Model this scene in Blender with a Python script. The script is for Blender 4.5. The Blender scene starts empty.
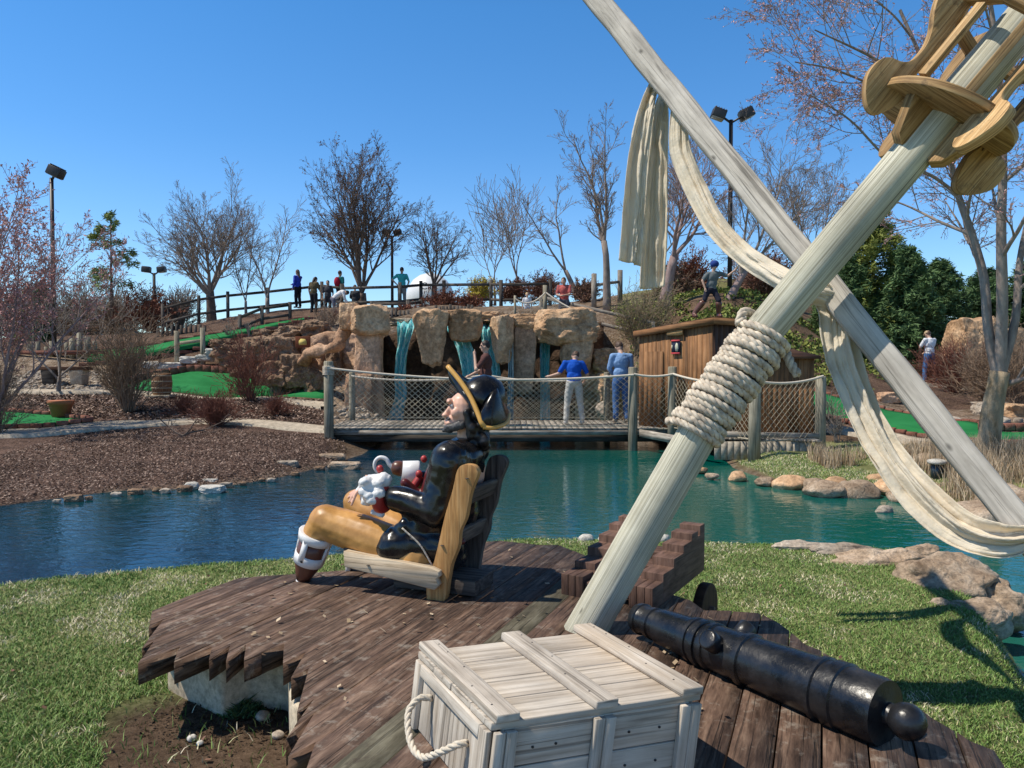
import bpy, bmesh, math, random
import numpy as np
from mathutils import Vector, Matrix, noise as mnoise
random.seed(7); rng = np.random.default_rng(7)
sc = bpy.context.scene
col = sc.collection
R = math.radians
F = 760.0; PITCH = R(1.6); CZ = 1.6; SW = -0.3      # camera eye height, pond level
# ------------------------------------------------------------------ camera
cam = bpy.data.objects.new('camera', bpy.data.cameras.new('camera')); col.objects.link(cam)
cam.location = (0, 0, CZ); cam.rotation_euler = (R(90) - PITCH, 0, 0)
cam.data.sensor_width = 36; cam.data.lens = 36 * F / 1024; cam.data.clip_end = 3000; cam.data.clip_start = 0.05
sc.camera = cam
cp, sp = math.cos(PITCH), math.sin(PITCH)
def ray(px, py):
    a = (px - 512) / F; b = (384 - py) / F
    return np.array([a, cp + b * sp, -sp + b * cp])
def P(px, py, Y):                       # survey point seen at this bearing, Y metres away
    d = ray(px, py); return d * (Y / d[1]) + np.array([0, 0, CZ])
def PZ(px, py, z):                      # survey point seen at this bearing, on the level z
    d = ray(px, py); return d * ((z - CZ) / d[2]) + np.array([0, 0, CZ])
# ------------------------------------------------------------------ light
SUN_EL = R(58)
hd = np.array([0.993, 0.12]); hd /= np.linalg.norm(hd)
sd = Vector((hd[0] * math.cos(SUN_EL), hd[1] * math.cos(SUN_EL), -math.sin(SUN_EL)))
sun = bpy.data.objects.new('sun', bpy.data.lights.new('sun', 'SUN')); col.objects.link(sun)
sun.rotation_euler = sd.to_track_quat('-Z', 'Y').to_euler()
sun.data.energy = 5.0; sun.data.angle = R(0.53); sun.data.color = (1.0, 0.925, 0.80)
w = bpy.data.worlds.new('World'); sc.world = w; w.use_nodes = True
wn = w.node_tree.nodes; wl = w.node_tree.links; wn.clear()
sky = wn.new('ShaderNodeTexSky'); sky.sky_type = 'NISHITA'; sky.sun_disc = False
sky.sun_elevation = SUN_EL; sky.sun_rotation = math.atan2(-hd[0], -hd[1]) % (2 * math.pi)
sky.altitude = 300; sky.air_density = 1.0; sky.dust_density = 0.0; sky.ozone_density = 1.0
hs = wn.new('ShaderNodeMix'); hs.data_type = 'RGBA'; hs.blend_type = 'MULTIPLY'; hs.inputs[0].default_value = 1; hs.inputs[7].default_value = (.68, 1.26, 1.80, 1)
bg = wn.new('ShaderNodeBackground'); bg.inputs['Strength'].default_value = 0.10
wo = wn.new('ShaderNodeOutputWorld')
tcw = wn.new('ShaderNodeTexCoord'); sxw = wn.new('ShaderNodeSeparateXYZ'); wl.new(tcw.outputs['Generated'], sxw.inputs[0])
rw = wn.new('ShaderNodeValToRGB'); wl.new(sxw.outputs[2], rw.inputs[0]); ew = rw.color_ramp.elements       # dims and warms the unseen sky overhead to weaken its fill light
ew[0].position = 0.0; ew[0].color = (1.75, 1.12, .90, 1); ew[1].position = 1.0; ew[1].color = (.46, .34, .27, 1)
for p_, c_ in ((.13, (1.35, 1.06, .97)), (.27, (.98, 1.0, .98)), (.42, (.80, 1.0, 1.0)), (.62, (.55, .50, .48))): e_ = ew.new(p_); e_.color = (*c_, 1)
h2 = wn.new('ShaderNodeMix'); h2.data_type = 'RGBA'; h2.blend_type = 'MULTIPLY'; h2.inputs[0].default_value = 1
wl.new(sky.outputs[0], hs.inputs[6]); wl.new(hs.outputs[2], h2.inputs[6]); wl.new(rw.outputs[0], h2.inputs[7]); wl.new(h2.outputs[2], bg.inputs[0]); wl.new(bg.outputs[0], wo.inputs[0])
sc.view_settings.view_transform = 'Standard'; sc.view_settings.look = 'None'; sc.view_settings.exposure = 0
sc.cycles.max_bounces = 6; sc.cycles.transparent_max_bounces = 12
# ------------------------------------------------------------------ noise
_lat = rng.random((256, 256))
def vnoise(x, y):
    x = np.asarray(x, float); y = np.asarray(y, float)
    xi = np.floor(x).astype(int); yi = np.floor(y).astype(int); fx = x - xi; fy = y - yi
    fx = fx * fx * (3 - 2 * fx); fy = fy * fy * (3 - 2 * fy)
    g = lambda a, b: _lat[a % 256, b % 256]
    return (g(xi, yi) * (1 - fx) + g(xi + 1, yi) * fx) * (1 - fy) + (g(xi, yi + 1) * (1 - fx) + g(xi + 1, yi + 1) * fx) * fy
def fbm(x, y, o=4):
    s = 0; a = .5; t = 0
    for i in range(o):
        s = s + a * vnoise(x * 2 ** i + 17.3 * i, y * 2 ** i + 9.1 * i); t += a; a *= .5
    return s / t
def smooth(a, b, x):
    t = np.clip((x - a) / (b - a), 0, 1); return t * t * (3 - 2 * t)
# ------------------------------------------------------------------ mesh collector
def nrm(v):
    v = np.asarray(v, float); n = np.linalg.norm(v); return v / n if n > 1e-12 else v
def rotz(a): return np.array([[math.cos(a), -math.sin(a), 0], [math.sin(a), math.cos(a), 0], [0, 0, 1.]])
def frame(d, up=(0, 0, 1)):             # columns: d, side, normal
    d = nrm(d); s = np.cross(up, d)
    if np.linalg.norm(s) < 1e-4: s = np.cross((0, 1, 0), d)
    s = nrm(s); return np.column_stack([d, s, np.cross(d, s)])
class MB:
    def __init__(s): s.v = []; s.f = []; s.uv = []; s.t = []; s.n = 0; s.q = {}
    def twig(s, pts, rad, n): s.q.setdefault((len(pts), n), []).append((pts, rad))
    def flush(s):                        # thin open tubes, all of one size at once
        for (m, n), L in s.q.items():
            Pn = np.array([[tuple(p) for p in a] for a, b in L], float); Rn = np.array([b for a, b in L], float); N = len(L)
            T = np.gradient(Pn, axis=1); T /= np.linalg.norm(T, axis=2, keepdims=True) + 1e-12
            u = np.cross(T[:, 0], rng.normal(size=(N, 3))); u /= np.linalg.norm(u, axis=1, keepdims=True) + 1e-12
            a = np.arange(n) * 2 * math.pi / n; V = np.zeros((N, m, n, 3)); ca = np.cos(a)[None, :, None]; sa = np.sin(a)[None, :, None]
            for i in range(m):
                u = u - T[:, i] * (u * T[:, i]).sum(1, keepdims=True); u /= np.linalg.norm(u, axis=1, keepdims=True) + 1e-12; b = np.cross(T[:, i], u)
                V[:, i] = Pn[:, i][:, None] + (u[:, None] * ca + b[:, None] * sa) * Rn[:, i][:, None, None]
            k = np.arange(N)[:, None, None] * m * n; i = np.arange(m - 1)[None, :, None]; j = np.arange(n)[None, None, :]; j2 = (j + 1) % n
            f = np.stack([k + i * n + j, k + i * n + j2, k + (i + 1) * n + j2, k + (i + 1) * n + j], -1).reshape(-1, 4)
            s.add(V.reshape(-1, 3), [f], [np.zeros((len(f), 4, 2))], np.repeat(rng.random(N), m * n))
        s.q = {}
    def add(s, v, faces, uvs=None, tint=None):
        v = np.asarray(v, float).reshape(-1, 3)
        t = random.random() if tint is None else tint
        s.v.append(v); s.t.append(np.full(len(v), t) if np.isscalar(t) else np.asarray(t, float))
        for i, fa in enumerate(faces):
            fa = np.asarray(fa, int)
            if fa.size == 0: continue
            s.f.append(fa + s.n)
            s.uv.append(np.asarray(uvs[i], float) if uvs is not None else v[fa][:, :, :2])
        s.n += len(v); return s
    def box(s, c, size, M=None, tint=None, grain=None):
        c = np.asarray(c, float); h = np.asarray(size, float) / 2
        q = np.array([[x, y, z] for x in (-1, 1) for y in (-1, 1) for z in (-1, 1)], float) * h
        f = np.array([[0, 1, 3, 2], [4, 6, 7, 5], [0, 4, 5, 1], [2, 3, 7, 6], [0, 2, 6, 4], [1, 5, 7, 3]])
        g = int(np.argmax(size)) if grain is None else grain
        nax = [0, 0, 1, 1, 2, 2]; off = rng.random(2) * 20; uv = np.zeros((6, 4, 2))
        for i in range(6):
            o = [a for a in range(3) if a != nax[i]]
            if g in o: ua = g; va = [a for a in o if a != g][0]
            else: ua, va = o
            sc_ = 1.0 if g in o else 6.0
            uv[i, :, 0] = q[f[i]][:, ua] * sc_ + off[0] + i * .37; uv[i, :, 1] = q[f[i]][:, va] + off[1] + i * 1.7
        if M is not None: q = q @ np.asarray(M).T
        return s.add(q + c, [f], [uv], tint)
    def bar(s, a, b, w, h, up=(0, 0, 1), tint=None):       # rectangular bar from a to b
        a = np.asarray(a, float); b = np.asarray(b, float)
        return s.box((a + b) / 2, (np.linalg.norm(b - a), w, h), frame(b - a, up), tint, grain=0)
    def tube(s, pts, rad, n=8, cap=True, tint=None, ecc=None, wob=0):
        pts = np.asarray(pts, float); m = len(pts); rad = np.broadcast_to(np.asarray(rad, float), (m,))
        tg = np.gradient(pts, axis=0); tg /= np.linalg.norm(tg, axis=1)[:, None] + 1e-12
        u = np.cross(tg[0], (0, 0, 1.) if abs(tg[0][2]) < .9 else (1., 0, 0)); u = nrm(u)
        ang = np.arange(n) * 2 * math.pi / n; ca = np.cos(ang)[:, None]; sa = np.sin(ang)[:, None]
        V = np.zeros((m, n, 3))
        for i in range(m):
            u = u - tg[i] * np.dot(u, tg[i]); u = nrm(u); b = np.cross(tg[i], u)
            r = rad[i]
            if wob: r = r * (1 + wob * (vnoise(ang * 1.3 + 40, np.full(n, i * .31)) - .5))[:, None]
            V[i] = pts[i] + (u * ca + b * sa * (ecc or 1)) * r
        i = np.arange(m - 1)[:, None]; j = np.arange(n)[None, :]; j2 = (j + 1) % n
        f = np.stack([i * n + j, i * n + j2, (i + 1) * n + j2, (i + 1) * n + j], -1).reshape(-1, 4)
        L = np.concatenate([[0], np.cumsum(np.linalg.norm(np.diff(pts, axis=0), axis=1))])
        o = rng.random(2) * 20; rm = float(rad.mean()) * 2 * math.pi / n
        uu = np.stack([L[i] + 0 * j, L[i] + 0 * j, L[i + 1] + 0 * j, L[i + 1] + 0 * j], -1) + o[0]
        vv = np.stack([j + 0 * i, j + 1 + 0 * i, j + 1 + 0 * i, j + 0 * i], -1) * rm + o[1]
        uv = np.stack([uu, vv], -1).reshape(-1, 4, 2)
        V = V.reshape(-1, 3); F_ = [f]; U = [uv]
        if cap:
            V = np.vstack([V, pts[0], pts[-1]]); c0 = m * n
            jj = np.arange(n); k = (jj + 1) % n
            t = np.vstack([np.stack([np.full(n, c0), k, jj], -1), np.stack([np.full(n, c0 + 1), (m - 1) * n + jj, (m - 1) * n + k], -1)])
            F_.append(t); U.append(V[t][:, :, :2] * 3 + o)
        return s.add(V, F_, U, tint)
    def lathe(s, a, b, prof, n=24, tint=None):             # prof: list of (t along a->b, radius)
        a = np.asarray(a, float); b = np.asarray(b, float)
        return s.tube([a + (b - a) * t for t, r in prof], [r for t, r in prof], n, True, tint)
    def prism(s, poly, th, origin, M, tint=None, grain=0):  # poly in local xy, thickness along local z
        poly = np.asarray(poly, float); n = len(poly)
        from mathutils.geometry import tessellate_polygon
        tr = np.array(tessellate_polygon([[Vector((p[0], p[1], 0)) for p in poly]]))
        area = sum(poly[i][0] * poly[(i + 1) % n][1] - poly[(i + 1) % n][0] * poly[i][1] for i in range(n))
        if area < 0: poly = poly[::-1]; tr = n - 1 - tr
        for k in range(len(tr)):
            a_, b_, c_ = poly[tr[k]];
            if (b_[0]-a_[0])*(c_[1]-a_[1])-(b_[1]-a_[1])*(c_[0]-a_[0]) < 0: tr[k] = tr[k][::-1]
        top = np.column_stack([poly, np.full(n, th / 2)]); bot = np.column_stack([poly, np.full(n, -th / 2)])
        q = np.vstack([top, bot]); o = rng.random(2) * 20
        i = np.arange(n); j = (i + 1) % n
        side = np.stack([i, i + n, j + n, j], -1)
        uvt = poly[tr] + o
        if grain == 1: uvt = uvt[:, :, ::-1]
        L = np.concatenate([[0], np.cumsum(np.linalg.norm(np.roll(poly, -1, 0) - poly, axis=1))])
        us = np.stack([L[:-1], L[:-1], L[1:], L[1:]], -1); vs = np.stack([i * 0., i * 0. + th, i * 0. + th, i * 0.], -1)
        if grain == 2: uvs = np.stack([vs, us], -1) + o
        else: uvs = np.stack([us, vs], -1) + o
        M = np.asarray(M); return s.add(q @ M.T + np.asarray(origin), [tr, tr[:, ::-1] + n, side], [uvt, uvt[:, ::-1], uvs], tint)
    def ell(s, c, r, M=None, n=16, tint=None):
        m = n // 2 + 1; th = np.linspace(0, math.pi, m); ph = np.arange(n) * 2 * math.pi / n
        V = [[0, 0, 1.]] + [[math.sin(t) * math.cos(p), math.sin(t) * math.sin(p), math.cos(t)] for t in th[1:-1] for p in ph] + [[0, 0, -1.]]
        V = np.array(V) * np.asarray(r, float)
        j = np.arange(n); k = (j + 1) % n
        tri = [np.stack([j * 0, 1 + j, 1 + k], -1), np.stack([j * 0 + len(V) - 1, 1 + (m - 3) * n + k, 1 + (m - 3) * n + j], -1)]
        q = [np.stack([1 + i * n + j, 1 + (i + 1) * n + j, 1 + (i + 1) * n + k, 1 + i * n + k], -1) for i in range(m - 3)]
        if M is not None: V = V @ np.asarray(M).T
        return s.add(V + np.asarray(c, float), [np.vstack(tri), np.vstack(q)], None, tint)
    def capsule(s, a, b, ra, rb=None, n=14, tint=None):
        rb = ra if rb is None else rb; a = np.asarray(a, float); b = np.asarray(b, float)
        d = nrm(b - a); th = np.linspace(0, math.pi / 2, 5)
        pts = [a - d * ra * math.cos(t) for t in th] + [b + d * rb * math.sin(t) for t in th]
        rad = [max(ra * math.sin(t), .0006) for t in th] + [max(rb * math.cos(t), .0006) for t in th]
        return s.tube(pts, rad, n, True, tint)
    def mesh(s, name):
        if s.q: s.flush()
        me = bpy.data.meshes.new(name)
        if s.n == 0: return me
        V = np.vstack(s.v); me.vertices.add(len(V)); me.vertices.foreach_set('co', V.ravel())
        idx = np.concatenate([f.ravel() for f in s.f]); tot = np.concatenate([np.full(len(f), f.shape[1]) for f in s.f])
        me.loops.add(len(idx)); me.loops.foreach_set('vertex_index', idx.astype(np.int32))
        me.polygons.add(len(tot)); me.polygons.foreach_set('loop_start', np.concatenate([[0], np.cumsum(tot)[:-1]]).astype(np.int32))
        me.update(calc_edges=True)
        uv = me.uv_layers.new(name='UVMap'); uv.data.foreach_set('uv', np.concatenate([u.reshape(-1) for u in s.uv]))
        at = me.attributes.new('tint', 'FLOAT', 'POINT'); at.data.foreach_set('value', np.concatenate(s.t))
        return me
    def build(s, name, m, parent=None, sm=False, bevel=0, seg=2, mods=None):
        me = s.mesh(name); return link(name, me, m, parent, sm, bevel, seg)
def link(name, me, m, parent=None, sm=False, bevel=0, seg=2):
    o = bpy.data.objects.new(name, me); col.objects.link(o)
    if m: me.materials.append(m)
    if sm: me.polygons.foreach_set('use_smooth', np.ones(len(me.polygons), bool))
    if bevel:
        b = o.modifiers.new('b', 'BEVEL'); b.width = bevel; b.segments = seg; b.limit_method = 'ANGLE'; b.angle_limit = R(50)
    if parent is not None:
        o.parent = parent; o.matrix_parent_inverse = parent.matrix_basis.inverted() if True else Matrix()
    return o
def tag(o, label, cat, group=None):
    o['label'] = label; o['category'] = cat
    if group: o['group'] = group
    return o
def thing(name, label, cat, loc=(0, 0, 0), group=None):
    o = bpy.data.objects.new(name, None); col.objects.link(o); o.location = [float(a) for a in loc]
    o.empty_display_size = .1
    return tag(o, label, cat, group)
def struct(o): o['kind'] = 'structure'; return o
def stuff(o): o['kind'] = 'stuff'; return o
def blob(mb, voxel, it=6, fac=.5, disp=None):              # union of overlapping solids into one smooth skin
    me = mb.mesh('tmp'); o = bpy.data.objects.new('tmp', me); col.objects.link(o)
    r = o.modifiers.new('r', 'REMESH'); r.mode = 'VOXEL'; r.voxel_size = voxel
    if it: s_ = o.modifiers.new('s', 'SMOOTH'); s_.factor = fac; s_.iterations = it
    dg = bpy.context.evaluated_depsgraph_get(); dg.update()
    out = bpy.data.meshes.new_from_object(o.evaluated_get(dg)); bpy.data.objects.remove(o); bpy.data.meshes.remove(me)
    out.materials.clear()
    if disp:
        n = len(out.vertices); V = np.zeros(n * 3); N = np.zeros(n * 3)
        out.vertices.foreach_get('co', V); out.vertex_normals.foreach_get('vector', N)
        V = V.reshape(-1, 3); N = N.reshape(-1, 3); out.vertices.foreach_set('co', (V + N * disp(V)[:, None]).ravel()); out.update()
    return out
# ------------------------------------------------------------------ materials
class NT:
    def __init__(s, name):
        s.m = bpy.data.materials.new(name); s.m.use_nodes = True; s.t = s.m.node_tree
        s.t.nodes.clear(); s.out = s.n('ShaderNodeOutputMaterial'); s.b = s.n('ShaderNodeBsdfPrincipled'); s.l(s.b, 0, s.out, 0)
    def n(s, ty, **k):
        x = s.t.nodes.new(ty)
        for a, b in k.items():
            if isinstance(b, (int, float, str, bool)) and hasattr(x, a): setattr(x, a, b)
        return x
    def l(s, a, i, b, j): s.t.links.new(a.outputs[i], b.inputs[j])
    def coord(s, kind='Object', scale=(1, 1, 1)):
        c = s.n('ShaderNodeTexCoord'); m = s.n('ShaderNodeMapping'); m.inputs['Scale'].default_value = scale
        s.l(c, kind, m, 0); return m
    def noise(s, vec, scale, detail=6, rough=.6, dist=0):
        x = s.n('ShaderNodeTexNoise'); x.inputs['Scale'].default_value = scale; x.inputs['Detail'].default_value = detail
        x.inputs['Roughness'].default_value = rough; x.inputs['Distortion'].default_value = dist; s.l(vec, 0, x, 0); return x
    def ramp(s, src, i, stops):
        r = s.n('ShaderNodeValToRGB'); s.l(src, i, r, 0); e = r.color_ramp.elements
        while len(e) < len(stops): e.new(.5)
        for k, (p, c) in enumerate(stops):
            e[k].position = p; e[k].color = (*c, 1) if not np.isscalar(c) else (c, c, c, 1)
        return r
    def mix(s, fac, a, b, mode='MIX'):    # each of fac/a/b: float, colour or (node, out)
        x = s.n('ShaderNodeMix'); x.data_type = 'RGBA'; x.blend_type = mode
        for v, idx in ((fac, 0), (a, 6), (b, 7)):
            if isinstance(v, tuple) and len(v) == 2 and hasattr(v[0], 'outputs'): s.t.links.new(v[0].outputs[v[1]], x.inputs[idx])
            elif idx == 0: x.inputs[0].default_value = v
            else: x.inputs[idx].default_value = (*v, 1)
        return (x, 2)
    def attr(s, name): a = s.n('ShaderNodeAttribute'); a.attribute_name = name; return a
    def math(s, op, a, b=0.0, c=0.0):
        x = s.n('ShaderNodeMath'); x.operation = op
        for v, i in ((a, 0), (b, 1), (c, 2)):
            if isinstance(v, tuple): s.t.links.new(v[0].outputs[v[1]], x.inputs[i])
            else: x.inputs[i].default_value = v
        return (x, 0)
    def bump(s, h, strength, dist=.01, chain=None):
        x = s.n('ShaderNodeBump'); x.inputs['Strength'].default_value = strength; x.inputs['Distance'].default_value = dist
        s.t.links.new(h[0].outputs[h[1]], x.inputs['Height'])
        if chain: s.l(chain, 0, x, 'Normal')
        return x
    def fin(s, colr, rough=.8, bump=None, spec=.5, **k):
        if isinstance(colr, tuple) and len(colr) == 2: s.t.links.new(colr[0].outputs[colr[1]], s.b.inputs['Base Color'])
        else: s.b.inputs['Base Color'].default_value = (*colr, 1)
        if isinstance(rough, tuple): s.t.links.new(rough[0].outputs[rough[1]], s.b.inputs['Roughness'])
        else: s.b.inputs['Roughness'].default_value = rough
        s.b.inputs['Specular IOR Level'].default_value = spec
        if bump: s.l(bump, 0, s.b, 'Normal')
        for a, b in k.items(): s.b.inputs[a.replace('_', ' ')].default_value = b
        return s.m
def wood(name, cd, cm, cl, su=1.2, sv=26, rough=.85, bump=.5, dist=.004, tint=.35, crack=.35, spec=.25, warm=None, stain=None, knots=False):
    s = NT(name); uv = s.coord('UV', (su, sv, 1))
    n1 = s.noise(uv, 1.6, 9, .62, .25)
    base = s.ramp(n1, 0, [(.30, cd), (.5, cm), (.72, cl)])
    uv2 = s.coord('UV', (su * .35, sv * 2.6, 1)); n2 = s.noise(uv2, 1.3, 4, .5, .1)
    cr = s.ramp(n2, 0, [(.36, 0.), (.43, 1.)])
    uv3 = s.coord('UV', (su * .22, sv * 1.1, 1)); n9 = s.noise(uv3, 1.7, 2, .4, .3); ck9 = s.ramp(n9, 0, [(.485, 0.), (.4975, 1.), (.5025, 1.), (.515, 0.)])
    c = s.mix(s.math('MULTIPLY', s.math('SUBTRACT', 1.0, (cr, 0)), crack), (base, 0), tuple(x * .25 for x in cd)); c = s.mix(s.math('MULTIPLY', (ck9, 0), crack * .8), c, tuple(x * .15 for x in cd))
    ob = s.coord('Object'); n3 = s.noise(ob, 2.3, 5, .6)
    bl = s.ramp(n3, 0, [(.3, .72), (.7, 1.22)]); c = s.mix(1.0, c, (bl, 0), 'MULTIPLY')
    t = s.attr('tint'); tr = s.n('ShaderNodeMapRange'); s.l(t, 2, tr, 0); tr.inputs[3].default_value = 1 - tint; tr.inputs[4].default_value = 1 + tint
    c = s.mix(1.0, c, (tr, 0), 'MULTIPLY')
    if warm:
        n4 = s.noise(s.coord('Object'), 1.1, 3, .5); f = s.ramp(n4, 0, [(.42, 0.), (.66, .7)]); c = s.mix((f, 0), c, warm)
    if stain:
        n5 = s.noise(s.coord('Object'), 14, 6, .7); f = s.ramp(n5, 0, [(.56, 0.), (.7, .75)]); c = s.mix((f, 0), c, stain)
    if knots:
        k = s.n('ShaderNodeTexVoronoi'); kv = s.coord('UV', (3.0, 9, 1)); s.l(kv, 0, k, 0); k.inputs['Scale'].default_value = 1
        f = s.ramp(k, 0, [(.03, .8), (.08, 0.)]); c = s.mix((f, 0), c, tuple(x * .3 for x in cd))
    h = s.mix(.5, (n1, 0), (cr, 0))
    return s.fin(c, rough, s.bump(h, bump, dist), spec)
def plain(name, c, rough=.6, var=.15, scale=12, bump=0, spec=.5, c2=None, **k):
    s = NT(name); ob = s.coord('Object'); n = s.noise(ob, scale, 5, .6)
    r = s.ramp(n, 0, [(.3, tuple(x * (1 - var) for x in c)), (.7, tuple(min(1, x * (1 + var)) for x in (c2 or c)))])
    return s.fin((r, 0), rough, s.bump((n, 0), bump, .01) if bump else None, spec, **k)
def rockm(name, cd, cm, cl, scale=2.5, bump=.7, dist=.05, lichen=None):
    s = NT(name); ob = s.coord('Object'); n = s.noise(ob, scale, 10, .65, .4)
    c = s.ramp(n, 0, [(.28, cd), (.48, cm), (.72, cl)])
    n2 = s.noise(ob, scale * 9, 6, .7); sp_ = s.ramp(n2, 0, [(.35, .6), (.65, 1.25)]); cc = s.mix(1.0, (c, 0), (sp_, 0), 'MULTIPLY')
    t = s.attr('tint'); tr = s.n('ShaderNodeMapRange'); s.l(t, 2, tr, 0); tr.inputs[3].default_value = .8; tr.inputs[4].default_value = 1.2
    cc = s.mix(1.0, cc, (tr, 0), 'MULTIPLY')
    v = s.n('ShaderNodeTexVoronoi'); v.feature = 'DISTANCE_TO_EDGE'; s.l(ob, 0, v, 0); v.inputs['Scale'].default_value = scale * 1.2
    ck = s.ramp(v, 0, [(0., 0.), (.04, 1.)])
    h = s.mix(.05, (n, 0), (ck, 0)); b1 = s.bump(h, bump, dist); b2 = s.bump((n2, 0), bump * .6, dist * .3, b1)
    if lichen: n6 = s.noise(ob, scale * 2.2, 4, .6); f = s.ramp(n6, 0, [(.55, 0.), (.68, .6)]); cc = s.mix((f, 0), cc, lichen)
    return s.fin(cc, .9, b2, .2)
M = {}
M['deck'] = wood('dark_deck_wood', (.038, .020, .012), (.125, .074, .050), (.25, .165, .115), 3.6, 20, .8, 1.0, .008, .10, .55, .35, stain=(.30, .25, .20))
M['deck_pale'] = wood('lichened_plank', (.05, .045, .03), (.13, .115, .08), (.24, .22, .16), 2.5, 14, .9, 1.0, .008, .1, .4, .2, stain=(.06, .045, .035))
M['mast'] = wood('green_grey_pole_wood', (.31, .285, .205), (.52, .495, .385), (.67, .64, .53), .7, 62, .8, .55, .004, .08, .6, .25, knots=True)
M['spar'] = wood('silver_grey_wood', (.32, .29, .25), (.52, .475, .41), (.66, .61, .54), 1.6, 30, .85, .5, .004, .1, .5, .2, knots=True)
M['nest'] = wood('honey_board_wood', (.17, .09, .035), (.46, .28, .12), (.66, .46, .24), 2.0, 30, .7, .5, .004, .25, .5, .3, stain=(.09, .06, .035))
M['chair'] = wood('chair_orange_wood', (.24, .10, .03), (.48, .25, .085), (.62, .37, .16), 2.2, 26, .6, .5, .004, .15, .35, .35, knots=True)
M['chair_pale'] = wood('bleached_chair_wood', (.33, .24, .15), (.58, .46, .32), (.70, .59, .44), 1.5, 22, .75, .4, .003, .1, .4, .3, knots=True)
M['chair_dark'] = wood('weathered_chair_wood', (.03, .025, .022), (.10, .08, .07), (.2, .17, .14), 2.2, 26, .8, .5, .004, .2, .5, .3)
M['crate'] = wood('bleached_crate_wood', (.30, .25, .20), (.52, .455, .38), (.70, .64, .56), 1.3, 17, .85, .7, .003, .16, .5, .2, warm=(.50, .37, .24), knots=True)
M['carriage'] = wood('red_brown_carriage', (.06, .032, .022), (.13, .072, .052), (.20, .12, .09), 4.0, 18, .75, .5, .004, .2, .4, .35)
M['bridge'] = wood('grey_bridge_wood', (.13, .11, .09), (.30, .265, .225), (.46, .42, .36), 2.0, 14, .85, .4, .005, .3, .4, .2)
M['post'] = wood('greenish_post_wood', (.15, .135, .095), (.30, .265, .195), (.45, .41, .32), 1.2, 20, .85, .5, .005, .15, .5, .2)
M['rail'] = wood('dark_rail_wood', (.03, .025, .022), (.085, .072, .062), (.17, .15, .13), 1.5, 20, .85, .4, .005, .3, .4, .2)
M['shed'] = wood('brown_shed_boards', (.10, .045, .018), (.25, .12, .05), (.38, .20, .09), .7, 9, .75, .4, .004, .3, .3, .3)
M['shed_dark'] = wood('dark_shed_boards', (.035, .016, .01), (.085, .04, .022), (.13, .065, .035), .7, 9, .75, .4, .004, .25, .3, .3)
M['barrel'] = wood('barrel_wood', (.07, .035, .018), (.19, .10, .05), (.30, .17, .09), 1.5, 20, .7, .4, .004, .3, .3, .3)
M['concrete'] = rockm('pale_concrete', (.38, .30, .21), (.52, .43, .31), (.62, .54, .42), 3, .4, .02)
M['path'] = rockm('path_concrete', (.38, .315, .24), (.47, .40, .31), (.56, .48, .38), 1.2, .2, .01)
M['rock'] = rockm('tan_rock', (.22, .12, .06), (.56, .35, .20), (.76, .55, .36), 1.1, 1.0, .12)
M['rock_pink'] = rockm('pink_brown_rock', (.28, .15, .09), (.52, .32, .20), (.68, .47, .33), 1.1, 1.0, .12)
M['rock_dark'] = rockm('shaded_cliff_rock', (.035, .022, .015), (.10, .062, .04), (.20, .135, .09), .9, 1.0, .2)  # darker rock colour, with the shade of the cave painted into it
M['stone'] = rockm('shore_stone', (.22, .165, .12), (.40, .33, .26), (.56, .50, .42), 3.5, .7, .03)
M['stone_w'] = rockm('white_stone', (.42, .39, .34), (.56, .53, .47), (.68, .65, .6), 6, .5, .02)
M['boulder'] = rockm('brown_bank_boulder', (.17, .115, .075), (.38, .28, .195), (.58, .47, .36), 4.0, 1.0, .05)
M['brick'] = rockm('red_edging_brick', (.13, .05, .035), (.24, .10, .07), (.32, .16, .12), 8, .4, .01)
s = NT('green_turf'); ob = s.coord(); n = s.noise(ob, 1.3, 5, .6); n2 = s.noise(ob, 90, 2, .5)
r = s.ramp(n, 0, [(.3, (.016, .15, .045)), (.7, (.03, .22, .07))]); M['turf'] = s.fin((r, 0), .9, s.bump((n2, 0), .5, .01), .1)
M['rope'] = plain('weathered_rope', (.40, .33, .26), .95, .25, 22, .3, .1, c2=(.66, .575, .46))
M['rope_w'] = plain('pale_rope', (.62, .55, .45), .95, .2, 60, .4, .1)
M['net'] = plain('net_cord', (.42, .365, .27), .95, .15, 20, 0, .1)
s = NT('canvas_cloth'); ob = s.coord(); n = s.noise(ob, 6, 7, .65); n2 = s.noise(ob, 240, 2, .5)
r = s.ramp(n, 0, [(.25, (.66, .53, .38)), (.42, (.83, .73, .57)), (.8, (.88, .81, .69))])
M['canvas'] = s.fin((r, 0), .95, s.bump((n2, 0), .2, .002, s.bump((n, 0), .5, .04)), .1)
tl = s.n('ShaderNodeBsdfTranslucent'); s.l(r, 0, tl, 0); mx = s.n('ShaderNodeMixShader'); mx.inputs[0].default_value = .30; s.l(s.b, 0, mx, 1); s.l(tl, 0, mx, 2); s.l(mx, 0, s.out, 0)
s = NT('gloss_black_iron'); ob = s.coord(); n = s.noise(ob, 34, 5, .6); n2 = s.noise(ob, 7, 6, .7); c = s.ramp(n2, 0, [(.4, (.006, .007, .009)), (.62, (.02, .02, .022)), (.8, (.06, .05, .042))]); rr = s.ramp(n2, 0, [(.35, .22), (.7, .42)])
M['cannon'] = s.fin((c, 0), (rr, 0), s.bump((n, 0), .35, .006), .5)
M['metal'] = plain('dark_lamp_metal', (.03, .026, .026), .5, .2, 8)
M['lens'] = plain('lamp_glass', (.35, .34, .32), .1, .1, 8)
M['terracotta'] = plain('terracotta', (.42, .15, .07), .8, .15, 6)
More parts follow.
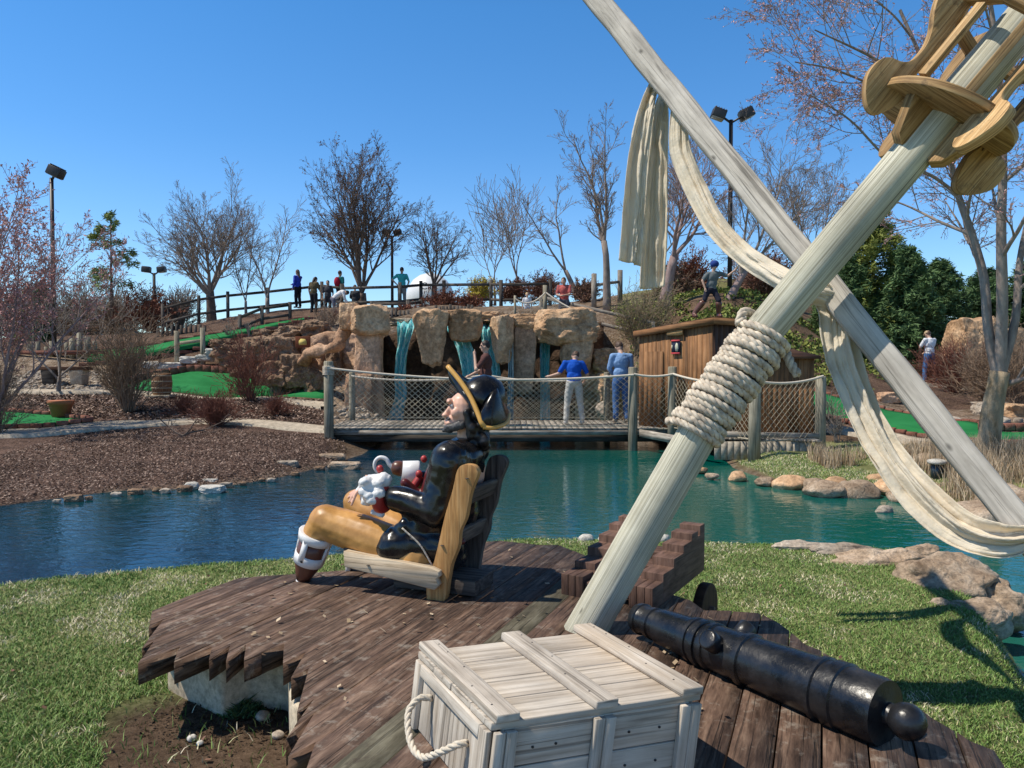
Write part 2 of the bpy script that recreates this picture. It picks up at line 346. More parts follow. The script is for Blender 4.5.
s = NT('gloss_black_paint'); ob = s.coord(); n = s.noise(ob, 9, 7, .7); n2 = s.noise(ob, 45, 4, .6); c = s.ramp(n, 0, [(.45, (.005, .005, .007)), (.62, (.014, .013, .013)), (.78, (.06, .055, .05))]); rr = s.ramp(n, 0, [(.4, .17), (.72, .42)])
M['coat'] = s.fin((c, 0), (rr, 0), s.bump((n2, 0), .12, .004), .5)
M['ochre'] = plain('ochre_paint', (.44, .20, .045), .42, .22, 7, .12, c2=(.56, .29, .085))
M['red'] = plain('red_paint', (.42, .035, .03), .4, .2, 12)
M['darkred'] = plain('dark_red_paint', (.10, .012, .012), .4, .2, 12)
M['white'] = plain('white_paint', (.74, .73, .72), .4, .08, 12, .05)
M['statue_skin'] = plain('painted_skin', (.74, .42, .30), .4, .08, 12)
M['brown'] = plain('brown_paint', (.13, .05, .032), .35, .2, 10)
M['gold'] = plain('gold_trim_paint', (.60, .33, .08), .4, .1, 14)
M['hair_black'] = plain('black_hair_paint', (.012, .011, .012), .4, .3, 40, .5)
M['beard'] = plain('grey_beard_paint', (.07, .065, .065), .5, .4, 60, .5)
M['soil'] = plain('soil', (.06, .04, .026), .95, .5, 30, 1.0, .1)
s = NT('pond_water'); ob = s.coord('Object', (1, 1.0, 1)); n1 = s.noise(s.coord('Object', (1.0, 1.6, 1)), 4.2, 3, .5, .8)
n2 = s.noise(s.coord('Object', (1.0, 1.7, 1)), 14, 3, .5, .3); n3 = s.noise(ob, .22, 2, .5)
cd = s.ramp(n3, 0, [(.40, (.001, .028, .058)), (.62, (.001, .042, .056))])
g = s.n('ShaderNodeSeparateXYZ'); s.l(ob, 0, g, 0)
f = s.n('ShaderNodeMapRange'); s.l(g, 0, f, 0); f.inputs[1].default_value = -2.5; f.inputs[2].default_value = 2.5
c = s.mix((f, 0), (cd, 0), (.001, .092, .076))
sh = s.attr('tint'); c = s.mix((sh, 2), c, (.03, .15, .11))
b1 = s.bump((n1, 0), .26, .03); b2 = s.bump((n2, 0), .16, .005, b1)
M['water'] = s.fin(c, .03, b2, .5, IOR=1.5)
def water_fall(name, ca, cb):
    s = NT(name); uv = s.coord('UV', (1.6, 14, 1)); n = s.noise(uv, 2.5, 8, .7, .5); r = s.ramp(n, 0, [(.34, ca), (.48, cb), (.58, (.75, .88, .88))])
    m = s.fin((r, 0), .45, s.bump((n, 0), .9, .05), .3); al = s.ramp(n, 0, [(.33, .25), (.40, 1.)]); s.l(al, 0, s.b, 'Alpha'); return m
M['fall'] = water_fall('falling_water', (.0, .36, .42), (.06, .62, .65)); M['spray'] = water_fall('white_water', (.25, .45, .45), (.6, .75, .75))
def bark(name, cd, cl, sc_=9):
    s = NT(name); ob = s.coord('Object', (1, 1, .35)); n = s.noise(ob, sc_, 7, .7); r = s.ramp(n, 0, [(.3, cd), (.7, cl)]); return s.fin((r, 0), .95, s.bump((n, 0), .8, .03), .15)
M['bark'] = bark('grey_bark', (.17, .13, .11), (.40, .33, .28)); M['bark_d'] = bark('dark_bark', (.09, .066, .054), (.24, .18, .145))
M['bark_l'] = bark('pale_bark', (.15, .12, .10), (.38, .33, .29), 6); M['twig_pink'] = bark('pinkish_twigs', (.20, .13, .12), (.42, .31, .28))
M['bark_lichen'] = bark('mottled_trunk', (.17, .125, .07), (.46, .36, .25), 8)
M['twig_tan'] = bark('tan_twigs', (.17, .11, .075), (.38, .28, .20)); M['twig_red'] = bark('maroon_twigs', (.12, .045, .034), (.30, .14, .10))
M['reedy'] = bark('straw_twigs', (.18, .13, .08), (.42, .33, .22))
def leafm(name, cd, cl):
    s = NT(name); t = s.attr('tint'); r = s.ramp(t, 2, [(0., cd), (1., cl)]); return s.fin((r, 0), .7, None, .25)
M['bud'] = leafm('pink_buds', (.42, .18, .17), (.70, .42, .38)); M['deadleaf'] = leafm('dead_leaves', (.09, .045, .03), (.24, .13, .09))
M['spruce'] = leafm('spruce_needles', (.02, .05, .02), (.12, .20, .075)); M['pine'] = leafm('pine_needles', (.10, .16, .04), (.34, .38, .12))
M['juniper'] = leafm('yellow_green_leaves', (.05, .08, .015), (.27, .30, .07)); M['redleaf'] = leafm('red_brown_leaves', (.09, .025, .015), (.26, .10, .055))
M['yellowleaf'] = leafm('yellow_blossom', (.4, .32, .03), (.7, .6, .1)); M['reed'] = leafm('dry_reeds', (.30, .21, .12), (.66, .52, .36))
M['chip'] = leafm('bark_chips', (.035, .018, .014), (.46, .33, .26))
s = NT('grass_blades'); t = s.attr('tint'); r = s.ramp(t, 2, [(0., (.085, .16, .035)), (.45, (.19, .31, .075)), (.66, (.33, .39, .14)), (.82, (.55, .50, .28)), (1., (.78, .68, .50))])
M['blade'] = s.fin((r, 0), .55, None, .25, Subsurface_Weight=0.0)
# ================================================================== TERRAIN
ctrl = [(-9, -3, 0), (0, -3, 0), (9, -3, 0), (-9, 3, 0), (9, 2, -.05), (0, 3, 0), (-4, 5, 0), (0, 6, 0), (4, 4.5, -.02), (3, 6, -.02), (-9, 6, 0)]
def C(px, py, Y): q = P(px, py, Y); ctrl.append((q[0], q[1], q[2]))
for a in [(0, 497, 10.6), (-200, 480, 12), (100, 468, 12.8), (0, 440, 15.6), (-250, 430, 17), (200, 450, 14.2), (300, 447, 15.2), (0, 424, 18.2), (120, 424, 18), (250, 424, 18),
          (330, 430, 17.6), (30, 400, 21), (150, 402, 21), (300, 408, 20.5), (390, 412, 20.5), (-200, 395, 22), (60, 382, 24), (200, 391, 24), (300, 390, 24.2), (150, 376, 25.5),
          (250, 374, 26), (60, 362, 26.5), (60, 342, 28.5), (-150, 350, 28), (120, 356, 27.5), (180, 348, 28), (240, 334, 29), (310, 321, 30), (150, 338, 33),
          (130, 335, 40), (60, 340, 42), (200, 323, 34), (250, 314, 34), (300, 309, 33), (350, 307, 32), (400, 308, 33), (440, 309, 33), (480, 310, 32), (540, 307, 31), (600, 300, 31),
          (350, 318, 27.5), (400, 321, 25.5), (470, 320, 25.2), (550, 316, 25.2), (300, 379, 25.2), (300, 399.5, 22.2), (268, 398, 22.2), (325, 402, 21.4), (335, 399, 22.6), (310, 345, 25.5), (340, 340, 25.5),
          (620, 408, 19.5), (610, 375, 22), (640, 345, 24.5), (620, 318, 27), (650, 300, 29), (700, 325, 22.5), (690, 300, 26), (770, 305, 26), (760, 285, 31), (700, 282, 31),
          (790, 350, 27), (830, 345, 30), (835, 390, 20), (780, 468, 12.4), (730, 459, 13.2), (780, 453, 14), (850, 448, 14.4), (870, 476, 12), (950, 470, 11.6), (1000, 470, 11),
          (1060, 500, 9.3), (1100, 540, 7.8), (1200, 480, 9), (830, 412, 17.6), (930, 432, 15.4), (1030, 452, 13.4), (1200, 440, 13), (920, 402, 20), (1000, 412, 19), (930, 386, 23.5), (1000, 385, 24),
          (980, 365, 27), (900, 372, 28), (1100, 370, 26), (1024, 330, 36), (860, 345, 36), (1200, 340, 36), (800, 300, 40)]: C(*a)
ctrl += [(-60, 20, 1.0), (-60, 45, 1.5), (-30, 60, 1.8), (0, 60, 2.0), (30, 60, 2.5), (60, 40, 3), (60, 15, 1), (-25, 8, -.1), (25, 8, 0), (-60, 90, 1.5), (60, 90, 2), (0, 95, 1.5), (-20, 48, 2.2), (5, 46, 3.0), (20, 48, 3.5)]
ctrl = np.array(ctrl)
_D = np.sqrt(((ctrl[:, None, :2] - ctrl[None, :, :2]) ** 2).sum(-1) + .64)
_n = len(ctrl); _A = np.zeros((_n + 3, _n + 3)); _A[:_n, :_n] = _D - np.eye(_n) * .02; _A[:_n, _n] = 1; _A[:_n, _n + 1:] = ctrl[:, :2]; _A[_n:, :_n] = _A[:_n, _n:].T
_W = np.linalg.solve(_A, np.concatenate([ctrl[:, 2], [0, 0, 0]]))
def land(x, y):
    x = np.asarray(x, float); y = np.asarray(y, float); sh = x.shape; x = x.ravel(); y = y.ravel(); out = np.zeros(len(x))
    for i in range(0, len(x), 20000):
        a = x[i:i + 20000]; b = y[i:i + 20000]
        D = np.sqrt((a[:, None] - ctrl[None, :, 0]) ** 2 + (b[:, None] - ctrl[None, :, 1]) ** 2 + .64)
        out[i:i + 20000] = D @ _W[:_n] + _W[_n] + _W[_n + 1] * a + _W[_n + 2] * b
    near = smooth(7.5, 5.5, y) * smooth(11, 7, np.abs(x))
    return (out * (1 - near)).reshape(sh)
near_shore = [(-420, 640), (-200, 615), (0, 590), (140, 575), (300, 560), (420, 548), (540, 540), (700, 541), (850, 549), (925, 557), (985, 578), (1015, 612), (1040, 650), (1090, 720)]
pond = [tuple(PZ(a, b, -.06)[:2] + np.array([0.02 * (a > 900) * 5, .22])) for a, b in near_shore]
far_shore = [(1500, 800), (1500, 560), (1250, 545), (1090, 535), (1000, 522), (940, 506), (900, 497), (860, 490), (800, 487), (760, 482), (722, 468), (712, 456), (735, 449), (700, 446), (665, 443)]
pond += [tuple(PZ(a, b, SW)[:2]) for a, b in far_shore]
pond += [(3.2, 19.3), (2.9, 21.6), (3.0, 24.6), (-.5, 24.8), (-4.3, 24.6), (-4.2, 22.4), (-3.0, 20.9), (-2.6, 19.2), (-3.0, 18.0)]
pond += [tuple(PZ(a, b, SW)[:2]) for a, b in [(372, 455), (340, 466), (300, 477), (250, 486), (205, 492), (130, 494), (60, 503), (0, 512), (-120, 530), (-420, 560)]]
pond = np.array(pond)
def sdist(x, y, poly):                   # >0 outside
    x = np.asarray(x, float); y = np.asarray(y, float); d = np.full(x.shape, 1e9); ins = np.zeros(x.shape, bool); n = len(poly)
    for i in range(n):
        ax, ay = poly[i]; bx, by = poly[(i + 1) % n]; ex, ey = bx - ax, by - ay
        t = np.clip(((x - ax) * ex + (y - ay) * ey) / (ex * ex + ey * ey + 1e-12), 0, 1)
        d = np.minimum(d, (x - ax - t * ex) ** 2 + (y - ay - t * ey) ** 2)
        c = ((ay > y) != (by > y)); xx = ax + (y - ay) * ex / (ey if abs(ey) > 1e-12 else 1e-12); ins ^= c & (x < xx)
    d = np.sqrt(d); return np.where(ins, -d, d)
def H(x, y):
    x = np.asarray(x, float); y = np.asarray(y, float)
    L = land(x, y); d = sdist(x, y, pond); far = smooth(7, 9, y)
    L = L + (fbm(x * .8, y * .8) - .5) * np.where(x < -3.2, .08, .2) * far * smooth(.5, 3, d) + (fbm(x * 1.7 + 5, y * 1.7) - .5) * .03
    wd = .32 + far * .7 + (fbm(x * 2, y * 2) - .5) * .3
    out = SW - .04 + (np.maximum(L, -.25) - SW + .04) * smooth(-.05, 1, d / np.maximum(wd, .1))
    return np.where(d > 0, out, np.maximum(SW - .05 + d * .9, -1.5))
def h1(x, y): return float(H(np.array([x]), np.array([y]))[0])
def on(px, py, Y):                       # ground point under the bearing px at distance Y
    q = P(px, py, Y); q[2] = h1(q[0], q[1]); return q
xs = np.unique(np.concatenate([np.linspace(-400, -40, 25), np.linspace(-40, -13, 50), np.linspace(-13, 16, 170), np.linspace(16, 45, 50), np.linspace(45, 400, 25)]))
ys = np.unique(np.concatenate([np.linspace(-40, 0, 15), np.linspace(0, 9, 75), np.linspace(9, 36, 165), np.linspace(36, 95, 60), np.linspace(95, 900, 25)]))
gx, gy = np.meshgrid(xs, ys); gz = H(gx, gy)
gz = np.where((np.abs(gx) > 70) | (gy > 100), 1.2, gz)
me_n = len(xs); V = np.stack([gx, gy, gz], -1).reshape(-1, 3)
i = np.arange(len(ys) - 1)[:, None]; j = np.arange(me_n - 1)[None, :]
f = np.stack([i * me_n + j, i * me_n + j + 1, (i + 1) * me_n + j + 1, (i + 1) * me_n + j], -1).reshape(-1, 4)
gmb = MB(); gmb.add(V, [f], None, 0.5); gme = gmb.mesh('ground')
dd = sdist(gx, gy, pond)
n1 = fbm(gx * .9 + 3, gy * .9); n2 = fbm(gx * 2.5, gy * 2.5)
PX = gx / np.maximum(gy, .1) * F + 512
grass = np.clip(smooth(8.6, 7.6, gy), 0, 1)
rg = (gy > 8) & (gx > 2.6) & (gy < 15.0) & (PX > 700); grass = np.where(rg, np.clip(1.15 - n1 * .5, 0, 1) * smooth(.25, .5, dd), grass)
grass = np.where((gy > 45), .5, grass)
hillg = (gy > 26) & (PX > 620) & (PX < 800); grass = np.where(hillg, n1 * 1.1, grass)
mulch = np.where((gy > 8.5) & (PX < 330) & (gy < 22.0), 1.0, 0.0)
mulch = np.maximum(mulch, np.where((PX > 820) & (gy > 16), .9 * n2 + .3, 0)); mulch = np.where((gy > 27) & (gy < 45) & (PX < 330), .6, mulch)
mulch = mulch * (1 - grass)
rocky = np.where((gy > 8.5) & (grass < .3), smooth(.9, .2, dd + n2 * .5), 0)
rocky = np.maximum(rocky, np.where((gy > 22.5) & (gy < 27) & (PX < 110), .9, 0)); rocky = np.maximum(rocky, np.where((gy > 18.3) & (gy < 24) & (PX > 330) & (PX < 640), .9, 0))
rocky = np.maximum(rocky, np.where((PX > 330) & (PX < 640) & (gy > 24) & (gy < 40), .6, 0)); rocky = np.maximum(rocky, np.where((PX > 820) & (gy > 16.5) & (gy < 19.5), .8 * n1 + .3, 0))
soilp = PZ(240, 725, 0); ds = np.hypot((gx - soilp[0] - .0) / .62, (gy - soilp[1] + .1) / .62); sm_ = smooth(1.15, .75, ds + (n2 - .5) * .5)
grass = grass * (1 - sm_)
mulch = np.maximum(mulch * (1 - sm_), 0)
ca = gme.color_attributes.new('zone', 'FLOAT_COLOR', 'POINT')
ca.data.foreach_set('color', np.stack([grass, mulch, rocky, np.ones_like(grass)], -1).reshape(-1).astype(np.float32))
s = NT('ground_cover'); z = s.attr('zone'); sep = s.n('ShaderNodeSeparateColor'); s.l(z, 0, sep, 0); ob = s.coord()
nf = s.noise(ob, 26, 8, .75); nm = s.noise(ob, 2.2, 6, .6); nl = s.noise(ob, .45, 4, .5); nv = s.n('ShaderNodeTexVoronoi'); s.l(ob, 0, nv, 0); nv.inputs['Scale'].default_value = 17; nv.inputs['Randomness'].default_value = 1
soil = s.ramp(nf, 0, [(.3, (.07, .042, .025)), (.7, (.22, .15, .10))])
gr = s.ramp(nf, 0, [(.3, (.12, .14, .05)), (.5, (.23, .26, .10)), (.72, (.42, .38, .21))])
mu = s.ramp(nf, 0, [(.34, (.035, .02, .016)), (.50, (.12, .074, .056)), (.62, (.28, .19, .15)), (.74, (.60, .46, .38))])
v2 = s.ramp(nv, 1, [(.1, (.13, .085, .055)), (.5, (.33, .25, .18)), (.9, (.52, .45, .37))])
ro = s.mix(.35, (v2, 0), (soil, 0))
fm = s.ramp(nm, 0, [(.3, -.0), (.7, 1.)])
c = s.mix((sep, 1), (soil, 0), (mu, 0)); c = s.mix((sep, 2), c, ro); c = s.mix((sep, 0), c, (gr, 0))
bl = s.ramp(nl, 0, [(.3, .72), (.7, 1.22)]); c = s.mix(1.0, c, (bl, 0), 'MULTIPLY'); bl2 = s.ramp(nm, 0, [(.35, .62), (.6, 1.12)]); c = s.mix(1.0, c, (bl2, 0), 'MULTIPLY')  # random ground tone; the darker patches also paint in some shadow
bh = s.mix(.4, (nf, 0), (nv, 0)); M['ground'] = s.fin(c, .95, s.bump(bh, 1.0, .05), .12)
g_ = link('ground', gme, M['ground'], None, True); struct(g_)
# ------------------------------------------------------------------ pond surface
wx = np.linspace(-22, 24, 185); wy = np.linspace(3.5, 24, 110); ax, ay = np.meshgrid(wx, wy)
sd_ = sdist(ax, ay, pond); shal = np.clip(smooth(-.9, -.05, sd_), 0, 1) * .85 * smooth(2.5, 4.2, ax) * (ay < 14)
n_ = len(wx); i = np.arange(len(wy) - 1)[:, None]; j = np.arange(n_ - 1)[None, :]
f = np.stack([i * n_ + j, i * n_ + j + 1, (i + 1) * n_ + j + 1, (i + 1) * n_ + j], -1).reshape(-1, 4)
keep = (sd_.ravel()[f].min(1) < .8); mb = MB(); mb.add(np.stack([ax, ay, np.full_like(ax, SW)], -1).reshape(-1, 3), [f[keep]], None, shal.ravel())
struct(mb.build('water', M['water'], None, True))
# ------------------------------------------------------------------ draped sheets
def sheet(name, pts, mat_, lift=.04, rings=10, n=90):
    pts = np.array([np.asarray(p)[:2] for p in pts]); c = pts.mean(0)
    cl = np.vstack([pts, pts[:1]]); L = np.concatenate([[0], np.cumsum(np.linalg.norm(np.diff(cl, axis=0), axis=1))]); t = np.linspace(0, L[-1], n, endpoint=False)
    b = np.stack([np.interp(t, L, cl[:, 0]), np.interp(t, L, cl[:, 1])], -1)
    for _ in range(2): b = (np.roll(b, 1, 0) + 2 * b + np.roll(b, -1, 0)) / 4
    V = [np.append(c, 0)]
    for k in range(1, rings + 1): V += [np.append(c + (q - c) * k / rings, 0) for q in b]
    V = np.array(V); V[:, 2] = H(V[:, 0], V[:, 1]) + lift
    skirt = V[-n:].copy(); skirt[:, 2] -= .2; V = np.vstack([V, skirt])
    j = np.arange(n); k2 = (j + 1) % n; F_ = [np.stack([j * 0, 1 + j, 1 + k2], -1)]
    F_.append(np.vstack([np.stack([1 + r_ * n + j, 1 + (r_ + 1) * n + j, 1 + (r_ + 1) * n + k2, 1 + r_ * n + k2], -1) for r_ in range(rings)]))
    mb = MB(); mb.add(V, F_, None, .5); o = mb.build(name, mat_, None, True); return o, b
def strip(name, cen, wid, mat_, lift=.04, step=.25):
    cen = np.array([np.asarray(p)[:2] for p in cen]); L = np.concatenate([[0], np.cumsum(np.linalg.norm(np.diff(cen, axis=0), axis=1))]); t = np.arange(0, L[-1], step)
    q = np.stack([np.interp(t, L, cen[:, 0]), np.interp(t, L, cen[:, 1])], -1); ww = np.interp(t, L, wid)
    for _ in range(6): q[1:-1] = (q[:-2] + 2 * q[1:-1] + q[2:]) / 4
    tg = np.gradient(q, axis=0); tg /= np.linalg.norm(tg, axis=1)[:, None]; nn = np.stack([-tg[:, 1], tg[:, 0]], -1); m = 9; V = []
    for s_ in np.linspace(-.5, .5, m): V.append(q + nn * (ww * s_)[:, None])
    V = np.stack(V, 1); K = len(q); z_ = H(V[..., 0], V[..., 1]); zc = np.maximum(z_, z_.mean(1, keepdims=True)) + lift
    V = np.concatenate([V, zc[..., None]], -1); lo = V[:, :1].copy(); lo[..., 2] -= .2; hi = V[:, -1:].copy(); hi[..., 2] -= .2
    V = np.concatenate([lo, V, hi], 1); m += 2
    i = np.arange(K - 1)[:, None]; j = np.arange(m - 1)[None, :]; f = np.stack([i * m + j, (i + 1) * m + j, (i + 1) * m + j + 1, i * m + j + 1], -1).reshape(-1, 4)
    mb = MB(); mb.add(V.reshape(-1, 3), [f], None, .5); return mb.build(name, mat_, None, True), q, ww, nn
def edging(b, label, closed=True, lift=.08, size=(.24, .11, .10), upto=None):
    t = thing('brick_edging', label, 'edging', (b[0][0], b[0][1], 0)); q = np.vstack([b, b[:1]]) if closed else b
    L = np.concatenate([[0], np.cumsum(np.linalg.norm(np.diff(q, axis=0), axis=1))]); mb = MB()
    for d in np.arange(0, L[-1], size[0] + .02):
        x = np.interp(d, L, q[:, 0]); y = np.interp(d, L, q[:, 1]); x2 = np.interp(min(d + .05, L[-1]), L, q[:, 0]); y2 = np.interp(min(d + .05, L[-1]), L, q[:, 1])
        a = math.atan2(y2 - y, x2 - x) if (x2 != x or y2 != y) else 0
        mb.box((x, y, h1(x, y) + lift), (size[0], size[1], size[2]), rotz(a))
    mb.build('brick_row', M['brick'], t, False, .012, 1); return t
W = lambda px, py, Y: P(px, py, Y)
# left path, passing the island and reaching the bridge
strip('concrete_path', [W(-300, 440, 15.5), W(-60, 436, 16.2), W(30, 433, 16.8), (P(110, 425, 17.6)), W(200, 422, 18.3), W(260, 424, 18.1), W(330, 428, 17.6), W(370, 428, 17.6)], [1.3, 1.5, 1.7, 1.5, .9, .9, 1.0, 1.2], M['path'], .025)[0]['kind'] = 'structure'
strip('back_path', [W(-200, 395, 21.5), W(0, 391, 22.2), W(110, 392, 22.4), W(150, 392, 22.6), W(235, 394, 22.5), W(330, 410, 20.6)], [.9, .9, .7, .6, .6, .6], M['path'], .05)[0]['kind'] = 'structure'
o, q, ww, nn = strip('putting_green_edge_path', [W(1300, 462, 12.6), W(1024, 459, 12.9), W(940, 442, 14.2), W(890, 428, 15.2), W(840, 421, 16), W(820, 420, 16)], [.7] * 6, M['path'], .05); o.name = 'lower_path'; struct(o)
o, b = sheet('putting_green', [W(-130, 422, 17.2), W(0, 423.5, 17.3), W(60, 422, 17.5), (P(95, 418, 18.1)), W(60, 412, 19.0), W(0, 409, 19.4), W(-130, 407, 19.6)], M['turf'], .05); tag(o, 'flat putting green ending in a rounded brick edge beside the terracotta pot', 'putting green')
edging(b, 'low red brick edging around the flat green by the terracotta pot')
o, b = sheet('putting_green', [W(110, 388, 23.4), W(160, 386, 23.3), W(240, 389, 23.3), W(300, 396, 22.8), W(330, 399, 22.6), W(330, 392, 24), W(290, 381, 25), W(240, 374, 26), W(190, 374, 26), W(150, 380, 25.2)], M['turf'], .06); tag(o, 'curved putting green rising behind the barrel below the rocky bank', 'putting green')
kk = [k for k in range(len(b)) if b[k][0] / b[k][1] * F + 512 < 290 and b[k][1] > 23.9]
kk.sort(key=lambda k: b[k][0]); bb = np.array([b[k] for k in kk]); edging(bb, 'thick arched brick kerb curving above the green behind the barrel', False, .13, (.26, .2, .24))
o, q, ww, nn = strip('fairway', [W(90, 363, 27.0), W(140, 353, 27.6), W(200, 341, 28.4), W(250, 331, 29.2), W(312, 320, 30.4)], [1.5, 1.7, 1.4, .9, .4], M['turf'], .07); tag(o, 'sloping green fairway climbing the hill towards the group at the fence', 'fairway')
for s_ in (-.5, .5): edging(q + nn * (ww * s_)[:, None], 'brown kerb along the %s edge of the fairway climbing the left hill' % ('lower' if s_ < 0 else 'upper'), False, .06, (.5, .10, .12))
o, q, ww, nn = strip('fairway', [W(800, 402, 18.6), W(826, 405, 18.2), W(880, 415, 17.2), W(930, 427, 16), W(970, 437, 15.1), W(1024, 443, 14.6), W(1300, 446, 14.6)], [2.3, 2.3, 2.3, 2.1, 1.7, 1.3, 1.2], M['turf'], .07); tag(o, 'long green fairway strip running behind the reeds past the mottled tree', 'fairway')
for s_ in (-.53, .53): edging(q + nn * (ww * s_)[:, None], 'red brick edging on the %s side of the long fairway behind the reeds' % ('pond' if s_ > 0 else 'hill'), False, .06, (.20, .10, .10))
o, q, ww, nn = strip('fairway', [W(750, 352, 27), W(790, 347, 27.5), W(830, 340, 28.4)], [2.2, 2.4, 2.0], M['turf'], .08); tag(o, 'small patch of green fairway seen under the dark evergreens', 'fairway')
o, q, ww, nn = strip('tee_path', [W(850, 386, 23.2), W(900, 386, 23.2), W(975, 387, 23.4)], [.5] * 3, M['path'], .08); struct(o)
# ------------------------------------------------------------------ island bark chips and lawn blades
def scatter_tris(name, X, Y, Z, hgt, wid, lean, mat_, tint, flat=False):
    n = len(X); a = rng.random(n) * 6.283; la = rng.random(n) * 6.283
    if flat:
        ux, uy = np.cos(a) * hgt, np.sin(a) * hgt; vx, vy = -np.sin(a) * wid, np.cos(a) * wid; t1 = (rng.random(n) - .3) * hgt; t2 = (rng.random(n) - .3) * wid
        base = np.stack([X, Y, Z], -1)
        V = np.stack([base, base + np.stack([ux, uy, t1], -1), base + np.stack([ux + vx, uy + vy, t1 + t2], -1), base + np.stack([vx, vy, t2], -1)], 1)
        F_ = np.arange(n * 4).reshape(-1, 4); k = 4
    else:
        dx, dy = np.cos(a) * wid / 2, np.sin(a) * wid / 2; lx, ly = np.cos(la) * lean * hgt, np.sin(la) * lean * hgt
        b0 = np.stack([X - dx, Y - dy, Z - .004], -1); b1 = np.stack([X + dx, Y + dy, Z - .004], -1)
        m0 = np.stack([X - dx * .7 + lx * .4, Y - dy * .7 + ly * .4, Z + hgt * .62], -1); m1 = np.stack([X + dx * .7 + lx * .4, Y + dy * .7 + ly * .4, Z + hgt * .62], -1)
        tp = np.stack([X + lx, Y + ly, Z + hgt], -1)
        V = np.stack([b0, b1, m1, m0, tp], 1); k = 5
    mb = MB(); t = np.repeat(tint, k)
    if flat: mb.add(V.reshape(-1, 3), [F_], [np.zeros((n, 4, 2))], t)
    else:
        i0 = np.arange(n) * 5; q = np.stack([i0, i0 + 1, i0 + 2, i0 + 3], -1); tr = np.stack([i0 + 3, i0 + 2, i0 + 4], -1); mb.add(V.reshape(-1, 3), [q, tr], [np.zeros((n, 4, 2)), np.zeros((n, 3, 2))], t)
    o = mb.build(name, mat_); return stuff(o)
# ================================================================== THE WOODEN DECK
DZ = .33
top_px = [(152, 611), (149, 628), (164, 619), (142, 648), (154, 641), (138, 664), (180, 647), (174, 662), (212, 646), (209, 659), (230, 645), (226, 661), (246, 644), (244, 660), (284, 644), (283, 664), (306, 652),
          (291, 678), (309, 668), (297, 712), (314, 699), (286, 738), (314, 713), (288, 756), (316, 741), (296, 800)]
rest = [(280, 1000), (1200, 1000), (1040, 800), (1005, 768), (994, 751), (971, 742), (950, 728), (931, 717), (920, 708), (898, 700), (876, 677), (855, 666), (835, 659), (818, 650), (805, 645), (790, 632), (778, 623), (758, 613), (730, 611), (705, 611),
        (690, 600), (640, 585), (600, 566), (586, 556), (560, 545), (540, 545), (500, 541), (486, 542), (430, 548), (345, 570), (298, 574), (239, 578), (188, 596)]
outline = np.array([PZ(a, b, DZ)[:2] for a, b in top_px + rest])
dd_ = nrm((.38, .925)); pp = np.array([dd_[1], -dd_[0]])         # along the planks, across them
s_ = outline @ pp; u_ = outline @ dd_
def clip(poly, lo, hi):
    def half(pl, val, keep_hi):
        out = []
        for k in range(len(pl)):
            a, b = pl[k - 1], pl[k]; ia = (a[0] >= val) == keep_hi; ib = (b[0] >= val) == keep_hi
            if ia != ib: t = (val - a[0]) / (b[0] - a[0]); out.append((val, a[1] + t * (b[1] - a[1])))
            if ib: out.append(tuple(b))
        return out
    r = half(poly, lo, True)
    return half(r, hi, False) if len(r) > 2 else r
deck = thing('plank_deck', 'dark weathered wooden platform with jagged splintered plank ends on a stone base', 'deck', (0, 3.4, 0))
poly0 = list(zip(s_, u_)); smin, smax = min(s_), max(s_); W0 = .142; off0 = (np.array(PZ(530, 605, DZ)[:2]) @ pp)
k0 = math.floor((smin - off0) / W0) - 1; mb_d = MB(); mb_p = MB()
MM = np.column_stack([np.append(pp, 0), np.append(dd_, 0), [0, 0, 1]])
MM[:, 0] *= 1
k = k0
while off0 + k * W0 < smax:
    gp_ = .0012 if k < 1 else .0035; lo = off0 + k * W0 + gp_; hi = lo + W0 - 2 * gp_
    pl = clip(poly0, lo, hi)
    if len(pl) > 2:
        q = [pl[0]]
        for v in pl[1:]:
            if abs(v[0] - q[-1][0]) + abs(v[1] - q[-1][1]) > .004: q.append(v)
        # drop bridging spikes by splitting at large doubled edges is not needed: strips meet the outline once or twice
        tgt = mb_p if k == 0 else mb_d; dz = random.uniform(-.003, .003); Q = np.array(q)
        # orient local x along the plank for the grain
        Ml = np.column_stack([np.append(dd_, 0), np.append(-pp, 0), [0, 0, 1]])
        tgt.prism(np.column_stack([Q[:, 1], -Q[:, 0]]), .095, (0, 0, DZ - .0475 + dz), Ml, grain=0)
    k += 1
def deckmesh(mb, name, mat_):
    o = mb.build(name, mat_, deck, False); return o
deckmesh(mb_d, 'planks', M['deck']); deckmesh(mb_p, 'lichened_plank', M['deck_pale'])
base_px = [(166, 672), (222, 700), (243, 716), (252, 688), (292, 690), (290, 760), (300, 900)]
bp = [PZ(a, b, .08)[:2] for a, b in base_px[:2]] + [PZ(250, 690, .08)[:2], PZ(288, 692, .08)[:2], PZ(290, 735, .08)[:2], PZ(315, 768, .08)[:2], (-.3, 1.5), (1.3, 1.7), (1.3, 2.9), (.8, 3.5), (.4, 4.3), (0, 4.9), (-.9, 4.2), (-1.3, 3.75)]
mb = MB(); mb.prism(np.array(bp), .30, (0, 0, .08), np.eye(3)); mb.build('stone_base', M['concrete'], deck, False, .02, 2)
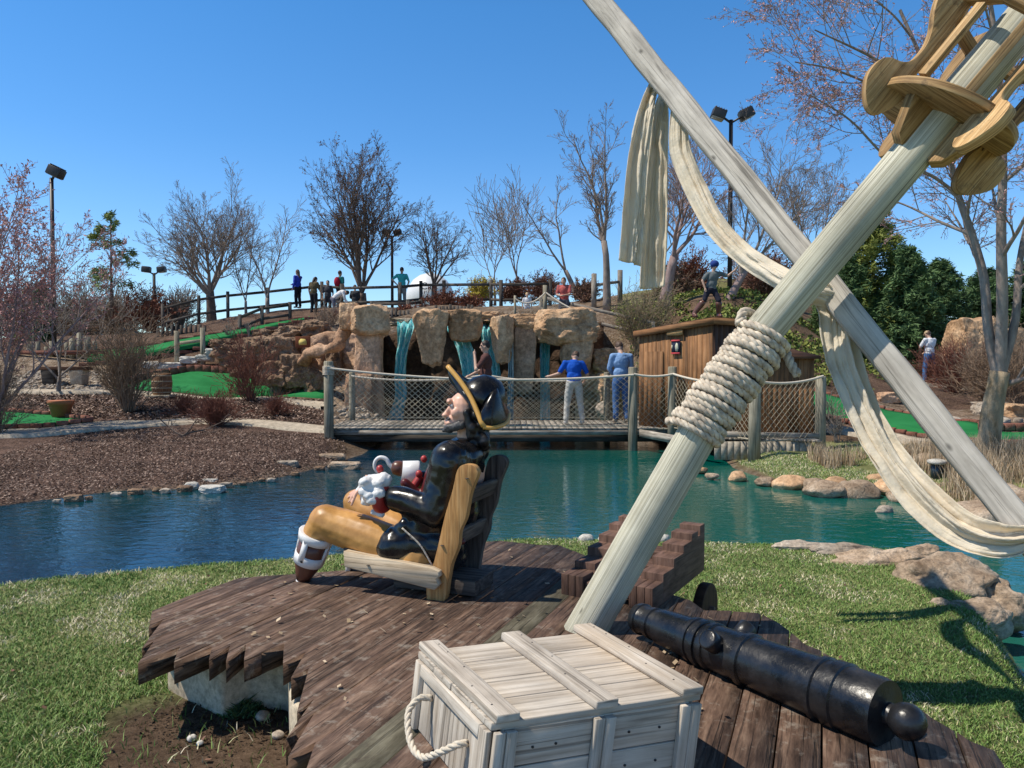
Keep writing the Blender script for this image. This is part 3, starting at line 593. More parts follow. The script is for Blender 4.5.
# ================================================================== CRATE
Zt = .62; A_, B_, C_, D_ = [PZ(a, b, Zt) for a, b in ((414, 643), (497, 719), (702, 686), (598, 625))]
cx = (B_ + C_ + A_ + D_) / 4; ex = nrm((C_ - B_) + (D_ - A_)); ey = nrm((A_ - B_) + (D_ - C_)); Lx = .5 * (np.linalg.norm(C_ - B_) + np.linalg.norm(D_ - A_)); Ly = .5 * (np.linalg.norm(A_ - B_) + np.linalg.norm(D_ - C_))
MC = np.column_stack([ex, ey, [.12, 0, 1]]); G = lambda x, y, z: cx * [1, 1, 0] + ex * x + ey * y + np.array([(z - Zt) * .12, 0, z])
cr = thing('wooden_crate', 'bleached wooden crate with batten lid and rope handle on the dark deck', 'crate', cx * [1, 1, 0] + [0, 0, DZ])
hx, hy, zb = Lx / 2 - .012, Ly / 2 - .012, DZ + .012; zt = Zt - .045
mb = MB(); nb = 4; bw = (Ly - .02) / nb
for k in range(nb): mb.box(G(random.uniform(-.003, .003), -Ly / 2 + .01 + bw * (k + .5), Zt - .033), (Lx - .01, bw - .004, .022), MC)
mb.build('lid', M['crate'], cr, False, .003)
for xx in (-Lx / 2 + .045, .01, Lx / 2 - .045): mb = MB(); mb.box(G(xx, .004, Zt - .008), (.070, Ly + .012, .026), MC, grain=1); mb.build('lid_batten', M['crate'], cr, False, .004)
mb = MB()
for sy in (-1, 1):
    mb = MB()
    for k in range(2): mb.box(G(0, sy * (hy - .012), zb + (k + .5) * (zt - zb) / 2 + .003), (2 * hx - .06, .022, (zt - zb) / 2 - .004), MC)
    mb.build('side_panel', M['crate'], cr, False, .003)
for sx in (-1, 1):
    mb = MB()
    for k in range(4): mb.box(G(sx * (hx - .012), -hy + .02 + (2 * hy - .04) * (k + .5) / 4, (zb + zt) / 2), (.022, (2 * hy - .04) / 4 - .004, zt - zb - .004), MC, grain=2)
    mb.build('end_panel', M['crate'], cr, False, .003)
for sy in (-1, 1):
    for xx in (-Lx / 2 + .045, .01, Lx / 2 - .045):
        mb = MB()
        for d in (-.0165, .0165): mb.box(G(xx + d, sy * (hy + .008), (zb + zt) / 2 - .004), (.0315, .018 + (d > 0) * .004, zt - zb + .004), MC, grain=2)
        mb.build('upright_batten', M['crate'], cr, False, .003)
mb = MB()
for sy in (-1, 1): mb.box(G(-hx - .008, sy * (hy - .03), (zb + zt) / 2), (.018, .05, zt - zb - .006), MC, grain=2)
mb.box(G(-hx - .008, 0, zt - .022), (.0178, 2 * hy - .115, .04), MC, grain=1)
mb.build('end_frame', M['crate'], cr, False, .003)
mb = MB()
for xx in (-Lx / 2 + .045, .01, Lx / 2 - .045):
    for yy in (-.24, -.1, .05, .19, .27): mb.ell(G(xx + .018 * (1 if yy > 0 else -1), yy, Zt + .0052), (.0035, .0035, .0012), None, 8)
for xx in (-.2, -.13, .1, .2):
    for zz in (.07, .17): mb.ell(G(xx, -hy - .0005, zb + zz), (.0045, .0018, .0045), None, 8)
stuff(mb.build('nail_heads', M['metal'], cr, True))
def twisted(mb, pts, r, strands=3, pitch=None, n=6, tint=None):
    pts = np.asarray(pts, float); L = np.concatenate([[0], np.cumsum(np.linalg.norm(np.diff(pts, axis=0), axis=1))]); pitch = pitch or r * 6.5
    m = max(8, int(L[-1] / pitch * 9)); t = np.linspace(0, L[-1], m); q = np.stack([np.interp(t, L, pts[:, a]) for a in range(3)], -1)
    tg = np.gradient(q, axis=0); tg /= np.linalg.norm(tg, axis=1)[:, None] + 1e-9; u = nrm(np.cross(tg[0], (.3, .2, 1))); Us = []
    for k in range(m): u = nrm(u - tg[k] * np.dot(u, tg[k])); Us.append(u)
    Us = np.array(Us); Bs = np.cross(tg, Us)
    for s_ in range(strands):
        a = t / pitch * 2 * math.pi + s_ * 2 * math.pi / strands
        mb.tube(q + (Us * np.cos(a)[:, None] + Bs * np.sin(a)[:, None]) * r * .5, r * .56, n, True, tint)
def spline(pts, n=40):
    pts = np.asarray(pts, float); k = len(pts); out = []
    ext = np.vstack([2 * pts[0] - pts[1], pts, 2 * pts[-1] - pts[-2]])
    for i in range(k - 1):
        p0, p1, p2, p3 = ext[i:i + 4]
        for t in np.linspace(0, 1, max(2, n // (k - 1)), endpoint=False): out.append(.5 * ((2 * p1) + (-p0 + p2) * t + (2 * p0 - 5 * p1 + 4 * p2 - p3) * t * t + (-p0 + 3 * p1 - 3 * p2 + p3) * t ** 3))
    out.append(pts[-1]); return np.array(out)
mb = MB(); e = -hx - .022
hp = spline([G(e + .02, .15, zt - .085), G(e - .02, .15, zt - .08), G(e - .065, .12, zt - .11), G(e - .08, .03, zt - .165), G(e - .07, -.05, zt - .175), G(e - .045, -.12, zt - .13), G(e - .01, -.15, zt - .10), G(e + .02, -.15, zt - .10)], 60)
twisted(mb, hp, .0115); mb.build('rope_handle', M['rope_w'], cr, True)
# ================================================================== CANNON
a_ = np.array([.585, 3.50, .425]); b_ = np.array([1.225, 2.55, .435])
cn = thing('cannon_barrel', 'glossy black cannon barrel lying on the deck without its carriage', 'cannon', ((a_ + b_) / 2) * [1, 1, 0] + [0, 0, DZ])
prof = [(.05, .0005), (.03, .04), (-.004, .045), (-.002, .055), (0, .068), (.012, .088), (.03, .092), (.045, .088), (.06, .074), (.075, .070), (.10, .072), (.11, .078), (.125, .078), (.135, .072), (.14, .083), (.30, .090), (.305, .099), (.32, .101), (.335, .095), (.345, .092), (.36, .099), (.375, .101), (.39, .093),
        (.50, .096), (.505, .104), (.525, .106), (.545, .098), (.55, .099), (.80, .106), (.805, .114), (.825, .116), (.84, .109), (.865, .110), (.875, .117), (.90, .118), (.92, .112), (.99, .112), (1.01, .105), (1.02, .085), (1.025, .055), (1.04, .036), (1.06, .034)]
b_ = a_ + (b_ - a_) * 1.035; prof = [(.06, .0005), (.03, .034), (-.004, .038), (-.002, .056), (.0, .064), (.012, .070), (.030, .072), (.034, .066), (.05, .062), (.07, .062), (.074, .070), (.095, .072), (.10, .066), (.13, .067), (.134, .078), (.29, .088), (.293, .095), (.308, .095), (.311, .089), (.328, .090), (.331, .100), (.352, .100), (.355, .091), (.372, .092), (.375, .099), (.39, .099), (.393, .092),
        (.52, .098), (.523, .106), (.543, .107), (.547, .098), (.80, .108), (.803, .116), (.818, .117), (.822, .109), (.845, .110), (.849, .119), (.885, .120), (.889, .112), (.925, .113), (.985, .113), (1.005, .108), (1.008, .06), (1.012, .040), (1.05, .036)]
body = MB(); PF = []
for k in range(len(prof) - 1): PF.append(prof[k])
PF.append(prof[-1]); t0 = (b_ - a_); a2 = a_ + np.array([0, 0, -.008])
body.lathe(a2, a2 + t0, PF, 40)
o = body.build('barrel', M['cannon'], cn, True); e_ = o.modifiers.new('es', 'EDGE_SPLIT'); e_.split_angle = R(32)
mb = MB(); kb = a2 + t0 * 1.066; mb.ell(kb, (.060,) * 3, None, 24); mb.build('knob', M['cannon'], cn, True)
ax_ = nrm(t0); sidev = nrm(np.cross(ax_, (0, 0, 1))); upv = np.cross(sidev, ax_)
for sg in (1, -1):
    mb = MB(); c0 = a2 + t0 * .445; dv = nrm(sidev * sg * .80 + upv * .60 * (1 if sg < 0 else .2)) if False else nrm(upv * .55 + sidev * sg * (.85))
    mb.lathe(c0 + dv * .07, c0 + dv * .152, [(0, .040), (.93, .040), (.97, .037), (1, .030)], 20); mb.build('trunnion', M['cannon'], cn, True)
# ================================================================== CANNON CARRIAGE
cg = thing('gun_carriage', 'empty red brown stepped wooden gun carriage standing behind the leaning mast', 'carriage', (.9, 4.2, DZ))
o0 = np.array([.70, 3.86, DZ]); ax1 = nrm((.46, .72, 0)); sd1 = np.array([-ax1[1], ax1[0], 0]); MX = np.column_stack([ax1, sd1, [0, 0, 1]])
def G2(a, s, z): return o0 + ax1 * a + sd1 * s + np.array([0, 0, z])
steps = [(0, .13), (.15, .13), (.15, .18), (.31, .18), (.31, .235), (.46, .235), (.46, .285), (.60, .285), (.60, .33), (.70, .33), (.70, .29), (.74, .29), (.74, .355), (.82, .355), (.82, .03), (.60, .01), (0, -.0)]
for sw in (0, .40):
    mb = MB()
    for k in range(3): mb.prism([(0, .116), (.15, .116), (.15, 0), (0, 0)], .0425, G2(-.0, sw + .0445 * (k - 0), .0), np.column_stack([ax1, [0, 0, 1], np.cross(ax1, (0, 0, 1))]))
    mb.prism([(a + .004 * (a < .16), z * .86 - .001) for a, z in steps if not (a < .15)] [:-1] + [(.151, 0)] , .128, G2(0, sw + .0445, .0), np.column_stack([ax1, [0, 0, 1], np.cross(ax1, (0, 0, 1))]))
    mb.build('cheek', M['carriage'], cg, False, .002)
mb = MB()
for k in range(3): mb.box(G2(.20 + k * .17, .245, .09 + k * .035), (.15, .30, .05), MX, grain=1)
mb.box(G2(.05, .245, .06), (.06, .26, .05), MX, grain=1); mb.build('bed', M['carriage'], cg, False, .005)
for aa in (.12, .70):
    mb = MB(); mb.tube([G2(aa, .02, .06) if aa < .5 else G2(aa, -.12, -.17), G2(aa, .54, .06) if aa < .5 else G2(aa, .64, -.17)], .022, 12); mb.build('axle', M['carriage'], cg, True)
    for sw in ((-.095, .56) if aa > .5 else ()):
        mb = MB(); rr = .15; zq = -.17; mb.lathe(G2(aa, sw, zq), G2(aa, sw + .06, zq), [(0, rr - .02), (0.02, rr), (.98, rr), (1, rr - .02)], 24); mb.build('wheel', M['shed_dark'], cg, False, .004)
# ================================================================== MAST, LASHING, YARD
ms = thing('leaning_mast', 'thick greenish pole leaning up to the right, bound with rope halfway', 'mast', P(580, 645, 3.62) * [1, 1, 0] + [0, 0, DZ])
m0 = P(574, 650, 3.62); m1 = P(722, 392, 3.53); m2 = P(737, 364, 3.53); m3 = P(1085, -52, 3.28)
mb = MB(); t = np.linspace(0, 1, 14)[:, None]; mb.tube(m0 + (m1 - m0) * t, np.linspace(.096, .09, 14), 36, wob=.07); mb.build('lower_pole', M['mast'], ms, True)
mb = MB(); t = np.linspace(0, 1, 20)[:, None]; u0 = P(716, 388, 3.53); mb.tube(u0 + (m3 - u0) * t, np.linspace(.083, .093, 20), 36, wob=.07); mb.build('upper_pole', M['mast'], ms, True)
c0 = P(693, 434, 3.55); c1 = P(766, 333, 3.50); axl = nrm(c1 - c0); Ll = np.linalg.norm(c1 - c0); e1 = nrm(np.cross(axl, (0, 1, 0))); e2 = np.cross(axl, e1)
mb = MB(); turns = 18
for s0, tn, rr, zz in ((0, turns, .114, 0.),):
    th = np.linspace(0, 2 * math.pi * tn, tn * 40); ln = th / th[-1] * Ll
    rad = rr + .006 * np.sin(th * .23) + .004 * (vnoise(th * .6, th * 0) - .5); tilt = .018 * np.sin(th)
    pts = c0 + axl * (ln + tilt + .006 * np.sin(th / 2.7))[:, None] + (e1 * np.cos(th)[:, None] + e2 * np.sin(th)[:, None]) * rad[:, None]
    twisted(mb, pts, .0185, 3, .11, 7)
kn = [c1 + e1 * .125 - axl * .04, c1 + e1 * .13 + axl * .03 - e2 * .04, c1 + axl * .05 - e2 * .13 + e1 * .03, c1 + axl * .03 - e2 * .145 - e1 * .05, c1 - axl * .0 - e1 * .13 - e2 * .09, c1 - axl * .05 - e1 * .19 - e2 * .03, c1 - axl * .075 - e1 * .235]
twisted(mb, spline(kn, 50), .022, 3, .10, 7)
kn = [c0 + e1 * .12 - axl * .01, c0 + e1 * .10 - e2 * .12 - axl * .015, c0 + e1 * .04 - e2 * .15 + axl * .015, c0 + e1 * .09 - e2 * .13 + axl * .05]
twisted(mb, spline(kn, 40), .02, 3, .09, 7)
mb.build('rope_lashing', M['rope'], ms, True)
yd = thing('yard_spar', 'silver grey wooden spar slanting down right across the back of the mast', 'spar', P(1024, 530, 2.95) * [1, 1, 0])
y0 = P(577, -26, 5.15); y1 = P(1062, 578, 2.86); mb = MB(); t = np.linspace(0, 1, 24)
fr_ = frame(y1 - y0, (-.62, -.42, .66)); rr_ = []
for tt_ in t:
    w_ = .071 + (.056 - .071) * tt_; h_ = .045; c_ = []
    for (a, b) in ((1, .7), (.86, 1), (-.86, 1), (-1, .7), (-1, -.7), (-.86, -1), (.86, -1), (1, -.7)): c_.append(y0 + (y1 - y0) * tt_ + fr_[:, 1] * w_ * a * (1 + .05 * math.sin(tt_ * 40 + a)) + fr_[:, 2] * h_ * b)
    rr_.append(c_)
V = np.array(rr_); m_ = 8; K = len(V); i = np.arange(K - 1)[:, None]; j = np.arange(m_)[None, :]; j2 = (j + 1) % m_; f = np.stack([i * m_ + j, (i + 1) * m_ + j, (i + 1) * m_ + j2, i * m_ + j2], -1).reshape(-1, 4); Ly_ = np.linalg.norm(y1 - y0) / (K - 1)
uu = np.stack([i + 0 * j, i + 1 + 0 * j, i + 1 + 0 * j, i + 0 * j], -1) * Ly_; vv = np.stack([j, j, j + 1, j + 1], -1) * .06 + 0 * uu; mb.add(V.reshape(-1, 3), [f], [np.stack([uu, vv], -1).reshape(-1, 4, 2)], .5); mb.build('pole', M['spar'], yd, True)
def yard_at(px):
    lo, hi = 0., 1.
    for _ in range(40):
        m_ = (lo + hi) / 2; q = y0 + (y1 - y0) * m_; d = np.array([q[0], q[1]])
        if q[0] / (q[1] * cp - (q[2] - CZ) * sp) * F + 512 < px: lo = m_
        else: hi = m_
    return y0 + (y1 - y0) * lo
# ------------------------------------------------------------------ sail cloth
def cloth(mb, path, wid, side, amp=.03, folds=4, n=70, m=44, seed=0, gather=None, drop=None):
    path = spline(path, n); K = len(path); tt = np.linspace(0, 1, K); wid = np.interp(tt, np.linspace(0, 1, len(wid)), wid)
    side = np.asarray(side, float); side = np.stack([np.interp(tt, np.linspace(0, 1, len(side)), side[:, a]) for a in range(3)], -1) if side.ndim == 2 else np.tile(side, (K, 1))
    tg = np.gradient(path, axis=0); V = np.zeros((K, m, 3)); s_ = np.linspace(-.5, .5, m)
    for k in range(K):
        t_ = nrm(tg[k]); sd0 = nrm(side[k] - t_ * np.dot(side[k], t_)); nn = np.cross(t_, sd0)
        ph = seed * 3.1 + tt[k] * 1.3; wv = np.sin((s_ + .5) * 2 * math.pi * folds + ph + 1.2 * np.sin(s_ * 5 + seed)) * .6 + (fbm(s_ * 9 + seed * 7, np.full(m, tt[k] * 2.2)) - .5) * 1.7
        sh = .10 * np.cos((s_ + .5) * 2 * math.pi * folds + ph)
        ds = (fbm(s_ * 3 + seed, np.full(m, tt[k] * 16 + seed)) - .5) * .034 + (fbm(s_ * 9 + seed * 2 + tt[k] * 11, np.full(m, tt[k] * 30)) - .5) * .012
        V[k] = path[k] + sd0 * ((s_ + sh / folds) * wid[k])[:, None] + nn * (wv * amp + ds)[:, None]
    if drop is not None: V[-1] += np.array([0, 0, -1.]) * np.interp(np.linspace(0, 1, m), np.linspace(0, 1, len(drop)), drop)[:, None]; V[-2] += np.array([0, 0, -.5]) * np.interp(np.linspace(0, 1, m), np.linspace(0, 1, len(drop)), drop)[:, None]
    i = np.arange(K - 1)[:, None]; j = np.arange(m - 1)[None, :]; f = np.stack([i * m + j, i * m + j + 1, (i + 1) * m + j + 1, (i + 1) * m + j], -1).reshape(-1, 4)
    mb.add(V.reshape(-1, 3), [f], None, .5)
def sailpiece(label, specs, name='sail_cloth'):
    mb = MB()
    for sp_ in specs: cloth(mb, **sp_)
    o = mb.build(name, M['canvas'], None, True); so = o.modifiers.new('s', 'SOLIDIFY'); so.thickness = .004; tag(o, label, 'sail cloth'); return o
ya = yard_at(667)
sailpiece('cream cloth hanging straight down from the spar, split into two uneven tails', [
    dict(path=[P(656, 84, 4.72), P(651, 97, 4.66), P(645, 122, 4.56), P(638, 170, 4.5), P(634, 225, 4.5), P(631, 262, 4.5)], wid=[.05, .07, .09, .115, .135, .14, .15], side=(1, .15, 0), amp=.040, folds=.9, seed=1, drop=[0, .01, .02]),
    dict(path=[P(664, 92, 4.76), P(661, 104, 4.72), P(659, 126, 4.68), P(656, 180, 4.62), P(654, 240, 4.62), P(652, 290, 4.62)], wid=[.05, .07, .10, .12, .145, .155, .15], side=(1, -.25, 0), amp=.040, folds=1.1, seed=2, drop=[.0, -.01, -.02])])
sailpiece('cream cloth swag drooping from the upper spar to the left side of the mast', [
    dict(path=[ya + [.03, .02, .0], ya + [.07, -.02, -.09], P(681, 148, 4.42), P(697, 188, 4.3), P(716, 224, 4.15), P(742, 252, 3.98), P(768, 270, 3.82), P(800, 287, 3.62), P(835, 298, 3.60)], wid=[.06, .08, .11, .12, .11, .10, .10, .10, .10], side=[(1, .1, .3), (1, .1, .6), (1, 0, 1), (.8, 0, 1), (.4, 0, 1), (.2, 0, 1)], amp=.026, folds=1.1, seed=3, m=54)])
sailpiece('cream cloth draped behind the mast and looping to the low end of the spar', [
    dict(path=[P(822, 285, 3.62), P(836, 305, 3.64), P(841, 335, 3.58), P(849, 370, 3.5), P(868, 415, 3.4), P(893, 460, 3.28), P(925, 500, 3.15), P(962, 530, 3.03), P(1000, 541, 2.93), P(1030, 538, 2.88)], wid=[.12, .15, .155, .15, .14, .14, .15, .135, .12, .08], side=[(1, 0, .0), (1, 0, .1), (1, .1, .25), (1, .2, .5), (.8, .2, .8), (.5, .2, 1), (0, .2, 1)], amp=.042, folds=1.25, seed=5, m=60, n=110)])
# ================================================================== CROW'S NEST
def bas(px, py, Y): return P(px, py, Y)
mc = P(944, 118, 3.375); wax = nrm(m3 - u0); lf = np.array([-1., 0, 0]); lf = nrm(lf - wax * np.dot(lf, wax)); tc = nrm(np.cross(wax, lf)); 
if tc[1] > 0: tc = -tc
nest = thing('crows_nest', 'small honey coloured wooden lookout basket with scroll cut sides around the upper mast', "crow's nest", mc)
Cn = lambda th, r, w_: mc + (lf * math.cos(th) + tc * math.sin(th)) * r + wax * w_
mb = MB(); MD = np.column_stack([lf, tc, wax]); 
if np.linalg.det(MD) < 0: MD = np.column_stack([tc, lf, wax])
ring = [(.305 * math.cos(a), .305 * math.sin(a)) for a in np.linspace(0, 2 * math.pi, 44, endpoint=False)]
tlt = np.array(Matrix.Rotation(R(9), 3, Vector(np.cross(wax, lf)))); mb.prism(ring, .036, mc, tlt @ MD); mb.build('floor_disc', M['nest'], nest, False, .003)
scroll = [(.235, .52), (.235, .04), (.215, .018), (.20, -.06), (.235, -.165), (.285, -.185), (.34, -.15), (.385, -.09), (.395, -.04), (.385, .01), (.355, .035), (.31, .05), (.28, .08), (.272, .13), (.278, .18), (.30, .23), (.335, .28), (.365, .34), (.38, .42), (.385, .52)]
scroll = spline(np.column_stack([scroll, np.zeros(len(scroll))]), 80)[:, :2]
for th in (.0, 1.75, 3.25, 4.75):
    rd = lf * math.cos(th) + tc * math.sin(th); mb = MB(); mb.prism(scroll, .042, mc, np.column_stack([rd, wax, np.cross(rd, wax)]), grain=1); mb.build('scroll_side', M['nest'], nest, False, .003)
for th in (.45, 1.3, 2.6, 4.1, 5.7):
    rd = lf * math.cos(th) + tc * math.sin(th); tn = np.cross(wax, rd); mb = MB(); mb.box(mc + rd * .245 + wax * (.20), (.36, .03, .042), np.column_stack([wax, rd, tn]), grain=0); mb.build('slat', M['nest'], nest, False, .002)
mb = MB()
for th in np.linspace(0, 2 * math.pi, 8, endpoint=False):
    a, b = Cn(th, .262, .42), Cn(th + math.pi / 4, .262, .42); mb.bar(a, b, .05, .045, wax)
mb.build('top_ring', M['nest'], nest, False, .003)
for th in (.35, 2.2, 4.2):
    rd = lf * math.cos(th) + tc * math.sin(th); mb = MB(); mb.prism([(.085, -.018), (.215, -.018), (.215, -.06), (.15, -.20), (.10, -.22), (.085, -.2)], .05, mc, np.column_stack([rd, wax, np.cross(rd, wax)]), grain=1); mb.build('bracket', M['nest'], nest, False, .003)
# ================================================================== CHAIR
ch = thing('wooden_chair', 'low orange wood chair with bleached side rail under the seated pirate', 'chair', (-.4, 4.1, DZ))
fw = nrm((-.95, .36, 0)); sdv = np.array([-fw[1], -fw[0], 0]) * -1; sdv = nrm(np.cross((0, 0, 1), fw)) * -1
if sdv[1] < 0: sdv = -sdv
c00 = np.array([-.40, 4.06, DZ])                           # foot of the near upright
def K_(f_, s_, z): return c00 + fw * f_ + sdv * s_ + np.array([0, 0, z])
MU = np.column_stack([fw, [0, 0, 1], np.cross(fw, (0, 0, 1))])
up = [(.05, 0), (-.05, 0), (-.075, .10), (-.095, .2), (-.135, .3), (-.145, .38), (-.18, .46), (-.205, .58), (-.245, .68), (-.245, .71), (-.22, .735), (-.165, .735), (-.13, .70), (-.105, .6), (-.06, .46), (-.02, .3), (.02, .16), (.05, .08)]
up = spline(np.column_stack([up + [up[0]], np.zeros(len(up) + 1)]), 90)[:-1, :2]
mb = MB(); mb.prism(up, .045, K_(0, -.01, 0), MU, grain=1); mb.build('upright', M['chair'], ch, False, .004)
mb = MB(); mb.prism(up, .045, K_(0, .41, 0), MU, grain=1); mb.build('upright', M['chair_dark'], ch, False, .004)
rail = [(-.02, .07), (.535, .14), (.54, .23), (.0, .185), (-.045, .17), (-.05, .145), (-.03, .13), (-.045, .10)]
for sw in (-.058, .46):
    mb = MB(); mb.prism(rail, .045, K_(0, sw, 0), MU, grain=0); mb.build('seat_rail', M['chair_pale'], ch, False, .005)
mb = MB()
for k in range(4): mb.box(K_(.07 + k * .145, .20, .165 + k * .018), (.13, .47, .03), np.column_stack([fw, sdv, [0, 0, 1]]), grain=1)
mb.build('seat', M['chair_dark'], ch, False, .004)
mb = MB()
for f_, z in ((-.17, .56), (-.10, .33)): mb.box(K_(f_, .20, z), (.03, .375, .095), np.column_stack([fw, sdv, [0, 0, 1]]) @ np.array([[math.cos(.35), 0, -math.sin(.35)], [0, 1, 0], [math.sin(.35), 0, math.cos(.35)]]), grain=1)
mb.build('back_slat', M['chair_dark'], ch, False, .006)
mb = MB(); mb.box(K_(.06, .20, .05), (.5, .26, .08), np.column_stack([fw, sdv, [0, 0, 1]])); mb.build('skid', M['chair_dark'], ch, False, .005)
mb = MB()
for z, f_ in ((.665, -.19), (.30, -.045)): mb.ell(K_(f_, -.0345, z), (.011, .003, .011), MU, 12)
mb.ell(K_(.38, -.082, .165), (.011, .003, .011), MU, 12); mb.build('bolt', M['metal'], ch, True)
# ================================================================== SEATED PIRATE FIGURE
pi = thing('pirate_statue', 'seated painted pirate figure with black hat, hook hand and peg leg', 'statue', (-.5, 4.25, DZ))
J = lambda px, py, Y: P(px, py, Y + .05)
def sub(name, mb, m, vox=.009, it=5, disp=None, parent=None): return link(name, blob(mb, vox, it, .5, disp), m, parent or pi, True)
wr = lambda sc_, a: (lambda V: (fbm(V[:, 0] * sc_ + V[:, 1] * 3, V[:, 2] * sc_) - .5) * a)
# body underneath the clothes: head, neck, arms, hands, thighs
hc = J(463, 411, 4.28)
b = MB(); b.ell(hc, (.085, .085, .112)); b.capsule(J(468, 425, 4.30), J(468, 460, 4.32), .06, .075)
b.ell(J(452, 422, 4.26), (.045, .05, .05)); b.capsule(J(451.5, 405, 4.245), J(446.5, 412, 4.24), .009, .012); b.ell(J(445, 415, 4.235), (.02, .022, .014))
b.ell(J(449, 423, 4.235), (.02, .03, .012)); b.ell(J(449.5, 401, 4.25), (.018, .05, .016)); b.ell(J(456, 413, 4.21), (.03, .022, .03))

sh_n, el_n, wr_n = J(452, 463, 4.10), J(436, 510, 4.06), J(388, 499, 4.18)
sh_f, el_f, wr_f = J(468, 460, 4.50), J(437, 487, 4.60), J(408, 471, 4.58)
b.capsule(J(460, 470, 4.3), J(440, 540, 4.28), .15, .15); b.capsule(sh_n, el_n, .06, .05); b.capsule(el_n, wr_n, .05, .035)
b.capsule(sh_f, el_f, .06, .05); b.capsule(el_f, wr_f, .05, .035)
hpn = J(368, 492, 4.22); b.capsule(wr_n, hpn, .032, .036)
b.capsule(J(432, 558, 4.15), J(340, 523, 4.30), .09, .06); b.capsule(J(438, 555, 4.40), J(372, 512, 4.58), .08, .05)
for k, (dx, dy) in enumerate(((-17, 14), (-20, 9), (-21, 3), (-19, -3))):
    q0 = J(366, 489 + (k - 1.5) * 3.5, 4.20 + .02 * (k - 1.5)); q1 = J(366 + dx * .55, 489 + dy * .5 + (k - 1.5) * 2, 4.21 + .02 * (k - 1.5)); q2 = J(366 + dx * .85, 489 + dy + (k - 1.5) * 2 + 5, 4.22 + .02 * (k - 1.5))
    b.capsule(q0, q1, .0105, .0095, 10); b.capsule(q1, q2, .0095, .008, 10)
b.capsule(J(374, 484, 4.19), J(370, 479, 4.20), .012, .0105, 10); b.capsule(J(370, 479, 4.20), J(366, 476, 4.21), .0105, .009, 10)
sub('body', b, M['statue_skin'], .0062, 3)
for dx, dY in ((451.5, 4.212), (450.5, 4.275)):
    e = MB(); e.ell(J(dx, 405.5, dY), (.009, .009, .007)); e.build('eye', M['white'], pi, True); e = MB(); e.ell(J(dx - 1.3, 405.5, dY - .002), (.005, .007, .006)); e.build('pupil', M['hair_black'], pi, True)
# coat
c_ = MB(); c_.capsule(J(457, 470, 4.29), J(441, 530, 4.27), .165, .165); c_.ell(J(462, 455, 4.29), (.13, .24, .10)); c_.ell(J(463, 495, 4.27), (.11, .19, .22))
c_.capsule(sh_n + [0, -.01, .02], el_n, .108, .092); c_.capsule(el_n, J(396, 500, 4.15), .092, .074); c_.capsule(sh_f, el_f, .085, .07); c_.capsule(el_f, J(422, 480, 4.59), .066, .055)
c_.capsule(J(440, 545, 4.16), J(398, 545, 4.15), .13, .125); c_.ell(J(440, 556, 4.24), (.15, .19, .08)); c_.capsule(J(473, 434, 4.33), J(473, 450, 4.32), .07, .09)
c_.capsule(J(405, 525, 4.10), J(398, 552, 4.10), .05, .05); c_.capsule(J(440, 520, 4.14), J(402, 530, 4.12), .09, .06)
c_.capsule(J(444, 458, 4.42), J(428, 492, 4.42), .06, .05); c_.capsule(J(444, 462, 4.18), J(434, 480, 4.2), .06, .05); sub('coat', c_, M['coat'], .009, 6, wr(5.5, .04))
v = MB(); v.capsule(J(446, 478, 4.42), J(434, 530, 4.40), .13, .13); v.capsule(J(405, 483, 4.38), J(418, 497, 4.40), .03, .04); 
v.ell(J(448, 540, 4.07), (.11, .04, .035), rotz(-.4)); sub('red_vest', v, M['darkred'], .009, 4)
s_ = MB(); s_.tube([J(378, 487, 4.16), J(374, 512, 4.16)], .03, 8); 
cf = MB(); cf.lathe(J(386, 500, 4.15), J(381, 499, 4.17), [(0, .07), (.3, .078), (.9, .08), (1, .074), (1.01, .05)], 24); cf.build('cuff', M['red'], pi, True)
r = MB()
for k in range(26):
    a = random.uniform(0, 6.28); q = J(371 + 11 * math.cos(a) * random.uniform(.3, 1), 491 + 15 * math.sin(a) * random.uniform(.3, 1), 4.11 + random.uniform(0, .12)); r.ell(q, (.036, .034, .026), rotz(a))
r.capsule(J(384, 480, 4.18), J(366, 484, 4.2), .045, .045); r.capsule(J(374, 512, 4.16), J(382, 514, 4.16), .02, .02)
sub('ruffled_sleeve', r, M['white'], .007, 2, wr(60, .012))
r = MB(); r.lathe(J(419, 472, 4.59), J(402, 471, 4.57), [(0, .066), (.1, .07), (1, .062), (1.02, .04)], 24); r.build('white_cuff', M['white'], pi, True)
for px_, py_, Y_, rr in ((424, 459, 4.42, .02), (419, 474, 4.40, .021), (380, 469, 4.2, .021)):
    e = MB(); e.ell(J(px_, py_, Y_), (rr, rr, rr * 1.1)); e.build('button', M['red'], pi, True)
e = MB(); e.tube(spline([J(381, 471, 4.2), J(378, 477, 4.2), J(376, 482, 4.2)], 8), .012, 10); e.build('thumb_cap', M['brown'], pi, True)
r = MB(); r.tube(spline([J(421, 476, 4.44), J(413, 488, 4.42), J(409, 496, 4.42)], 12), [.022] * 5 + [.028] * 6 if False else .024, 10); r.build('neck_scarf', M['red'], pi, True)
g_ = MB(); g_.lathe(J(403, 469, 4.57), J(392, 467, 4.56), [(0, .048), (.5, .046), (.85, .04), (1.05, .02)], 20); g_.build('hook_socket', M['brown'], pi, True)
hk = MB(); pts = spline([J(396, 470, 4.56), J(390, 465, 4.56), J(386, 459, 4.56), J(380, 457.5, 4.56), J(375.5, 461, 4.56), J(374.5, 467, 4.56), J(377, 471.5, 4.56), J(381, 472.5, 4.56)], 42); hk.tube(pts, np.linspace(.0145, .009, len(pts)), 12); hk.build('hook', M['white'], pi, True)
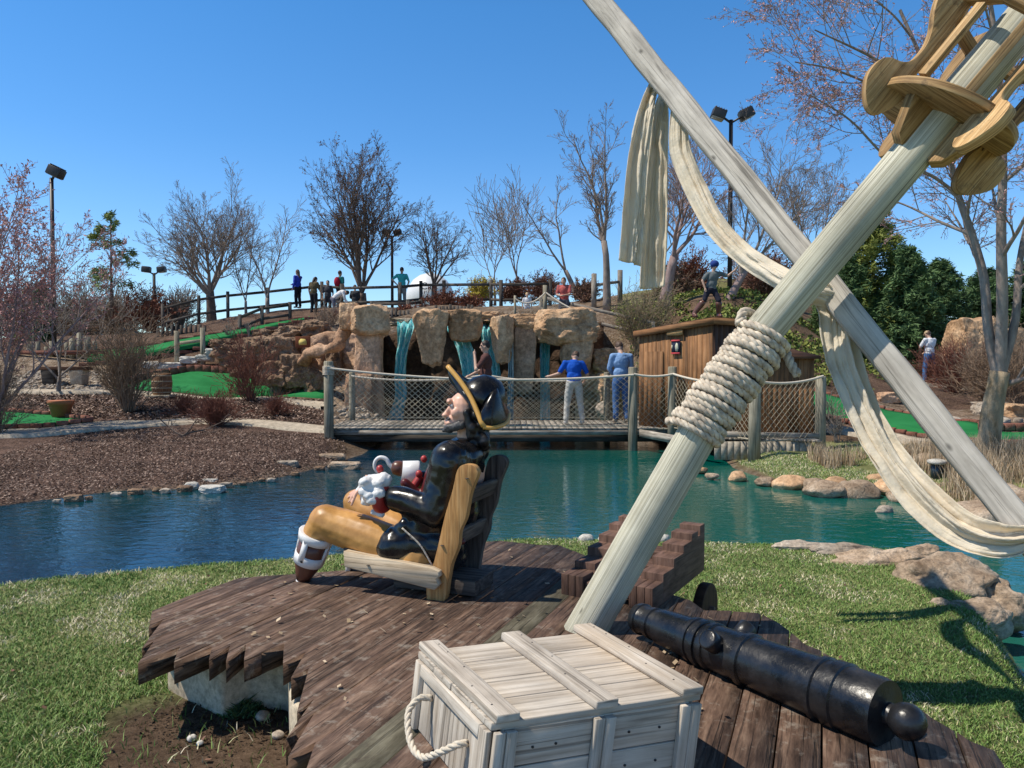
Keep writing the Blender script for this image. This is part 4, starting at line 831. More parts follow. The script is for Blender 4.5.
t_ = MB(); t_.capsule(J(418, 556, 4.15), J(327, 522, 4.30), .128, .105); t_.capsule(J(327, 522, 4.30), J(318, 532, 4.31), .105, .085); t_.capsule(J(430, 552, 4.40), J(357, 503, 4.62), .12, .085); t_.capsule(J(357, 503, 4.62), J(362, 540, 4.62), .085, .075)
sub('trousers', t_, M['ochre'], .0095, 4, wr(7, .014))
kt = J(320, 526, 4.31); kb_ = J(301, 584, 4.36); kd = kb_ - kt
l_ = MB(); l_.lathe(kt + kd * .25, kt + kd * .93, [(0, .083), (.3, .087), (.6, .075), (.85, .052), (1, .036)], 24); l_.build('peg_socket', M['brown'], pi, True)
l_ = MB(); l_.lathe(kt + kd * .85, kt + kd * 1.55, [(0, .036), (.5, .033), (1, .03)], 18); l_.build('peg', M['white'], pi, True)
hn = MB()
def band(t_a, t_b, ra, rb):
    hn.lathe(kt + kd * t_a, kt + kd * t_b, [(0, ra - .006), (.02, ra), (.98, rb), (1, rb - .006)], 32)
band(.12, .25, .108, .101); band(.46, .62, .092, .088)
dirs = np.column_stack([nrm(kd), nrm(np.cross(kd, (0, 1, 0))), nrm(np.cross(kd, np.cross(kd, (0, 1, 0))))])
for a in (0.3, 1.9, 3.4, 4.9):
    off = (dirs[:, 1] * math.cos(a) + dirs[:, 2] * math.sin(a)); hn.bar(kt + kd * .2 + off * .096, kt + kd * .55 + off * .086, .035, .012, off)
hn.build('leg_harness', M['white'], pi, True)
e = MB(); off = nrm(dirs[:, 1] * .0 + np.array([-.25, -1, 0])); e.ell(kt + kd * .54 + off * .092, (.009, .006, .009)); e.build('rivet', M['metal'], pi, True)
l_ = MB(); fk = J(358, 535, 4.60); l_.capsule(fk, J(358, 592, 4.62), .066, .048); l_.capsule(J(358, 596, 4.62), J(346, 604, 4.68), .045, .035); sub('stocking', l_, plain('grey_stocking', (.16, .17, .21), .5), .009, 3)
l_ = MB(); q0, q1 = J(350, 550, 4.535), J(347, 582, 4.57); l_.bar(q0, q1, .035, .03, (1, 0, 0)); l_.build('stocking_stripe', M['white'], pi, True)
# hair, beard
h_ = MB()
for k in range(30):
    t = k / 29; h_.ell(J(479 + 7 * math.sin(k * 2.1), 412 + t * 34, 4.30 + .10 * math.sin(k * 1.7)), (.034, .036, .036))
h_.ell(J(474, 406, 4.31), (.085, .105, .10)); h_.capsule(J(467, 413, 4.20), J(470, 436, 4.20), .024, .022); h_.capsule(J(467, 413, 4.40), J(470, 436, 4.42), .024, .022)
sub('hair', h_, M['hair_black'], .008, 3, wr(40, .014))
h_ = MB(); h_.capsule(J(461, 425, 4.20), J(448, 428.5, 4.23), .026, .024); h_.capsule(J(461, 425, 4.32), J(448, 428.5, 4.27), .026, .024); h_.capsule(J(450, 428.5, 4.25), J(443.5, 430.5, 4.25), .028, .012); h_.capsule(J(449, 419, 4.215), J(446, 417.5, 4.235), .009, .008)
sub('beard', h_, M['beard'], .006, 1, wr(70, .012))
# hat
hcn = J(474, 405, 4.30); ha = nrm(J(489, 393, 4.33) - hcn); cr_ = MB(); Mh = frame(ha, (0, 1, 0)); hb = np.column_stack([Mh[:, 1], Mh[:, 2], Mh[:, 0]])
hat = MB(); pr = [(0, .122), (.25, .133), (.5, .130), (.75, .106), (.9, .068), (1.0, .012)]; hat.lathe(J(472, 407, 4.30), J(472, 407, 4.30) + ha * .225, [(t, r * 1.0) for t, r in pr], 36)
hatb = hat.build('hat', M['coat'], pi, True)
cnr = [J(446.5, 365, 4.30), J(483, 427, 4.10), J(506, 422, 4.32), J(492, 404, 4.50), J(474, 383, 4.50)]
per = spline(cnr + [cnr[0]], 60)[:-1]
per2 = []
N_ = 60
seg = [(cnr[0], cnr[1], .10), (cnr[1], cnr[2], .05), (cnr[2], cnr[4], -.12), (cnr[4], cnr[0], .02)]
for a, b2, bulge in seg:
    for t in np.linspace(0, 1, 16, endpoint=False):
        q = a + (b2 - a) * t; q = q + nrm(np.cross(b2 - a, (0, 1, 0))) * math.sin(math.pi * t) * bulge * .25; per2.append(q)
per2 = np.array(per2)
for _ in range(2): per2 = (np.roll(per2, 1, 0) + 3 * per2 + np.roll(per2, -1, 0)) / 5
base_c = J(471, 407, 4.30) + ha * .01; inner = []
for q in per2:
    d = q - base_c; d = d - ha * np.dot(d, ha); inner.append(base_c + nrm(d) * .118)
inner = np.array(inner); br = MB(); K = len(per2); rings = []
for t in np.linspace(0, 1, 8): rings.append(inner + (per2 - inner) * t + ha * (-.03 * math.sin(math.pi * t)))
V = np.vstack(rings); i = np.arange(7)[:, None]; j = np.arange(K)[None, :]; j2 = (j + 1) % K
br.add(V, [np.stack([i * K + j, i * K + j2, (i + 1) * K + j2, (i + 1) * K + j], -1).reshape(-1, 4)])
o = br.build('hat_brim', M['coat'], pi, True); so = o.modifiers.new('s', 'SOLIDIFY'); so.thickness = .014
tr = MB(); tr.tube(per2[:34], .0145, 10, True); tr.build('gold_trim', M['gold'], pi, True)
fl = MB(); A0 = [J(483, 427, 4.12), J(494, 427.5, 4.13), J(505.5, 423, 4.22), J(509, 414, 4.34)]; A1 = [J(481, 411, 4.15), J(488, 399, 4.15), J(496, 389, 4.2), J(500, 392, 4.34)]
A0 = spline(A0, 24); A1 = spline(A1, 24); Kf = len(A0); rows = [A0 + (A1 - A0) * t + np.array([0, -.022, 0]) * math.sin(math.pi * t) for t in np.linspace(0, 1, 8)]
i = np.arange(7)[:, None]; j = np.arange(Kf - 1)[None, :]; fl.add(np.vstack(rows), [np.stack([i * Kf + j, i * Kf + j + 1, (i + 1) * Kf + j + 1, (i + 1) * Kf + j], -1).reshape(-1, 4)]); o = fl.build('hat_flap', M['coat'], pi, True); so = o.modifiers.new('s', 'SOLIDIFY'); so.thickness = .012; so.offset = 0
e = MB(); e.tube(A0 + np.array([0, -.008, 0]), .0125, 10, True); e.build('gold_trim', M['gold'], pi, True)
e = MB(); e.tube(spline([J(402, 528, 4.04), J(420, 545, 4.03), J(432, 565, 4.03)], 20), .005, 6); e.build('cord', M['rope_w'], pi, True)
# ================================================================== PEOPLE
skin = plain('skin', (.52, .32, .23), .5, .08, 10); hairs = {'dark': plain('dark_hair', (.02, .013, .01), .6), 'brown': plain('brown_hair', (.09, .05, .03), .6), 'grey': plain('grey_hair', (.3, .29, .27), .6), 'blond': plain('blond_hair', (.6, .42, .2), .6)}
_pm = {}
def cmat(c, nm='clothing'):
    if c not in _pm: _pm[c] = plain(nm, c, .85, .15, 14, .3, .2)
    return _pm[c]
def person(loc, rz, h, label, cat='person', group=None, shirt=(.1, .1, .1), pants=(.1, .1, .1), hair='brown', shoes=(.1, .08, .07), pose={}, longs=False, long_hair=False, vox=.014, name='person', shorts=False, body_m=None, extra=None, hat=None, fingers=True):
    k = h / 1.75
    D = dict(head=(0, .02, 1.64), neck=(0, 0, 1.47), chest=(0, 0, 1.30), waist=(0, 0, 1.08), pel=(0, 0, .95), shL=(-.19, 0, 1.42), elL=(-.25, -.03, 1.13), wrL=(-.26, .06, .88), shR=(.19, 0, 1.42), elR=(.25, -.03, 1.13), wrR=(.26, .06, .88),
             hiL=(-.09, 0, .92), knL=(-.11, .02, .49), anL=(-.12, -.03, .09), hiR=(.09, 0, .92), knR=(.11, .02, .49), anR=(.12, -.03, .09)); D.update(pose)
    Rz = rotz(rz); T = {a: Rz @ (np.array(b) * k) + np.asarray(loc) for a, b in D.items()}; fw = Rz @ np.array([0, 1., 0])
    t = thing(name, label, cat, loc, group); b = MB(); S = k
    hd = T['head']; tw = nrm(T['head'] - T['neck'])
    hf = Rz @ np.array(D.get('face', (0, 1., 0)), float); hf = nrm(hf - tw * np.dot(hf, tw) * .8); hs_ = nrm(np.cross(hf, tw)); HM = np.column_stack([hs_, hf, np.cross(hs_, hf)])
    b.ell(hd, np.array([.078, .097, .118]) * S, HM); b.ell(hd + hf * .045 * S - HM[:, 2] * .065 * S, np.array([.05, .045, .05]) * S, HM)
    b.capsule(T['neck'] - tw * .03, hd - tw * .03, .058 * S, .052 * S); b.ell(hd + hf * .10 * S - HM[:, 2] * .015 * S, np.array([.014, .02, .022]) * S, HM)
    for sg in (-1, 1): b.ell(hd + hs_ * sg * .08 * S - HM[:, 2] * .01 * S, np.array([.012, .02, .03]) * S, HM)
    up_ = nrm(T['chest'] - T['pel']); sx = nrm(T['shR'] - T['shL']); TM = np.column_stack([sx, nrm(np.cross(up_, sx)), up_])
    b.ell(T['chest'], np.array([.165, .105, .19]) * S, TM); b.ell(T['waist'], np.array([.135, .095, .15]) * S, TM); b.ell(T['pel'], np.array([.16, .11, .12]) * S)
    for s_ in 'LR':
        b.capsule(T['sh' + s_], T['el' + s_], .05 * S, .040 * S); b.capsule(T['el' + s_], T['wr' + s_], .040 * S, .027 * S)
        d = nrm(T['wr' + s_] - T['el' + s_]); hm = T['wr' + s_] + d * .045 * S; b.capsule(T['wr' + s_], hm, .028 * S, .036 * S)
        if fingers:
            pr_ = nrm(np.cross(d, sx) + .01); ft = frame(d, sx)
            for q in range(4): f0 = hm + d * .02 * S + ft[:, 2] * (q - 1.5) * .018 * S; b.capsule(f0, f0 + (d * (.05 - .006 * abs(q - 1.3)) + ft[:, 1] * .012) * S, .0115 * S, .0095 * S, 8)
            b.capsule(hm + ft[:, 2] * .025 * S, hm + (d * .025 + ft[:, 2] * .055) * S, .0125 * S, .010 * S, 8)
        b.capsule(T['hi' + s_], T['kn' + s_], .085 * S, .058 * S); b.capsule(T['kn' + s_], T['an' + s_], .056 * S, .038 * S)
        b.capsule(T['an' + s_] - [0, 0, .04 * S], T['an' + s_] + fw * .14 * S - [0, 0, .055 * S], .038 * S, .03 * S)
    link('body', blob(b, vox * .8, 2), body_m or skin, t, True)
    s = MB(); s.ell(T['chest'], np.array([.19, .135, .205]) * S, TM); s.ell(T['waist'], np.array([.175, .13, .17]) * S, TM); s.ell(T['pel'] + up_ * .03 * S, np.array([.172, .128, .09]) * S, TM); s.capsule(T['shL'], T['shR'], .066 * S, .066 * S)
    for s_ in 'LR':
        e = T['sh' + s_] + (T['el' + s_] - T['sh' + s_]) * (1 if longs else .78); s.capsule(T['sh' + s_], e, .068 * S, .058 * S)
        if longs: s.capsule(T['el' + s_], T['wr' + s_], .056 * S, .042 * S)
    link('shirt', blob(s, vox, 3, .5, lambda V: (fbm(V[:, 0] * 9, V[:, 2] * 9 + V[:, 1] * 4) - .5) * .03), cmat(shirt, 'shirt_cloth'), t, True)
    s = MB(); s.ell(T['pel'] - [0, 0, .01 * S], np.array([.175, .13, .115]) * S)
    for s_ in 'LR':
        s.capsule(T['hi' + s_], T['kn' + s_], .102 * S, .078 * S)
        if not shorts: s.capsule(T['kn' + s_], T['an' + s_] + (T['kn' + s_] - T['an' + s_]) * .06, .076 * S, .062 * S)
    link('trousers', blob(s, vox, 3, .5, lambda V: (fbm(V[:, 0] * 9, V[:, 2] * 9) - .5) * .025), cmat(pants, 'trouser_cloth'), t, True)
    for s_ in 'LR':
        s = MB(); s.capsule(T['an' + s_] - [0, 0, .045 * S], T['an' + s_] + fw * .15 * S - [0, 0, .055 * S], .047 * S, .038 * S); link('shoe', blob(s, vox * .9, 2), cmat(shoes, 'shoe_leather'), t, True)
    s = MB(); s.ell(hd - hf * .018 * S + HM[:, 2] * .03 * S, np.array([.087, .098, .106]) * S, HM)
    if long_hair: s.capsule(hd - hf * .06 * S, T['neck'] - hf * .09 * S - [0, 0, .10 * S], .07 * S, .05 * S)
    link('hair', blob(s, vox * .8, 1, .5, lambda V: (fbm(V[:, 0] * 40, V[:, 2] * 40) - .5) * .012), hairs[hair], t, True)
    if hat:
        s = MB(); s.ell(hd + HM[:, 2] * .055 * S, np.array([.094, .108, .085]) * S, HM); s.ell(hd + hf * .10 * S + HM[:, 2] * .045 * S, np.array([.07, .07, .014]) * S, HM); link('cap', blob(s, vox * .8, 1), cmat(hat, 'cap_cloth'), t, True)
    if extra: extra(t, T, fw, sx, S)
    return t
def bz(px, Y): q = P(px, 400, Y); q[2] = .19; return q
PI_ = math.pi
person(bz(574, 17.55), .15, 1.78, 'man in bright blue T-shirt and pale patterned trousers leaning over the bridge rope', shirt=(.01, .09, .48), pants=(.52, .50, .46), shoes=(.5, .48, .45), hair='brown', vox=.013,
       pose=dict(head=(.07, .16, 1.53), neck=(.03, .08, 1.42), chest=(0, .03, 1.26), shL=(-.2, .05, 1.37), shR=(.2, .05, 1.37), elL=(-.33, .10, 1.14), wrL=(-.52, .22, 1.08), elR=(.33, .05, 1.12), wrR=(.30, .25, .95), face=(.1, .8, -.6), anL=(-.19, -.03, .09), anR=(.19, -.03, .09), knL=(-.15, .02, .49), knR=(.15, .02, .49)))
person(bz(621, 18.0), .1, 1.93, 'man in faded denim shirt and blue jeans standing by the end of the bridge', shirt=(.22, .36, .60), pants=(.07, .15, .34), shoes=(.35, .27, .2), longs=True, hair='brown', vox=.013,
       pose=dict(head=(-.02, .10, 1.61), face=(-.1, .9, -.5), elL=(-.24, .06, 1.15), wrL=(-.12, .26, 1.02), elR=(.24, .06, 1.15), wrR=(.14, .26, 1.02)))
def shades(t, T, fw, sx, S):
    m = MB(); hf = T['head'] - T['neck']; f = np.array([-1., -.1, 0]); m.box(T['head'] + f * .085 + [0, 0, .018], (.02, .15, .035), np.column_stack([f, [.1, -1, 0], [0, 0, 1]])); m.build('sunglasses', M['metal'], t, False, .005)
person(bz(486, 17.3), PI_ / 2 + .1, 1.90, 'man in dark brown T-shirt and sunglasses raising a hand to his mouth', shirt=(.10, .045, .04), pants=(.12, .10, .09), hair='dark', extra=shades, vox=.013,
       pose=dict(elL=(-.24, .22, 1.16), wrL=(-.06, .24, 1.47), elR=(.26, .1, 1.14), wrR=(.2, .34, 1.02)))
def hp(px, py, Y): return P(px, py, Y)
def gz_(px, Y): q = P(px, 320, Y); q[2] = h1(q[0], q[1]); return q
def mid(px, pyf, Y): return P(px, pyf, Y)
person(mid(564, 329, 25.2), PI_ - .3, 1.72, 'man in a faded red T-shirt behind the right waterfall rock', shirt=(.42, .10, .09), pants=(.1, .1, .12), hair='brown', vox=.018, pose=dict(elL=(-.22, .1, 1.15), wrL=(-.05, .3, 1.1), elR=(.22, .1, 1.15), wrR=(.05, .3, 1.1), head=(0, .06, 1.6)))
person(mid(527, 325, 26.5), PI_ + .2, 1.12, 'fair haired child in white behind the upper net fence', shirt=(.72, .72, .72), pants=(.5, .55, .62), hair='blond', vox=.016)
person(mid(298, 308, 32.5), PI_ / 2 - .5, 1.62, 'woman in royal blue top and black leggings leaning on a fence post', shirt=(.03, .06, .45), pants=(.015, .015, .02), hair='brown', long_hair=True, vox=.018, longs=True, pose=dict(elR=(.2, .2, 1.2), wrR=(.12, .45, 1.12)))
person(mid(314, 316, 31.6), -.5, 1.66, 'woman in olive brown top looking down on the hill', shirt=(.10, .08, .045), pants=(.02, .02, .025), hair='dark', vox=.018, long_hair=True, pose=dict(head=(.0, .1, 1.59), face=(0, .8, -.6), elR=(.25, .1, 1.12), wrR=(.2, .3, .95)))
person(mid(328, 316, 32.4), PI_, 1.50, 'dark haired woman behind the bending person in white', shirt=(.06, .06, .07), pants=(.05, .05, .06), hair='dark', long_hair=True, vox=.018)
person(mid(334, 321, 31.0), -PI_ / 2 + .2, 1.66, 'person in white top bending forward beside the hill fence', shirt=(.70, .68, .68), pants=(.13, .13, .17), hair='dark', vox=.018, longs=True,
       pose=dict(head=(0, .52, 1.22), neck=(0, .42, 1.26), chest=(0, .28, 1.18), waist=(0, .1, 1.06), shL=(-.18, .4, 1.24), shR=(.18, .4, 1.24), elL=(-.2, .45, .98), elR=(.2, .45, .98), wrL=(-.15, .55, .75), wrR=(.15, .55, .75), face=(0, .5, -.9)))
def bag(t, T, fw, sx, S):
    m = MB(); m.ell(T['chest'] - fw * .16 - [0, 0, .05], (.14, .12, .22)); o = link('backpack', blob(m, .02, 2), cmat((.45, .02, .05), 'bag_cloth'), t, True)
person(mid(340, 310, 33.6), -.6, 1.72, 'person in teal T-shirt with a red backpack on the hill', shirt=(.01, .16, .17), pants=(.03, .03, .035), hair='brown', vox=.018, extra=bag)
person(mid(355, 314, 32.4), -.2, 1.45, 'person in dark jacket sitting against the leafy hill tree', shirt=(.045, .045, .05), pants=(.04, .04, .05), hair='brown', vox=.018, longs=True,
       pose=dict(pel=(0, 0, .62), waist=(0, 0, .76), chest=(0, 0, 1.0), neck=(0, 0, 1.2), head=(0, .02, 1.37), shL=(-.19, 0, 1.13), shR=(.19, 0, 1.13), elL=(-.25, .02, .85), elR=(.25, .02, .85), wrL=(-.12, .2, .75), wrR=(.12, .2, .75), hiL=(-.1, 0, .6), hiR=(.1, 0, .6), knL=(-.13, .4, .55), knR=(.13, .4, .55), anL=(-.13, .4, .1), anR=(.13, .4, .1)))
person(mid(402, 308, 33.2), .1, 1.76, 'man in turquoise T-shirt with hand on hip beside the hill lamp', shirt=(.06, .48, .50), pants=(.30, .27, .25), hair='dark', vox=.018, pose=dict(elL=(-.42, -.05, 1.22), wrL=(-.2, .0, 1.0), elR=(.3, .05, 1.15), wrR=(.22, .15, .95)))
q = P(929, 383, 23.8); person([q[0], q[1], q[2]], .3, 1.66, 'woman in white top, jeans and tan cap putting beside the evergreens', shirt=(.72, .72, .74), pants=(.06, .16, .36), hair='brown', hat=(.45, .33, .2), vox=.014,
       pose=dict(head=(0, .08, 1.60), anL=(-.22, -.03, .09), anR=(.22, -.03, .09), knL=(-.16, .02, .49), knR=(.16, .02, .49), elL=(-.26, .12, 1.18), wrL=(-.06, .3, .98), elR=(.26, .12, 1.18), wrR=(.06, .3, .98)))
gp = MB(); hz = P(925, 361, 23.8) + [.0, .35, 0]; ft_ = P(917, 384, 24.2); gp.tube([hz, ft_], .008, 6); gp.box(ft_, (.10, .03, .03)); o = gp.build('golf_putter', M['metal']); tag(o, 'thin metal putter held by the woman in the white top', 'putter')
# pirate figure on the shed roof
def scarf(t, T, fw, sx, S):
    m = MB(); m.ell(T['head'] + [0, 0, .045], (.095, .105, .085)); link('headscarf', blob(m, .012, 1), cmat((.02, .05, .22), 'blue_scarf'), t, True)
    for s_ in 'LR':
        m = MB(); m.capsule(T['kn' + s_] + (T['an' + s_] - T['kn' + s_]) * .25, T['an' + s_], .07, .05); m.capsule(T['an' + s_] - [0, 0, .03], T['an' + s_] + fw * .13 - [0, 0, .05], .05, .04); link('boot', blob(m, .012, 2), M['brown'], t, True)
    m = MB(); q = T['wrL']; m.tube([q, q + [.12, -.02, .16], q + [.20, -.02, .38]], .016, 8); m.build('sword', M['chair_pale'], t, True)
person(P(713, 317, 16.3) - [0, 0, .0], PI_ + .1, 1.22, 'small lunging pirate figure with blue headscarf on top of the brown shed', cat='statue', name='pirate_statue', shirt=(.13, .145, .15), pants=(.02, .02, .035), hair='dark', shoes=(.1, .04, .03), shorts=True, vox=.012, extra=scarf,
       pose=dict(head=(-.03, .02, 1.55), neck=(0, 0, 1.38), chest=(0, 0, 1.22), waist=(.05, 0, 1.0), pel=(.08, 0, .84), shL=(-.19, 0, 1.33), shR=(.19, 0, 1.31), hiL=(-.02, 0, .82), hiR=(.17, 0, .82), knR=(.30, .08, .52), anR=(.60, .0, .09), knL=(-.12, .15, .50), anL=(-.16, .05, .09), elR=(.36, .05, 1.1), wrR=(.30, .12, .86), elL=(-.42, .1, 1.25), wrL=(-.62, .15, 1.42)))
# ================================================================== ROCKS
def rockmesh(mb_or_size, c, size, seed=0, rough=.35, cuts=5, facet=.6, rz=0, fine=.0, blocky=0.0, taper=None):
    bm = bmesh.new(); bmesh.ops.create_icosphere(bm, subdivisions=cuts, radius=1.0); sx, sy, sz = size
    rnd = random.Random(seed); planes = [(Vector((rnd.gauss(0, 1), rnd.gauss(0, 1), rnd.gauss(0, 1))).normalized(), rnd.uniform(.62, .9) + (.38 if blocky > .2 else 0)) for _ in range(14 if blocky > .2 else 9)]
    o = Vector((seed * 3.7, seed * 1.3, seed * 2.1))
    for v in bm.verts:
        p = v.co.copy()
        if blocky: m_ = max(abs(p.x), abs(p.y), abs(p.z)); p = p.lerp(p / m_ * .88, min(1, blocky + .25))
        for n, d in planes:
            k = p.dot(n)
            if k > d: p -= n * (k - d) * (facet if not blocky else min(1, facet + .35))
        q = p * 1.3 + o; p *= 1 + rough * (mnoise.fractal(q, 1.0, 2.0, 5) * .45)
        if taper: s_ = taper[0] + (taper[1] - taper[0]) * (p.z + 1) / 2; p.x *= s_; p.y *= s_
        v.co = p
    me = bpy.data.meshes.new('rock'); R_ = Matrix.Rotation(rz, 4, 'Z')
    for v in bm.verts:
        p = Vector((v.co.x * sx, v.co.y * sy, v.co.z * sz))
        if fine: p += p.normalized() * mnoise.fractal(p * 5 + o, 1., 2., 4) * fine
        v.co = R_ @ p + Vector(c)
    bm.to_mesh(me); bm.free(); a = me.attributes.new('tint', 'FLOAT', 'POINT'); a.data.foreach_set('value', np.full(len(me.vertices), rnd.random())); me['flat'] = int(blocky > .2); return me
def rock(name, c, size, label, mat_, cat='rock', group=None, **k):
    me_ = rockmesh(None, c, size, **k); o = link(name, me_, mat_, None, not me_['flat']); return tag(o, label, cat, group)
def pxsize(w, Y): return w / F * Y
# waterfall
cw = MB(); M['bank_rock'] = rockm('brown_bank_rock', (.09, .055, .035), (.24, .155, .10), (.40, .28, .19), 2.2, 1.0, .1)
def cliff(p0, p1, x0, x1, zt, name, label, mat_, amp=.5, zb=-.7, tiers=None, seed=0):
    nx, nz = 70, 44; X = np.linspace(0, 1, nx); Z = np.linspace(0, 1, nz); V = []
    zt = np.interp(X, np.linspace(0, 1, len(zt)), zt)
    for k, z_ in enumerate(Z):
        zz = zb + (zt - zb) * z_; x = p0[0] + (p1[0] - p0[0]) * X; y = p0[1] + (p1[1] - p0[1]) * X
        y = y + (fbm(x * 1.1 + seed, zz * 1.1) - .5) * amp * 2 - np.floor(fbm(x * .9 + seed + 9, zz * .7) * 5) / 5 * amp - z_ * -.5; V.append(np.stack([x, y, zz], -1))
    x, y, zz = V[-1].T; V.append(np.stack([x, y + 1.6, zz + .05], -1)); V = np.stack(V); m = nx
    i = np.arange(len(V) - 1)[:, None]; j = np.arange(m - 1)[None, :]; f = np.stack([i * m + j, i * m + j + 1, (i + 1) * m + j + 1, (i + 1) * m + j], -1).reshape(-1, 4)
    mb = MB(); mb.add(V.reshape(-1, 3), [f], None, .5); o = mb.build(name, mat_, None, False); return tag(o, label, 'cliff')
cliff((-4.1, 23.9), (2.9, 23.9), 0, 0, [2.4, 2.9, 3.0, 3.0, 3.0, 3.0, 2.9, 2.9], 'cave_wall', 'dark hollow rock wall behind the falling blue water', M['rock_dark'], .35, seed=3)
cliff((-7.6, 24.0), (-4.0, 23.2), 0, 0, [1.2, 2.3, 2.6, 2.5, 2.6], 'rock_bank', 'rough brown rock bank left of the pillar with small plaque', M['rock_pink'], .5, -.2, seed=8)
cliff((1.9, 22.7), (4.3, 23.6), 0, 0, [2.0, 1.7, 1.6, 1.3], 'rock_bank', 'tan layered rock bank behind the two men on the bridge', M['rock'], .5, -.4, seed=5)
def rk(px0, py0, px1, py1, Y, dep, label, mat_='rock', seed=1, **k):
    a = P(px0, py1, Y); b = P(px1, py0, Y); return rock('boulder', (a + b) / 2, (abs(b[0] - a[0]) / 2 * 1.07, dep / 2, abs(b[2] - a[2]) / 2 * 1.07), label, M[mat_], 'boulder', seed=seed, **k)
rk(352, 304, 389, 336, 21.6, 1.0, 'big square tan boulder capping the rock pillar beside the first fall', seed=4, blocky=.8, rough=.25, facet=.5, rz=.35)
rk(341, 303, 362, 332, 22.2, .9, 'smaller tan boulder tucked behind the pillar cap boulder', seed=5, blocky=.6, rough=.25)
rk(355, 326, 384, 425, 21.8, .8, 'tall pinkish rock pillar holding up the square cap boulder', 'rock_pink', 6, blocky=.9, rough=.22, facet=.3, taper=(1.05, .92))
rk(346, 373, 374, 420, 21.3, .7, 'low pale pink block at the foot of the rock pillar', 'rock_pink', 7, blocky=.9, rough=.15)
mb = MB(); arm = spline([P(352, 322, 22.2), P(343, 335, 22.2), P(338, 345, 22.1), P(328, 349, 22.3), P(318, 351, 22.5), P(309, 354, 22.9), P(304, 362, 23.3)], 44); mb.tube(arm, .17 + .02 * np.sin(np.arange(len(arm)) * .5), 16, wob=.6); o = mb.build('rock_ledge', M['rock_pink'], None, True); tag(o, 'curved tan rock ledge framing the dark hollow left of the pillar', 'rock ledge')
rk(414, 310, 450, 366, 21.8, .9, 'tan boulder with a pointed base between the first and second falls', seed=9, blocky=.55, rough=.35, taper=(.55, 1.1), facet=.7)
rk(446, 309, 484, 342, 22.2, 1.0, 'rounded tan boulder above the second blue fall', seed=10, blocky=.4, rough=.3, taper=(.75, 1.05))
rk(491, 315, 514, 364, 22.2, .8, 'narrow tan wedge boulder right of the second fall', seed=12, blocky=.6, rough=.25, taper=(.6, 1.0), rz=.4)
rk(511, 326, 536, 395, 22.6, .7, 'mossy brown rock column beside the thin water trickle', 'rock_pink', 13, blocky=.7, rough=.3, taper=(.8, 1.1))
rk(534, 308, 594, 345, 22.6, 2.0, 'largest tan boulder forming the roof of the right cave', seed=14, blocky=.35, rough=.35, rz=.2)
rk(560, 330, 592, 372, 22.4, 1.2, 'tan boulder forming the right jamb of the cave', seed=15, blocky=.4, rough=.35)
rk(508, 314, 545, 332, 22.8, 1.2, 'low flat tan boulder left of the cave roof', seed=16, blocky=.5, rough=.3)
rk(475, 312, 500, 322, 23.4, 1.2, 'flat tan slab behind the wedge boulder', seed=17, blocky=.5)
rk(383, 319, 412, 326, 23.2, 1.0, 'flat pale slab at the lip of the first fall', 'concrete', seed=18, blocky=.7)
rk(590, 348, 622, 372, 23.0, 1.4, 'lower tan rock slab right of the cave', seed=19, blocky=.6)
rk(596, 372, 640, 404, 22.0, 1.4, 'lowest tan rock in the bank behind the denim man', seed=20, blocky=.5)
rk(470, 394, 496, 424, 21.0, 1.2, 'dark wet rock at the foot of the second fall', 'rock_pink', seed=22, blocky=.4)
rk(596, 402, 612, 420, 19.9, .5, 'small pale rock on the ground beyond the bridge', 'stone', seed=23)
q = P(484, 413, 20.3); rk(430, 385, 470, 425, 22.5, .8, 'brown rock rising from the basin between the falls', 'rock_dark', seed=24)
for k, (a, b, w_, h_) in enumerate([(236, 356, 26, 22), (258, 350, 30, 26), (284, 352, 30, 30), (272, 374, 34, 26), (300, 372, 30, 34), (246, 370, 24, 16), (318, 384, 26, 30), (225, 348, 22, 16), (290, 334, 26, 16), (316, 330, 26, 18), (268, 336, 22, 12), (336, 366, 16, 40)]):
    rk(a - w_ / 2, b - h_ / 2, a + w_ / 2, b + h_ / 2, 23.9 + .5 * ((b < 345) * 1.6) - .2 * (b > 370), 1.1, ['rough brown rock in the bank between brush and plaque', 'brown rock low in the bank above the curved green'][b > 360], 'bank_rock', seed=600 + k, blocky=.5, rough=.6, fine=.05)
    bpy.context.view_layer.objects.active = None; col.objects[-1]['group'] = 'brown rocks of the left bank' if b <= 360 else 'low brown rocks above the curved green'
def fall(px_pts, Y, wid, label, m='fall'):
    pts = spline([P(a, b, Y + dy) for a, b, dy in px_pts], 50); K = len(pts); ww = np.interp(np.linspace(0, 1, K), np.linspace(0, 1, len(wid)), wid); n = 16; V = []
    for s_ in np.linspace(-.5, .5, n): V.append(pts + np.stack([ww * s_, .12 * np.sin(s_ * 17 + np.arange(K) * .2) + (fbm(np.full(K, s_ * 5), np.arange(K) * .3) - .5) * .25, np.zeros(K)], -1))
    V = np.stack(V, 1); i = np.arange(K - 1)[:, None]; j = np.arange(n - 1)[None, :]; f = np.stack([i * n + j, i * n + j + 1, (i + 1) * n + j + 1, (i + 1) * n + j], -1)
    fi = f.reshape(-1, 4); us = np.stack([fi // n * .1, fi % n * .07], -1) + random.random() * 9
    mb = MB(); mb.add(V.reshape(-1, 3), [fi], [us], .5); o = mb.build('waterfall', M[m], None, True); return tag(o, label, 'waterfall')
fall([(407, 319, .9), (406, 326, .1), (404, 340, 0), (401, 358, 0), (400, 378, 0), (401, 396, 0), (397, 412, 0), (394, 424, 0)], 22.3, [.55, .5, .36, .32, .3, .38, .6], 'tallest blue waterfall dropping right of the rock pillar')
